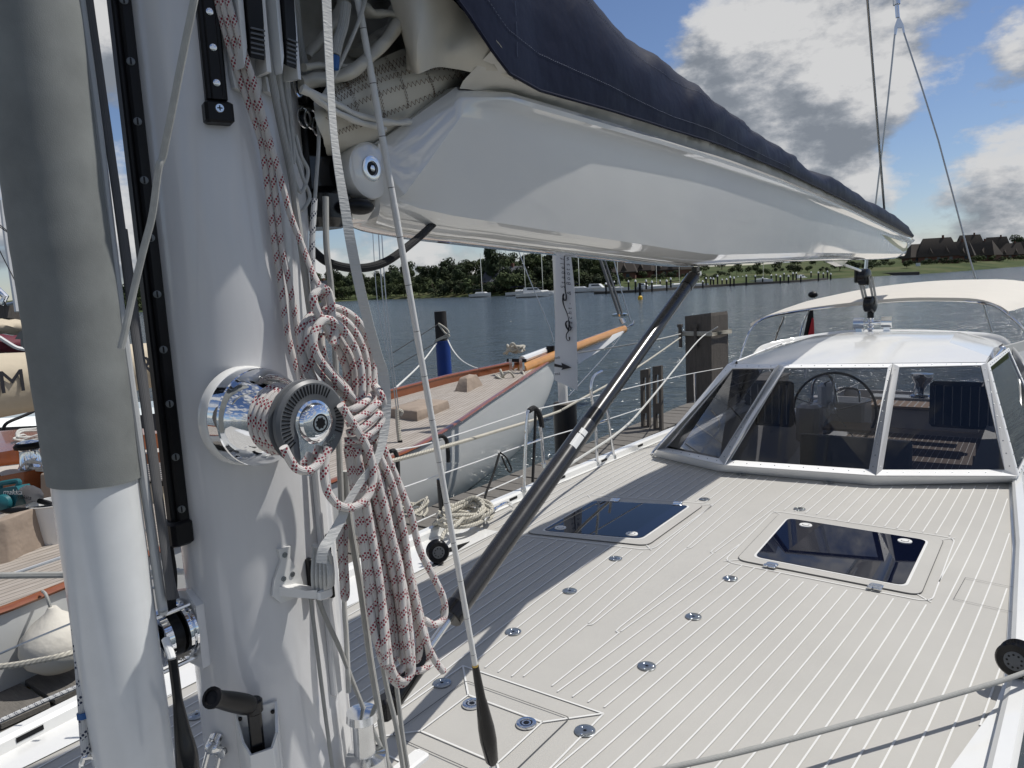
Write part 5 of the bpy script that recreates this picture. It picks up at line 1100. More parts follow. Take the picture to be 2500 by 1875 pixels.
# lattice mast
m = MB(); q = bankpt(1227, 1.9)
for k in range(9):
    z0, z1 = q.z+k*6, q.z+(k+1)*6; w0, w1 = 3-k*.27, 3-(k+1)*.27
    for s in ((-1, -1), (1, -1), (1, 1), (-1, 1)): m.tube([(q.x+s[0]*w0, q.y+s[1]*w0, z0), (q.x+s[0]*w1, q.y+s[1]*w1, z1)], .15, WIRE, 4)
    m.tube([(q.x-w0, q.y-w0, z0), (q.x+w1, q.y-w1, z1)], .1, WIRE, 4); m.tube([(q.x+w0, q.y-w0, z0), (q.x-w1, q.y-w1, z1)], .1, WIRE, 4)
tag(m.build('lattice_mast'), 'slender steel lattice mast on the skyline behind the far wood', 'radio mast')
# marina: pontoon, mooring piles, moored boats
PONT = mat('pontoon', (.05, .045, .04), .8)
MLY = [(1240, 728), (1400, 722), (1560, 715), (1740, 702), (1950, 690), (2035, 683)]
m = MB(); L = []
for px_ in range(1450, 2041, 30): q = onz(px_, lerpk(MLY, px_)-1.2, -1.5); L.append([(q.x, q.y, -1.6), (q.x, q.y, -.9), (q.x*1.012, q.y*1.012, -.9), (q.x*1.012, q.y*1.012, -1.6)])
m.loft(L, PONT, smooth=False); tag(m.build('pontoon'), 'long dark floating pontoon of the marina across the water', 'pontoon')
m = MB(); L = [(onz(px_, 675-(px_-2050)*.02, -1.5)) for px_ in (2050, 2140, 2245)]; m.loft([[(q.x, q.y, -1.6), (q.x, q.y, -.5), (q.x*1.02, q.y*1.02, -.5), (q.x*1.02, q.y*1.02, -1.6)] for q in L], PONT, smooth=False); tag(m.build('jetty'), 'low dark jetty ending below the thatched houses at right', 'jetty')
mp = MB(); mp.lathe((0, 0, -1), (0, 0, 1), [(0, .19), (2.4, .19)], BLACK, 8); mp.lathe((0, 0, 1.4), (0, 0, 1), [(0, .23), (.3, .18), (.45, .03)], GEL, 8)
pile0 = mp.build('mooring_pile'); first = True
pl_px = [1535, 1552, 1578, 1592, 1612, 1628, 1638, 1668, 1708, 1716, 1724, 1735, 1742, 1752, 1763, 1774, 1783, 1792, 1802, 1813, 1822, 1832, 1844, 1853, 1862, 1874, 1883, 1895, 1905, 1914, 1925, 1936, 1944, 1955, 1968, 1980, 1988, 1998, 2010, 2020, 2028, 1480, 1500]
rq = random.Random(5)
for px_ in pl_px:
    o = pile0 if first else pile0.copy()
    if not first: COL.objects.link(o)
    first = False
    q = onz(px_, lerpk(MLY, px_)-rq.choice([.3, 2, 5, 8]), -1.5); o.location = (q.x, q.y, -1.5+rq.uniform(0, 1.0)); o.scale = (1.2, 1.2, rq.uniform(.9, 1.3)); tag(o, 'black white capped mooring pile of the far marina, %s from the left' % ORD(sorted(pl_px).index(px_)+1), 'mooring pile', 'mooring piles in the far marina')
def moored(name, sail_):
    b_ = thing(name, 'x', 'boat', (0, 0, 0)); m = MB(); L = []
    for i in range(9):
        f = i/8; x = -4.5+9*f; hb = 1.5*(1-max(0, (f-.45)/.55)**2)*(.85+.15*min(1, f*3)); L.append([(x, -hb, 1.0+.35*f), (x, -hb*.8, .3), (x, 0, -.3), (x, hb*.8, .3), (x, hb, 1.0+.35*f)])
    m.loft(L, GEL); m.build('hull', b_)
    m = MB()
    if sail_: m.loft([[(-2, -.8, 1.2), (2.5, -.6, 1.3), (2.5, .6, 1.3), (-2, .8, 1.2)], [(-1.8, -.6, 1.65), (1.8, -.4, 1.6), (1.8, .4, 1.6), (-1.8, .6, 1.65)]], GEL, smooth=False)
    else: m.loft([[(-2.5, -1.1, 1.2), (2.6, -.8, 1.4), (2.6, .8, 1.4), (-2.5, 1.1, 1.2)], [(-2.2, -.9, 2.7), (1.2, -.7, 2.6), (1.2, .7, 2.6), (-2.2, .9, 2.7)]], GEL, smooth=False); m.box((0, 0, 2.2), (2.8, 1.95, .45), WIN)
    m.build('cabin', b_)
    if sail_: m = MB(); m.tube([(.6, 0, 1.3), (.6, 0, 13)], .09, STEEL, 6); m.tube([(.6, 0, 2.4), (-3.4, 0, 2.3)], .14, NAVY, 6); m.build('mast', b_)
    return b_
for k, ch in ((0, 0),): pass
sp0, mp0 = moored('moored_sailing_yacht', True), moored('moored_motorboat', False)
bl = [(1175, 726, 1, .9, 'dark'), (1278, 722, 1, 1.0, ''), (1322, 722, 1, .8, ''), (1300, 726, 0, .8, ''), (1410, 715, 1, 1, ''), (1457, 713, 0, .8, ''), (1505, 712, 1, .75, ''), (1600, 707, 1, .7, ''), (1570, 706, 0, .6, ''), (1655, 703, 1, .75, ''), (1704, 700, 1, .6, ''), (1860, 690, 1, .75, ''), (1955, 684, 0, .6, '')]
lb = ['moored dark yacht furthest left in the far marina', 'white yacht moored left of the feather banner, the taller masted one', 'white yacht moored close left of the feather banner', 'white motorboat moored left of the feather banner', 'white yacht just right of the feather banner', 'white motorboat with a wheelhouse right of the feather banner', 'small white yacht behind the furled bowsprit stay', 'small white yacht right of the bowsprit stay near the yellow buoy', 'small white cabin boat left of the yellow buoy', 'white yacht close left of the black vang top', 'small dark sailing boat directly behind the black vang top', 'white yacht among the piles right of the vang', 'small cabin boat furthest right among the piles']
fs = {0: True, 1: True}
for (px_, py_, k, sc, _), l in zip(bl, lb):
    o = (sp0 if k else mp0)
    if not fs[k]: o = copy_tree(o)
    else:
        for ch in o.children: ch.location = (0, 0, 0)
    fs[k] = False; q = onz(px_, py_, -1.5); o.location = q; o.rotation_euler = (0, 0, rq.uniform(-.5, 1.2)); o.scale = (sc*1.15,)*3; o['label'] = l; o['group'] = 'boats moored in the far marina'
q = onz(1563, 731, -1.5); m = MB(); m.lathe((q.x, q.y, -1.7), (0, 0, 1), [(0, .35), (.6, .35), (.8, .15)], mat('buoy_yellow', (.7, .42, .01), .5), 12); m.lathe((q.x, q.y, -.9), (0, 0, 1), [(0, .2), (1.9, .2)], BLACK, 10); tag(m.build('buoy'), 'black and yellow spar buoy floating before the far marina', 'buoy')
m = MB(); q = onz(*A4(1357, 597), -1.5); m.box((q.x, q.y, .7), (1.6, .6, 3.6), mat('pale_board', (.55, .6, .64), .7)); tag(m.build('harbour_board'), 'pale blue board standing at the end of the far jetty', 'board')

# ------------------------------------------------------------------ wooden finger dock between the two yachts
DKW = mat('dock_planks', (.135, .125, .112), .9, var=.5, vscale=7, bump=.004, bscale=30, stretch=(1, 7, 7), detail=8)
dock = thing('wooden_dock', 'weathered grey plank finger dock between the two yachts', 'dock', (-5.1, 6, -.87)); m = MB()
y = -3.0; rd = random.Random(2)
while y < 17.5:
    m.box((-5.10, y+.142, -.87+rd.uniform(-.004, .004)), (.60+rd.uniform(-.015, .015), .264, .035), DKW, (Vec((1, rd.uniform(-.01, .01), 0)), Vec((0, 1, 0)), Vec((0, 0, 1))), .003)
    y += .292
m.build('planking', dock)
m = MB(); m.box((-4.815, 7.25, -1.02), (.05, 20.5, .24), DKW); m.box((-5.38, 7.25, -1.02), (.05, 20.5, .24), DKW)
for y in (1.8, 4.9, 8.4, 12): m.box((-5.1, y, -1.2), (.5, .16, .2), DKW)
m.build('bearer', dock)
OLDW = mat('old_timber', (.115, .10, .085), .95, var=.5, vscale=5, bump=.008, bscale=25, stretch=(6, 6, .7), detail=8)
pc_ = onz(*A3(1400, 1457), -.86); ptop = (ony(*A3(1400, 880), pc_.y+.2)).z
pst = thing('timber_post', 'massive square weathered timber mooring post with steel hooks and white rope', 'mooring post', (pc_.x, pc_.y+.3, -1.5)); m = MB()
ra = radians(-12); X = Vec((cos(ra), sin(ra), 0)); Y = Vec((-sin(ra), cos(ra), 0)); c0 = Vec((pc_.x+.05, pc_.y+.32, 0))
m.loft([[c0+X*a*.29+Y*b_*.29+Vec((0, 0, z)) for a, b_ in ((-1, -1), (1, -1), (1, 1), (-1, 1))] for z in (-3, ptop-.02)], OLDW, smooth=False)
m.loft([[c0+X*a*.29+Y*b_*.29+Vec((0, 0, ptop-.02)) for a, b_ in ((-1, -1), (1, -1), (1, 1), (-1, 1))], [c0+X*a*.28+Y*b_*.28+Vec((0, 0, ptop+.01+.03*a)) for a, b_ in ((-1, -1), (1, -1), (1, 1), (-1, 1))]], OLDW, smooth=False); m.build('post', pst)
yf = c0.y-.33
for px_ in (1272, 1375): 
    m = MB(); a, b_ = ony(*A3(px_, 955), yf), ony(*A3(px_+5, 1100), yf); m.tube([a, b_], .035, OLDW, 6); m.box(a, (.09, .06, .06), OLDW); m.build('steel_hook', pst)
m = MB()
for k in range(4): z = ony(*A3(1350, 1000+k*6), yf).z; L = [c0+X*a*.33+Y*b_*.33+Vec((0, 0, z-c0.z)) for a, b_ in ((-1, -1), (1, -1), (1, 1), (-1, 1), (-1, -1))]; m.tube(L, .02, LAID, 8)
tag(m.build('rope_turns'), 'turns of white mooring rope round the big timber post', 'rope')
for k, (x0, x1, y0, y1, lab) in enumerate(((1003, 1066, 1248, 1640, 'left one of two slotted grey timber uprights on the dock'), (1086, 1150, 1224, 1655, 'right one of two slotted grey timber uprights on the dock'))):
    yy = onz(*A3((x0+x1)/2, y1), -.85).y; f_ = lambda a, b_: ony(*A3(a, b_), yy)
    A, B_, C_, D_ = f_(x0, y0+8), f_(x1-6, y0), f_(x1, y1+20), f_(x0+6, y1+20); m = MB()
    def gp(u_, v_): return (A*(1-u_)+B_*u_)*(1-v_)+(D_*(1-u_)+C_*u_)*v_
    for u0, u1, v0, v1 in ((0, .33, 0, 1), (.67, 1, 0, 1), (.33, .67, 0, .13), (.33, .67, .56, .72), (.33, .67, .93, 1)): m.prism([gp(u0, v0), gp(u1, v0), gp(u1, v1), gp(u0, v1)], (0, .07, 0), OLDW)
    tag(m.build('slotted_upright'), lab, 'timber upright')
# black pile carrying the feather banner
pl = onz(1392, 1108, -.85); plx, ply = pl.x-.12, pl.y+.1; zt_ = ony(1387, 985, ply).z
m = MB(); m.lathe((plx, ply, -3), (0, 0, 1), [(0, .165), (3+zt_, .165)], mat('pile_sleeve', (.012, .012, .014), .3, var=.2, vscale=3, bump=.004, bscale=3), 32); m.lathe((plx, ply, zt_), (0, 0, 1), [(0, .165), (.012, .15), (.012, .02)], OLDW, 24); tag(m.build('black_pile'), 'fat black plastic sleeved pile beside the dock under the feather banner', 'pile')
ban = thing('feather_banner', 'white feather banner with black lettering on a pole above the black pile', 'banner', (plx, ply, zt_))
bn_x = lambda px, py, off=0: ony(px, py, ply-.16+off)
m = MB(); pz0 = ony(1383, 985, ply); m.tube([(plx-.02, ply, zt_-.1), (plx-.02, ply, zt_+3.6)], .068, GEL, 16); m.build('banner_pole', ban)
m = MB(); rowsF = []
for f in [i/30 for i in range(31)]:
    y_ = 400+f*(940-400); xl = 1353+ (2 if f < .2 else 0)+3*sin(f*3); xr = 1388+ (1410-1388)*min(1, max(0, (f-.25)/.45))**.8 if f > .25 else 1388-10*(.25-f)*0
    xr = lerpk([(400, 1384), (610, 1392), (700, 1402), (800, 1407), (880, 1409), (952, 1410)], y_); low = 0
    row = []
    for j in range(7):
        u_ = j/6; yy_ = y_+ (f**8)*(u_*26-12); p_ = bn_x(xl+(xr-xl)*u_, yy_, -.02*sin(u_*pi)+.05*(u_ > .9)*0+.012*sin(f*9+u_*4)); row.append(p_)
    rowsF.append(row)
BNM = mat('banner_cloth', (.72, .73, .73), .7, var=.05, vscale=3); m.loft(rowsF, BNM, closed=False); m.loft([[p+Vec((0, .006, 0)) for p in r] for r in rowsF][::-1], BNM, closed=False); m.build('banner_cloth', ban)
up_ = (bn_x(1375, 650, -.05)-bn_x(1386, 800, -.05)).normalized(); rt_ = CX-up_*CX.dot(up_)
def T2(body, px, py, hpx, X, Y, sp=1.0, shear=.25, nm='lettering'):
    sc = (bn_x(px, py)-CP).dot(CF)/FPX; ob = text_obj(body, hpx*sc*1.9, bn_x(px, py, -.055), X, Y, TINTD, nm, ban, .001, shear); return ob
def spaced(body, x0, y0, x1, y1, hpx):
    n = len(body)
    for i, ch in enumerate(body):
        if ch == ' ': continue
        T2(ch, x0+(x1-x0)*i/(n-1), y0+(y1-y0)*i/(n-1), hpx, up_, -rt_)
spaced('Stapelfeld', *R4(1444, 465), *R4(1436, 150), 7); spaced('Yacht- & Bootswerft', *R4(1502, 765), *R4(1472, 120), 7.5)
T2('astliegeplätze', *R4(1366, 985), 4.6, rt_, up_, shear=.1); T2('ester', *R4(1372, 1104), 5.5, rt_, up_, shear=.1)
m = MB(); AR = [R4(*q) for q in ((1368, 1018), (1425, 1033), (1420, 1012), (1494, 1048), (1420, 1066), (1428, 1050), (1368, 1040))]; m.prism([bn_x(a, b_, -.054) for a, b_ in AR], (0, -.002, 0), TINTD)
CUR = [R4(*q) for q in ((1440, 180), (1443, 330), (1448, 470), (1456, 520), (1452, 552), (1438, 548), (1432, 522), (1438, 505), (1430, 545), (1438, 590), (1462, 650), (1472, 690), (1478, 730), (1490, 760), (1478, 775), (1460, 755), (1452, 722), (1465, 705), (1478, 715), (1470, 780), (1458, 800), (1456, 830), (1468, 850), (1480, 842), (1478, 822))]
m.tube([bn_x(a, b_, -.052) for a, b_ in CUR], lambda q: .010+.012*abs(sin(q*7)), TINTD, 6, 5, flat=.3); m.build('emblem', ban)
# blue and black pile behind the neighbour
m = MB(); bp = ony(1085, 900, 17.5); zt2 = ony(1077, 760, 17.5).z; zb2 = ony(1080, 832, 17.5).z
m.lathe((bp.x+.0, 17.5, -3), (0, 0, 1), [(0, .23), (3+zb2, .23)], mat('blue_sleeve', (.004, .035, .20), .45, var=.2, vscale=3), 24); m.lathe((bp.x-.03, 17.5, zb2-.05), (0, 0, 1), [(0, .20), (zt2-zb2+.05, .19)], mat('tarred_timber', (.018, .016, .015), .8, var=.3, bump=.01, bscale=12), 20); 
PB = m.build('blue_pile'); tag(PB, 'mooring pile with a bright blue sleeve and blackened timber top', 'pile')
def dr(name, L, r, mt, lab, sub=6, seg=7, cat='rope', group=None):
    m = MB(); m.tube(L, r, mt, seg, sub); return tag(m.build(name), lab, cat, group)
Yp = 17.2
dr('mooring_line', [ony(*R4(485, 860), Yp), ony(*R4(540, 835), Yp), ony(*R4(595, 815), Yp), ony(*R4(560, 790), Yp), ony(*R4(515, 725), Yp), ony(*R4(590, 790), Yp), ony(*R4(490, 850), Yp)], .028, LAID, 'loops of rope round the top of the blue sleeved pile')
dr('mooring_line', [ony(*R4(580, 840), Yp), ony(*R4(620, 920), Yp-.5), ony(*R4(690, 1000), 16), ony(*R4(800, 1055), 14.5), ony(*R4(900, 1055), 13.2), ony(*R4(1010, 1010), 12.2)], .022, ROPEW, 'slack white line from the blue sleeved pile to the bow of the wooden yacht')
dr('mooring_line', [ony(*R4(500, 870), Yp), ony(*R4(380, 1025), 14), ony(*R4(160, 1235), 9)], .02, ROPEW, 'taut white line from the blue sleeved pile down to the left')
dr('mooring_line', [ony(*R4(510, 730), Yp), ony(*R4(170, 945), 14)], .012, ROPEK, 'upper dark line running left from the blue sleeved pile'); dr('mooring_line', [ony(*R4(490, 870), Yp), ony(*R4(160, 1060), 14)], .012, ROPEK, 'lower dark line running left from the blue sleeved pile')

# ------------------------------------------------------------------ neighbouring classic yacht
NTK = bpy.data.materials.new('bleached_teak'); NTK.use_nodes = True; t = NTK.node_tree; p = P(NTK); p.inputs['Roughness'].default_value = .8
g = N(t, 'ShaderNodeNewGeometry'); sp = t.nodes.new('ShaderNodeSeparateXYZ'); t.links.new(g.outputs['Position'], sp.inputs[0])
q_ = M(t, 'FRACT', M(t, 'MULTIPLY', M(t, 'ADD', sp.outputs[0], M(t, 'MULTIPLY', M(t, 'MULTIPLY', sp.outputs[1], sp.outputs[1]), .019)), 16.0))
ns = N(t, 'ShaderNodeTexNoise', Scale=5.0, Detail=6.0); t.links.new(VM(t, 'MULTIPLY', g.outputs['Position'], (5, .6, 1)), ns.inputs['Vector'])
cc = RAMP(t, ns.outputs[0], [(.3, (.27, .235, .20)), (.7, (.40, .36, .32))]); t.links.new(MIX(t, M(t, 'LESS_THAN', q_, .11), cc, (.05, .045, .04)), p.inputs['Base Color'])
nb = thing('classic_wooden_yacht', 'classic pale grey yacht with bleached teak deck and varnished rails beside the dock', 'sailing yacht', (-7.3, 6, -1.5))
nearp = [onz(a, b_, z) for a, b_, z in ((0, 1499, -.35), (169, 1430, -.35), (434, 1330, -.35), (1006, 1100, -.33), (1059, 1070, -.32), (1132, 1024, -.29), (1198, 978, -.24), (1265, 934, -.18), (1314, 901, -.12), (1345, 880, -.06), (1362, 866, -.02))]
farp = [onz(a, b_, z) for a, b_, z in ((950, 968, -.22), (1099, 928, -.16), (1245, 895, -.08), (1340, 872, .0), (1362, 866, -.02))]
NK = [(p.y, p.x) for p in nearp]; NZ = [(p.y, p.z) for p in nearp]; FK = [(p.y, p.x) for p in farp]
yb = nearp[-1].y; FK = [(-5, -8.7), (0, -9.1), (4, farp[0].x+.02)]+sorted([k for k in FK if k[0] > 4.1]); NK = [(-5, -5.6), (-1, -5.05)]+sorted(NK); NZ = [(-5, -.3)]+sorted(NZ)
FK[-1] = (yb, NK[-1][1])
m = MB(); LH = []; dk = MB(); LD = []; rl = MB(); r1_, r2_ = [], []; inn = []
NYS = [-5+.35*i for i in range(int((yb+5)/.35)+1)]+[yb-.12, yb-.03]
NYS = sorted(set([y for y in NYS if y < yb]))
for y in NYS:
    xn, xf, z = lerpk(NK, y), lerpk(FK, y), lerpk(NZ, y); c = (xn+xf)/2; hb = (xn-xf)/2; f = max(0, (y-(yb-3.4))/3.4); zk = -1.9+(z+1.9-.08)*f**1.7; row = []
    for k in range(15):
        a = pi*k/14; w_ = cos(a); dd = sin(a)**.75; row.append((c+hb*(abs(w_)**.7)*(1 if w_ > 0 else -1)*(1-.18*dd*(1-abs(w_))), y, z+(zk-z)*dd))
    LH.append(row); zf = lerpk([(0, .10), (yb, .06)], y)
    LD.append([(xf, y, z-.02), (c, y, z+.02), (xn-.02, y, z-.012)]); r1_.append(Vec((xn-.01, y, z+.012))); r2_.append(Vec((xf, y, z+zf+.05))); inn.append([(xf+.03, y, z-.02), (xf+.03, y, z+zf+.05)])
m.loft(LH, HULLW, closed=False); m.build('hull', nb)
dk.loft(LD, NTK, closed=False); dk.build('deck', nb)
rl.tube(r1_, .042, TEAKV, 8, flat=.6); rl.build('cap_rail', nb); rl = MB(); rl.tube(r2_, .045, TEAKV, 8, flat=.6); rl.loft(inn[::-1], TEAKV, closed=False); rl.build('bulwark', nb)
m = MB(); GOLD = mat('gilt_line', (.45, .32, .07), .35, .7); CL_ = []
for row in LH[2:26]: pa, pb2 = Vec(row[1]), Vec(row[2]); q = Vec(row[1]).lerp(Vec(row[2]), .2); CL_.append(q+Vec((.012, 0, 0)))
m.tube(CL_, .012, GOLD, 6); m.build('cove_line', nb)
# bowsprit and headstay
FOIL = mat('headstay_foil', (.16, .16, .155), .5, .3)
m = MB(); s0, s1 = onz(*R4(1130, 1062), -.10), onz(1522, 804, .28); m.tube([s0, s0.lerp(s1, .5)+Vec((0, 0, .02)), s1], .105, SPRUCE, 12, 5); m.cyl(s1-(s1-s0).normalized()*.12, s1+(s1-s0).normalized()*.06, .09, GEL, 14); m.build('bowsprit', nb)
m = MB(); up1 = lambda px, py: dep(px, py, (s1-CP).dot(CF)); m.tube([up1(1528, 800), up1(1545, 792), up1(1548, 782)], .03, STEEL, 8); m.tube([up1(1522, 790), up1(1515, 776)], .07, STEEL, 10); m.lathe(up1(1515, 772), (0, 0, 1), [(0, .2), (.06, .22), (.08, .1)], STEEL, 16)
m.tube([up1(1512, 768), up1(1462, 622), up1(1400, 440)], .045, FOIL, 8); m.tube([up1(1520, 768), up1(1472, 622), up1(1410, 440)], .03, FOIL, 8); m.tube([up1(1540, 785), up1(1517, 710), up1(1490, 600)], .016, WIRE, 6); m.build('headstay', nb)
m = MB(); pq = [dep(*A3(560, 1110), 16.6), dep(*A3(885, 992), 17.9), dep(*A3(890, 1004), 17.9), dep(*A3(760, 1105), 17.3), dep(*A3(588, 1212), 16.6)]; m.prism(pq, (0, .03, .01), GEL); tag(m.build('bowsprit_net'), 'white triangular cloth slung below the varnished bowsprit', 'cloth')
dr('wire_stay', [dep(1225, 430, 14), dep(1262, 600, 14), dep(1338, 790, 14), dep(1352, 835, 14)], .010, WIRE, 'thin wire stay running down to the bow behind the banner', cat='stay')
dr('bobstay', [onz(1526, 806, .25), dep(*A3(790, 1130), 14), dep(*A3(520, 1430), 11.5)], .009, WIRE, 'thin wire running from the bowsprit tip down towards the dock', cat='stay')
dr('wire_stay', [dep(912, 300, 9), dep(932, 700, 9.0), dep(968, 1000, 9)], .007, WIRE, 'leftmost of three thin shrouds behind the webbing strap', cat='stay', group='shrouds of the wooden yacht')
dr('wire_stay', [dep(919, 300, 9), dep(940, 700, 9.0), dep(973, 1000, 9)], .007, WIRE, 'middle one of three thin shrouds behind the webbing strap', cat='stay', group='shrouds of the wooden yacht'); dr('wire_stay', [dep(898, 300, 9), dep(918, 700, 9), dep(945, 870, 9)], .005, WIRE, 'faint thin line left of the shrouds behind the webbing strap', cat='stay', group='shrouds of the wooden yacht')
m = MB(); m.tube([dep(970, 1000, 9), dep(972, 1040, 9), dep(976, 1075, 9)], .03, LAID, 8, 3); m.tube([dep(976, 1075, 9), dep(982, 1100, 9)], .03, BLACK, 8); m.tube([dep(972, 1000, 9), dep(982, 1005, 9), dep(978, 1015, 9)], .02, LAID, 6, 3); tag(m.build('shroud_lashing'), 'rope lashing at the foot of the thin shrouds on the teak deck', 'rope')
# canvas covers and gear on her foredeck
def coverbox(a, b_, c_, h, inset_, lab, name='canvas_cover'):
    A, B_, C_ = onz(*a, -.35), onz(*b_, -.35), onz(*c_, -.34); D_ = A+C_-B_; Q = [A, B_, C_, D_]; cc_ = sum(Q, Vec())/4; m = MB()
    R0 = [p.lerp(q, k/6) for p, q in zip(Q, Q[1:]+Q[:1]) for k in range(6)]; loops = []
    for z, s_ in ((0, 1.0), (h*.5, .99), (h*.93, .97), (h, .93), (h*1.05, .55)): loops.append([cc_+(p-cc_)*(s_-inset_*z/h)+Vec((0, 0, z+(.008*mnoise.noise(p*7+Vec((0, 0, z*9))) if z else 0)))+(p-cc_).normalized()*.02*mnoise.noise(p*5+Vec((z*20, 0, 0))) for p in R0])
    m.loft(loops, BEIGE); return tag(m.build(name, None, 50), lab, 'canvas cover', 'beige covers on the teak deck')
coverbox(R4(150, 1450), R4(362, 1474), R4(597, 1385), .20, .0, 'flat rectangular beige canvas cover on the teak foredeck'); coverbox(R4(612, 1292), R4(725, 1298), R4(868, 1238), .36, .45, 'peaked beige canvas cover over the windlass on the teak foredeck')
def tangle(name, c, r, n, rr, lab, sd=1, sq=.25, mt=LAID, cat='rope'):
    rn = random.Random(sd); L = []
    for k in range(n): a = k*1.05+rn.uniform(-.3, .3); q = r*(.45+.55*rn.random()); L.append(c+Vec((cos(a)*q, sin(a)*q*1.5, abs(rn.gauss(0, 1))*r*sq)))
    m = MB(); m.tube(L, rr, mt, 7, 6); return tag(m.build(name), lab, cat)
tangle('rope_coil', onz(*R4(562, 1262), -.32), .16, 26, .016, 'small rope coil beside the peaked canvas cover', 1); tangle('rope_coil', onz(*R4(1040, 1150), -.25), .26, 40, .02, 'tangled heap of rope on the foredeck near the bow', 2)
m = MB(); c = onz(*R4(1095, 1110), -.2); m.box(c+Vec((-.12, 0, .15)), (.07, .07, .36), STEEL); m.box(c+Vec((.12, 0, .15)), (.07, .07, .36), STEEL); m.box(c+Vec((0, 0, .3)), (.42, .06, .06), BLACK); m.build('mooring_bitts', nb)
tangle('rope_coil', c+Vec((-.05, 0, .42)), .2, 26, .022, 'rope wound over the steel bitts at the bow', 4, .5)
m = MB(); m.tube([onz(*R4(1130, 990), .08), onz(*R4(1330, 915), .12)], .07, GEL, 10, 3); m.lathe(onz(*R4(1340, 915), .14), (0, 0, 1), [(-.08, .09), (.08, .09)], BLACK, 10); m.build('furler_drum', nb)
# after part of her deck, at left behind the pole
DT = -.36
def onk(x, y, z): return onz(*A6(x, y), z)
def band(L0, L1, mt, name): m = MB(); m.loft([L0, L1], mt, closed=False, smooth=False); m.loft([[p+Vec((-.02, 0, 0)) for p in L0], [p+Vec((-.02, 0, 0)) for p in L1]][::-1], mt, closed=False, smooth=False); return m.build(name, nb)
cr = MB(); xN = -8.2; 
def cp(px_, py_, x=xN): return onx(*A6(px_, py_), x)
cr.loft([[cp(-60, 300), cp(440, 240), cp(1350, 130)], [cp(-60, 190), cp(440, 105), cp(1350, 20)], [cp(-60, 190)+Vec((-1.4, 0, .02)), cp(440, 105)+Vec((-1.4, 0, .02)), cp(1350, 20)+Vec((-1.4, 0, .02))]], TEAKV, closed=False, smooth=False); cr.build('coachroof', nb)
cr = MB(); cr.loft([[cp(-60, 385)+Vec((.35, 0, 0)), cp(440, 295)+Vec((.35, 0, 0)), cp(1350, 180)+Vec((.35, 0, 0))], [cp(-60, 305), cp(440, 245), cp(1350, 140)]], mat('side_bench', (.42, .39, .36), .7), closed=False, smooth=False); cr.build('side_deck', nb)
x2 = -7.75; cr = MB(); cr.loft([[cp(-60, 500, x2), cp(480, 470, x2), cp(1350, 290, x2)], [cp(-60, 385, x2), cp(440, 292, x2), cp(1350, 170, x2)]], TEAKV, closed=False, smooth=False); cr.build('coaming', nb)
m = MB(); c = cp(258, 300, -7.9); r_ = .11; m.lathe(c, (0, 0, 1), [(0, .12), (.03, .10), (.17, .09), (.19, .12), (.22, .13), (.25, .10), (.27, .03)], CHROME, 20); m.lathe(c+Vec((0, 0, .19)), (0, 0, 1), [(0, .125), (.03, .13), (.06, .10)], BLACK, 20); tag(m.build('deck_winch', nb), None, None)
tangle('rope_coil', c+Vec((.1, .1, -.02)), .16, 30, .012, 'white line heaped round the steel winch on the wooden yacht', 5, .3, ROPEW); tangle('rope_coil', cp(310, 80, -8.6), .17, 26, .012, 'white line heaped on the varnished coachroof at left', 6, .5, ROPEW)
cvr = MB(); A = onk(-80, 1120, DT); B_ = onk(85, 1080, DT); C_ = onk(385, 940, DT); hh = .33; D_ = A+C_-B_
def drape(Q, h, mt, name, lab, grp=None, amp=.05):
    cc_ = sum(Q, Vec())/4; R0 = [p.lerp(q, k/8) for p, q in zip(Q, Q[1:]+Q[:1]) for k in range(8)]; m = MB()
    m.loft([[cc_+(p-cc_)*s_+Vec((0, 0, z))+(p-cc_).normalized()*amp*mnoise.noise(p*6+Vec((0, 0, z*4))) for p in R0] for z, s_ in ((.01, 1.0), (h*.4, .97), (h*.8, .93), (h*.97, .90), (h, .84), (h*1.02, .3))], mt); return tag(m.build(name, None, 50), lab, 'canvas cover', grp)
drape([A, B_, C_, D_], hh, BEIGE, 'canvas_cover', 'beige canvas cover carrying the vacuum cleaner on the teak deck')
A2_, B2_, C2_ = onk(355, 545, -.0), onk(500, 620, -.25), onk(560, 520, -.25)
drape([onk(365, 640, DT+.0), onk(560, 650, DT), onk(640, 560, DT), onk(480, 540, DT)], .34, BEIGE, 'canvas_cover', 'dark beige peaked canvas cover behind the white bucket')
drape([onk(1090, 650, DT), onk(1370, 580, DT), onk(1450, 430, DT), onk(1080, 480, DT)], .20, BEIGEL, 'canvas_cover', 'cream canvas cover on the deck seen between pole and mast')
m = MB(); 
for i in range(9): a, b_ = onk(1080, 300+i*14, -.12), onk(1350, 268+i*16, -.12); bar(m, a, b_, .03, .02, mat('side_bench'))
a, b_, c_, d_ = onk(1070, 290, -.14), onk(1360, 262, -.14), onk(1360, 410, -.14), onk(1070, 425, -.14); m.prism([a, b_, c_, d_], (0, 0, -.05), BLACK); tag(m.build('deck_grating', nb), None, None)
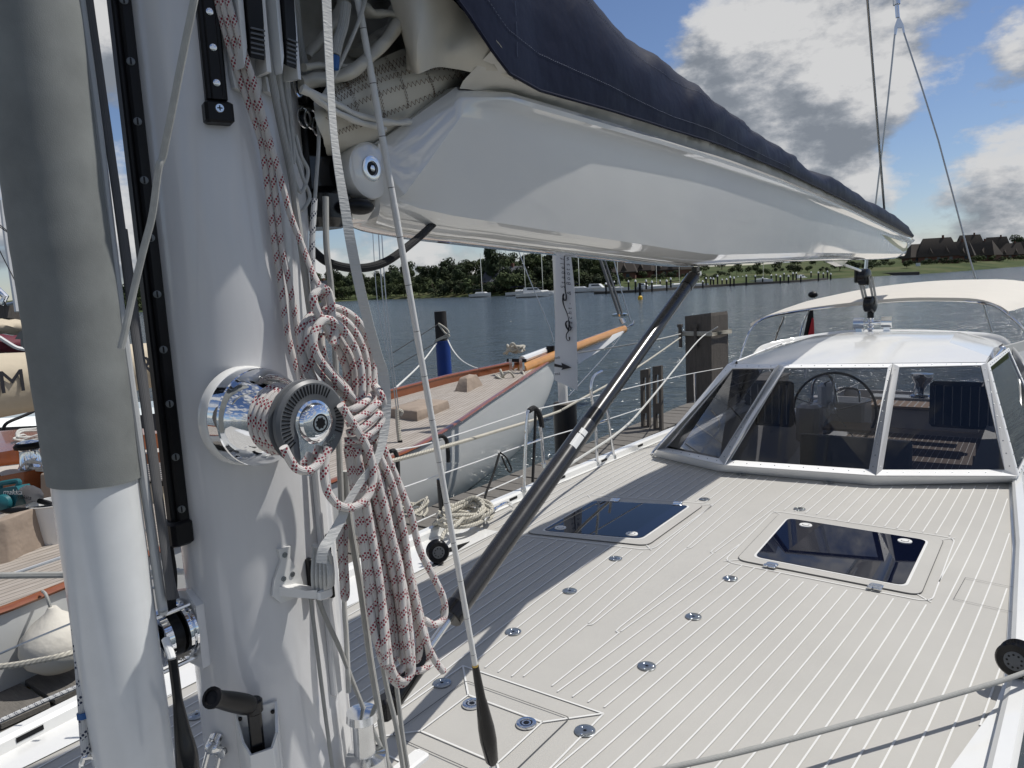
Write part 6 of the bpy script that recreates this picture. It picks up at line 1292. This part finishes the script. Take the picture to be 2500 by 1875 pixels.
# vacuum cleaner
vc = thing('vacuum_cleaner', 'teal and black portable vacuum blower with grey dust bag on a canvas cover', 'vacuum cleaner', onk(90, 640, -.02))
vd_ = (onk(60, 600, 0)-CP).dot(CF); vp = lambda x, y, o=0: dep(*A6(x, y), vd_+o); TEAL = mat('teal_plastic', (.008, .10, .12), .4)
m = MB(); m.prism([vp(0, 480), vp(20, 470), vp(130, 455), (vp(160, 500)), vp(120, 620), vp(60, 640), vp(-30, 650), vp(-40, 520)], CF*.16, TEAL); m.lathe(vp(30, 590, -.02), -CF, [(0, .07), (.03, .06), (.05, .03)], TEAL, 20); m.build('motor_housing', vc)
m = MB(); m.tube([vp(0, 490, .08), vp(5, 440, .08), vp(60, 425, .08), vp(150, 415, .08), vp(140, 470, .08)], .022, TEAL, 8, 5); m.build('handle', vc)
m = MB(); m.loft([[vp(cx_+rx*cos(2*pi*k/16), cy_+ry*sin(2*pi*k/16)+3*sin(k*3), .08+.09*sin(2*pi*k/16)) for k in range(16)] for cx_, cy_, rx, ry in ((135, 560, 8, 40), (160, 550, 14, 75), (210, 540, 14, 92), (270, 530, 14, 78), (330, 530, 12, 50), (350, 540, 6, 25))], mat('dust_bag', (.42, .42, .44), .8, bump=.01, bscale=12)); m.build('dust_bag', vc)
m = MB(); m.tube([vp(20, 590, -.02), vp(10, 640, -.03), vp(80, 655, -.04), vp(200, 650, -.04), vp(300, 640, -.03), (vp(400, 625, -.02)), vp(420, 610, 0), vp(380, 590, .05), vp(320, 575, .1)], .022, BLACK, 10, 6); m.build('hose', vc)
text_obj('makita', .058, vp(22, 522, -.006), CX, CU, GEL, 'lettering', vc, .001, .2); text_obj('makita', .045, vp(130, 552, -.075), CX-CU*.1, CU, BLACK, 'lettering', vc, .001, .2)
m = MB(); c = onk(465, 905, DT); m.lathe(c, (0, 0, 1), [(0, .12), (.02, .125), (.32, .165), (.335, .18), (.335, .165), (.02, .12)], GEL, 32); tag(m.build('bucket'), 'white plastic bucket standing on the teak deck beside the pole', 'bucket')
# fender and its rope
m = MB(); fd = nearp[1].x+.24; fc = onx(*R3(540, 420), fd-.02); m.lathe(fc+Vec((0, 0, -.21)), (0, 0, 1), [(0, .03), (.02, .12), (.08, .19), (.16, .215), (.24, .20), (.32, .13), (.38, .05), (.42, .025)], mat('fender_cloth', (.60, .57, .50), .8, var=.1, bump=.01, bscale=9), 28); tag(m.build('fender'), 'round cream canvas covered fender hanging against the pale hull', 'fender')
dr('fender_line', [fc+Vec((0, 0, .2)), onx(*A6(430, 1500), fd-.02), onx(*A6(375, 1340), fd-.05), onx(*A6(345, 1305), fd-.16)], .010, ROPEG, 'grey line from the varnished rail down to the round fender')
dr('mooring_line', [dep(*R3(-60, 700), 2.9), dep(*R3(150, 675), 2.9), dep(*R3(350, 640), 2.9), dep(*R3(560, 598), 2.9), dep(*R3(760, 540), 2.95)], .0125, LAID, 'laid white mooring rope above the dock at lower left')
dr('guard_wire', [dep(*R3(-50, 592), 2.6), dep(*R3(300, 440), 2.6), dep(*R3(720, 265), 2.6)], .004, WIRE, 'thin guard wire crossing in front of the round fender', cat='wire')
dr('dock_line', [onz(*R3(-60, 1240), -.80), onz(*R3(380, 1040), -.80), onz(*R3(780, 868), -.80)], .014, ROPEB, 'black flecked white line lying along the near edge of the dock')
dr('guard_wire', [dep(*A6(-60, 1180), 2.3), dep(*A6(560, 1172), 2.3)], .0105, ROPEG, 'upper white rope lifeline running left behind the pole', cat='rope'); dr('lifeline', [dep(*A6(1180, 1158), 2.3), dep(*A6(1500, 1146), 2.3)], .0095, ROPEW, 'white rope lifeline between the pole and the mast', cat='rope')
dr('guard_wire', [dep(*A6(100, 1168), 2.6), dep(*A6(530, 1022), 2.6)], .006, GEL, 'thin white wire slanting up behind the pole over the teak deck', cat='wire')
for L, lab in (([(1150, 822), (1210, 800)], 'short thin wire above the grating between pole and mast'), ([(1200, 1215), (1260, 1190), (1450, 1125)], 'thin wire above the toe rail between pole and mast'), ([(1200, 1300), (1260, 1270)], 'lowest thin wire between pole and mast')): dr('guard_wire', [dep(*A6(*q), 2.6) for q in L], .005, WIRE, lab, cat='wire')
# her boom under a lettered cover, and the craft beyond
def covx(L, x): return [onx(*A5(a, b_), x) for a, b_ in L]
bcx = -7.5; m = MB(); cen = onx(*A5(150, 1270), bcx); 
def sagloop(y, z, ry, rz): return [(bcx+.0+ry*cos(2*pi*k/24), y, z+rz*sin(2*pi*k/24)*(1.0 if sin(2*pi*k/24) > 0 else 1.15)+.015*mnoise.noise(Vec((k*.7, y*2, 0)))) for k in range(24)]
tb, bb_ = onx(*A5(60, 1035), bcx), onx(*A5(60, 1505), bcx); t2_, b2_ = onx(*A5(1180, 960), bcx), onx(*A5(1200, 1290), bcx)
LL = []
for i in range(41):
    y = -1+i*.2; f = (y-tb.y)/(t2_.y-tb.y); zt3 = tb.z+(t2_.z-tb.z)*f; zb3 = bb_.z+(b2_.z-bb_.z)*f; LL.append(sagloop(y, (zt3+zb3)/2, .22, (zt3-zb3)/2))
    if y > t2_.y+.7: break
m.loft(LL, BEIGEL); bcv = m.build('boom_cover', None, 60); tag(bcv, 'cream canvas boom cover with large black letters, left of the pole', 'sail cover')
o_ = onx(*A5(-5, 1365), bcx+.235); text_obj('M', .28, o_, (0, 1, 0), (0, 0, 1), TINTD, 'letter', bcv, .002, .0); text_obj('I', .28, onx(*A5(268, 1330), bcx+.235), (0, 1, 0), (0, 0, 1), TINTD, 'letter', bcv, .002); text_obj('R', .28, onx(*A5(1120, 1225), bcx+.235), (0, 1, 0), (0, 0, 1), TINTD, 'letter', bcv, .002)
xm = -12; MAR = mat('maroon_canvas', (.10, .008, .02), .7, var=.1)
def farcover(L0, L1, x, mt, name, lab, r=.25):
    a, b_ = onx(*A5(*L0[0]), x), onx(*A5(*L0[1]), x); c_, d_ = onx(*A5(*L1[0]), x), onx(*A5(*L1[1]), x); m = MB(); L = []
    for i in range(9): f = i/8; t_, l_ = a.lerp(b_, f), c_.lerp(d_, f); cz, hz, yy = (t_.z+l_.z)/2, (t_.z-l_.z)/2, (t_.y+l_.y)/2; L.append([(x+r*cos(2*pi*k/16), yy, cz+hz*sin(2*pi*k/16)+.02*sin(k*2+i)) for k in range(16)])
    m.loft(L, mt); return tag(m.build(name, None, 60), lab, 'sail cover', 'covers on the boats at far left')
mc = farcover([(-60, 880), (230, 905)], [(-60, 1040), (250, 1035)], xm, MAR, 'boom_cover', 'maroon boom cover with a white stripe at far left')
m = MB(); m.tube([onx(*A5(a, b_), xm+.28) for a, b_ in ((-10, 905), (60, 950), (130, 990), (200, 1005))], .03, GEL, 6, 4); m.build('stripe', mc)
farcover([(-60, 758), (240, 770)], [(-60, 880), (150, 890)], -13, BEIGEL, 'boom_cover', 'folded cream sail cover above the maroon one at far left')
m = MB(); L = [[onx(*A5(a, b_), -11) for a, b_ in ((-80, 1520), (360, 1480), (1300, 1420))], [onx(*A5(a, b_), -10.6) for a, b_ in ((-80, 1570), (370, 1540), (1300, 1470))], [onx(*A5(a, b_), -10.5) for a, b_ in ((-80, 1640), (380, 1620), (1300, 1520))]]
gb = thing('grey_motorboat', 'pale grey hull with black underside beyond the wooden yacht at left', 'boat', L[0][0]); m.loft(L, mat('grey_hull', (.36, .41, .43), .3), closed=False); m.build('topsides', gb)
m = MB(); m.loft([L[2], [onx(*A6(a, b_), -10.4) for a, b_ in ((-80, 200), (400, 150), (1300, 60))]], BLACK, closed=False); m.build('underside', gb)
m = MB(); m.tube([onx(*A5(a, b_), -10.4) for a, b_ in ((20, 1659), (60, 1600), (200, 1540), (330, 1480))], .02, BLACK, 6, 4); m.build('davit', gb)
# rigging, banner and cabin top glimpsed at the far left edge
m = MB(); m.tube([dep(*A5(20, -200), 14), dep(*A5(50, 60), 14), dep(*A5(90, 330), 14), dep(*A5(145, 700), 14)], .06, GEL, 8, 4); m.loft([[dep(*A5(45, 25), 14), dep(*A5(135, 35), 14)], [dep(*A5(70, 180), 14.05), dep(*A5(140, 190), 14)], [dep(*A5(95, 335), 14), dep(*A5(100, 345), 14)]], GEL, closed=False); tag(m.build('furled_burgee'), 'white pennant on its staff at the far left edge', 'pennant')
for L, lab in (([(-20, 170), (60, 330), (170, 540), (260, 700)], 'thin dark stay crossing the sky at the far left edge'), ([(-20, 0), (150, 120)], 'short upper stay at the far left edge'), ([(-10, -10), (140, 110)], 'second short stay at the far left edge')): dr('wire_stay', [dep(*A5(*q), 12) for q in L], .008, ROPEK, lab, 3, cat='stay')
m = MB(); a = dep(*A5(-40, 740), 16); b_ = dep(*A5(60, 640), 16); m.prism([dep(*A5(-60, 760), 16), dep(*A5(60, 750), 16), dep(*A5(80, 640), 16), dep(*A5(-60, 620), 16)], CF*.8, OLDW); m.tube([dep(*A5(-40, 500), 15.9), dep(*A5(45, 580), 15.9), dep(*A5(10, 640), 15.9)], .07, STEEL, 8); m.tube([dep(*A5(60, 640), 15.9), dep(*A5(150, 620), 15.9)], .04, STEEL, 6); tag(m.build('deckhouse_dark'), 'dark wheelhouse with a steel horn at the far left edge', 'wheelhouse')
cb = thing('white_cabin_boat', 'white cabin boat glimpsed just left of the leather sleeve', 'boat', dep(*A5(150, 750), 22)); m = MB(); m.prism([dep(*A5(70, 760), 22), dep(*A5(260, 765), 22), dep(*A5(250, 690), 22), dep(*A5(120, 680), 22)], CF*1.5, GEL); m.build('cabin', cb); m = MB(); m.prism([dep(*A5(110, 735), 21.9), dep(*A5(200, 738), 21.9), dep(*A5(200, 705), 21.9), dep(*A5(125, 700), 21.9)], CF*.05, WIN); m.build('window', cb)

# ------------------------------------------------------------------ guard rails, ropes and blocks on our starboard side
def onedge(px, py, off=0.0):
    x = -3.0
    for _ in range(15): q = onx(px, py, x); x = XC-lerpk(WK, q.y)+off
    return onx(px, py, x)
GW = 'guard wires along the starboard rail'
dr('guard_wire', [onedge(*q) for q in ((900, 1112), R5(160, 380), R5(410, 329), R5(1000, 136))], .0046, GEL, 'upper guard wire left of the stanchion gate', 3, cat='wire', group=GW)
dr('guard_wire', [onedge(*q) for q in (R5(1000, 136), A3(880, 1388), A3(1290, 1290), A3(1560, 1240))], .0046, GEL, 'upper guard wire right of the stanchion gate', 3, cat='wire', group=GW)
dr('guard_wire', [onedge(*q) for q in ((930, 1206), R5(220, 612), R5(800, 408), R5(978, 345), R5(1085, 308), R5(1405, 215), R5(1700, 120))], .0042, GEL, 'lower guard wire running through both stanchion gates', 3, cat='wire', group=GW)
dr('guard_wire', [onedge(*q) for q in (R5(300, 830), R5(620, 690), R5(960, 540))], .0042, GEL, 'lowest guard wire left of the stanchion gate', 3, cat='wire', group=GW)
def stan(name, L, lab, rungs=()):
    g_ = thing(name, lab, 'stanchion', onedge(*L[0][-1]), 'stanchion gates on the starboard rail')
    for l in L: m = MB(); m.tube([onedge(*q, .03) for q in l], .0125, CHROME, 12, 4); m.lathe(onedge(*l[-1], .03), (0, 0, 1), [(0, .022), (.03, .018)], STEEL, 12); m.build('post', g_)
    for a, b_ in rungs: m = MB(); m.tube([onedge(*a, .03), onedge(*b_, .03)], .008, CHROME, 8); m.build('rung', g_)
stan('stanchion_gate', [[R5(995, 132), R5(985, 200), R5(966, 640)], [R5(1068, 235), R5(1078, 300), R5(1092, 488)]], 'polished stanchion gate with a black rope tied on, left of the strut', [(R5(978, 345), R5(1085, 308))])
stan('stanchion_gate', [[A3(745, 1262), A3(690, 1300), A3(672, 1400), R5(1412, 190), R5(1425, 478)], [R5(1478, 110), R5(1495, 190), R5(1530, 432)]], 'polished hooped stanchion gate right of the strut', [(R5(1408, 218), R5(1495, 192))])
stan('stanchion', [[A3(1372, 1275), A3(1375, 1400), A3(1378, 1520)]], 'single stanchion in front of the big timber post')
dr('mooring_line', [ony(*A3(1275, 1035), 13.0), dep(*A3(970, 1245), 9.5), dep(*A3(560, 1475), 7.4), dep(*R4(1365, 1385), 7.0), dep(*R4(900, 1530), 5.2), dep(*R4(520, 1642), 4.4), dep(*R1(1540, 1280), 4.1), dep(905, 1135, 3.9)], .0125, LAID, 'long white laid rope from the timber post forward past the stanchions')
dr('mooring_line', [ony(*A3(1528, 962), 13.0), ony(*A3(1400, 1050), 12.6), dep(*A3(1080, 1440), 8), dep(*A3(880, 1655), 6.2), dep(*R5(1240, 480), 5.0), dep(*R5(1000, 680), 4.1)], .0105, ROPEW, 'taut white line from the timber post to the deck behind the strut')
dr('mooring_line', [ony(*A3(1275, 1010), 13.0), dep(*A3(1100, 1052), 11.5), dep(*A3(830, 1100), 12.5), dep(*A3(590, 1138), 13.5)], .012, ROPEG, 'grey line from the timber post to the bow of the wooden yacht')
def blackloop(L, lab, r=.016): return dr('black_lashing', [onedge(*q, .02) for q in L], r, ROPEK, lab, 5, 8)
blackloop([R5(1000, 135), R5(1030, 118), R5(1060, 150), R5(1075, 200), R5(1080, 240)], 'thick black rope curled over the top of the left stanchion gate', .02); blackloop([R5(1040, 140), R5(1035, 300), R5(1028, 450), R5(1022, 580)], 'black rope hanging straight down beside the left stanchion gate', .011)
blackloop([R5(420, 300), R5(455, 292), R5(485, 320), R5(495, 400), R5(497, 455)], 'short thick black line hooked on the wire beside the taped rod', .013); blackloop([R5(135, 388), R5(160, 385), R5(178, 430), R5(183, 530), R5(186, 640)], 'thick black line hanging from the wire close to the coil', .013)
blackloop([R5(815, 400), R5(780, 520), R5(735, 640), R5(720, 700)], 'thin black line running down from the wire to the dock', .008); blackloop([R5(820, 395), R5(860, 430), R5(890, 500), R5(870, 510), R5(830, 420)], 'small black slack loop tied to the wire', .006)
m = MB(); m.tube([onedge(*q, -.03) for q in (R5(445, 560), R5(455, 700), R5(462, 770))], .022, BLKG, 8, 3); tag(m.build('black_fender_line'), 'black tapered line hanging behind the taped rod', 'rope')
tangle('rope_heap', onz(*R5(600, 810), .06), .16, 46, .0125, 'heap of laid mooring rope at the deck edge left of the strut', 11, .35); tangle('rope_heap', onz(*R5(275, 800), -.25), .14, 26, .011, 'coil of laid rope hanging outside the rail beside the big coil', 12, .6)
dr('mooring_tail', [onz(*R5(455, 935), .08), onz(*R5(475, 890), .1), onz(*R5(540, 850), .12), onz(*R5(590, 800), .12)], .012, LAID, 'rope tail leading from the heap to the black deck block')
m = MB(); m.tube([onz(*R5(720, 848), .01), onz(*R5(728, 800), .08), onz(*R5(790, 745), .10), onz(*R5(860, 710), .10), onz(*R5(905, 735), .02)], .011, CHROME, 10, 6); tag(m.build('fairlead_hoop'), 'bent steel hoop over the rope heap at the deck edge', 'rail')
def deckblock(c, ax, r, lab, name='deck_block'):
    g_ = thing(name, lab, 'pulley block', c); m = MB(); ax = Vec(ax).normalized()
    m.lathe(c-ax*r*.55, ax, [(0, r*.9), (r*.12, r*1.0), (r*.4, r*.72), (r*.7, r*.72), (r*.95, r*1.0), (r*1.08, r*.9)], BLKG, 40); m.build('sheave', g_); m = MB(); m.lathe(c+ax*r*.5, ax, [(0, r*.55), (r*.06, r*.53), (r*.08, r*.12)], GREY, 30)
    for k in range(9): a = 2*pi*k/9; u_ = ax.cross(Vec((0, 0, 1))).normalized(); w_ = ax.cross(u_); m.lathe(c+ax*r*.56+(u_*cos(a)+w_*sin(a))*r*.36, ax, [(0, r*.07), (r*.02, r*.06)], BLACK, 8)
    m.build('hub', g_); m = MB(); m.box(c-Vec((0, 0, r*1.1)), (r*.8, r*.7, r*.5), BLKG, None, r*.1); m.build('foot', g_)
deckblock(onz(*R5(430, 1010), .07), (.75, -.6, .1), .062, 'black deck block beside the rope heap at the starboard edge')
m = MB(); a, b_, c_, d_ = onz(*R5(500, 990), .006), onz(*R5(630, 950), .006), onz(*R5(560, 1000), .006), onz(*R5(500, 1015), .006); m.prism([a, b_, c_, d_], (0, 0, .002), BLACK); m.build('deck_scupper', yacht)
# lower right corner: rope, block, track
deckblock(onz(2483, 1608, .115), (-.2, -1, .1), .062, 'black deck block at the right edge of the deck')
m = MB(); c = onz(2560, 1720, .05); m.loft([[(.085, 2.05, .02), (.085, 3.3, .02)], [(.085, 2.05, .045), (.085, 3.3, .045)], [(.125, 2.05, .045), (.125, 3.3, .045)], [(.125, 2.05, .02), (.125, 3.3, .02)]], BLKG, closed=False, smooth=False)
for k in range(16): m.lathe((.105, 2.12+k*.075, .0455), (0, 0, 1), [(0, .009), (.001, .006)], STEEL, 10)
m.build('genoa_track', yacht)
m = MB(); m.loft([[(.03, 1.5, .0), (.03, 3.4, .0)], [(.05, 1.5, .022), (.05, 3.4, .022)], [(.3, 1.5, .022), (.3, 3.4, .022)]], GEL, closed=False, smooth=False); m.build('track_plinth', yacht)
dr('sheet', [onz(1560, 1890, .12), onz(1800, 1838, .12), onz(2100, 1760, .11), onz(2350, 1690, .11), onz(2480, 1650, .11), onz(2600, 1600, .10)], .0085, ROPEG, 'pale grey sheet running low across the bottom right of the deck', 6, 12)
# backstays beyond the boom
YB = 14.0
def ob(px, py, y=YB): return ony(px, py, y)
dr('boom_lift', [onx(2160, 522, -1.42), onx(2138, 250, -1.42), onx(2108, -120, -1.42)], .012, WIRE, 'wire topping lift rising from the boom end', 2, cat='wire')
pz = A8(1535, 110); m = MB(); m.prism([ob(*A8(1530, 90)), ob(*A8(1512, 145)), ob(*A8(1510, 185)), ob(*A8(1520, 188)), ob(*A8(1528, 150)), ob(*A8(1552, 150)), ob(*A8(1558, 180)), ob(*A8(1568, 175)), ob(*A8(1560, 130)), ob(*A8(1540, 90))], (0, .03, 0), STEEL); m.tube([ob(*A8(1530, 95)), ob(*A8(1526, 40)), ob(*A8(1524, 20))], .03, STEEL, 8); m.tube([ob(*A8(1524, 25)), ob(*A8(1520, -60))], .055, STEEL, 10); tag(m.build('backstay_plate'), 'steel triangle plate where the backstay splits in two', 'rigging plate')
dr('backstay', [ob(*A8(1514, 185)), ob(*A8(1475, 560)), ob(*A8(1408, 1120))], .014, WIRE, 'left leg of the split backstay, passing behind the boom end', 2, cat='stay'); dr('backstay', [ob(*A8(1564, 180)), ob(*A8(1750, 760)), ob(*A8(1918, 1395)), ob(*A4(1860, 1000))], .013, WIRE, 'right leg of the split backstay, down past the bimini', 2, cat='stay')
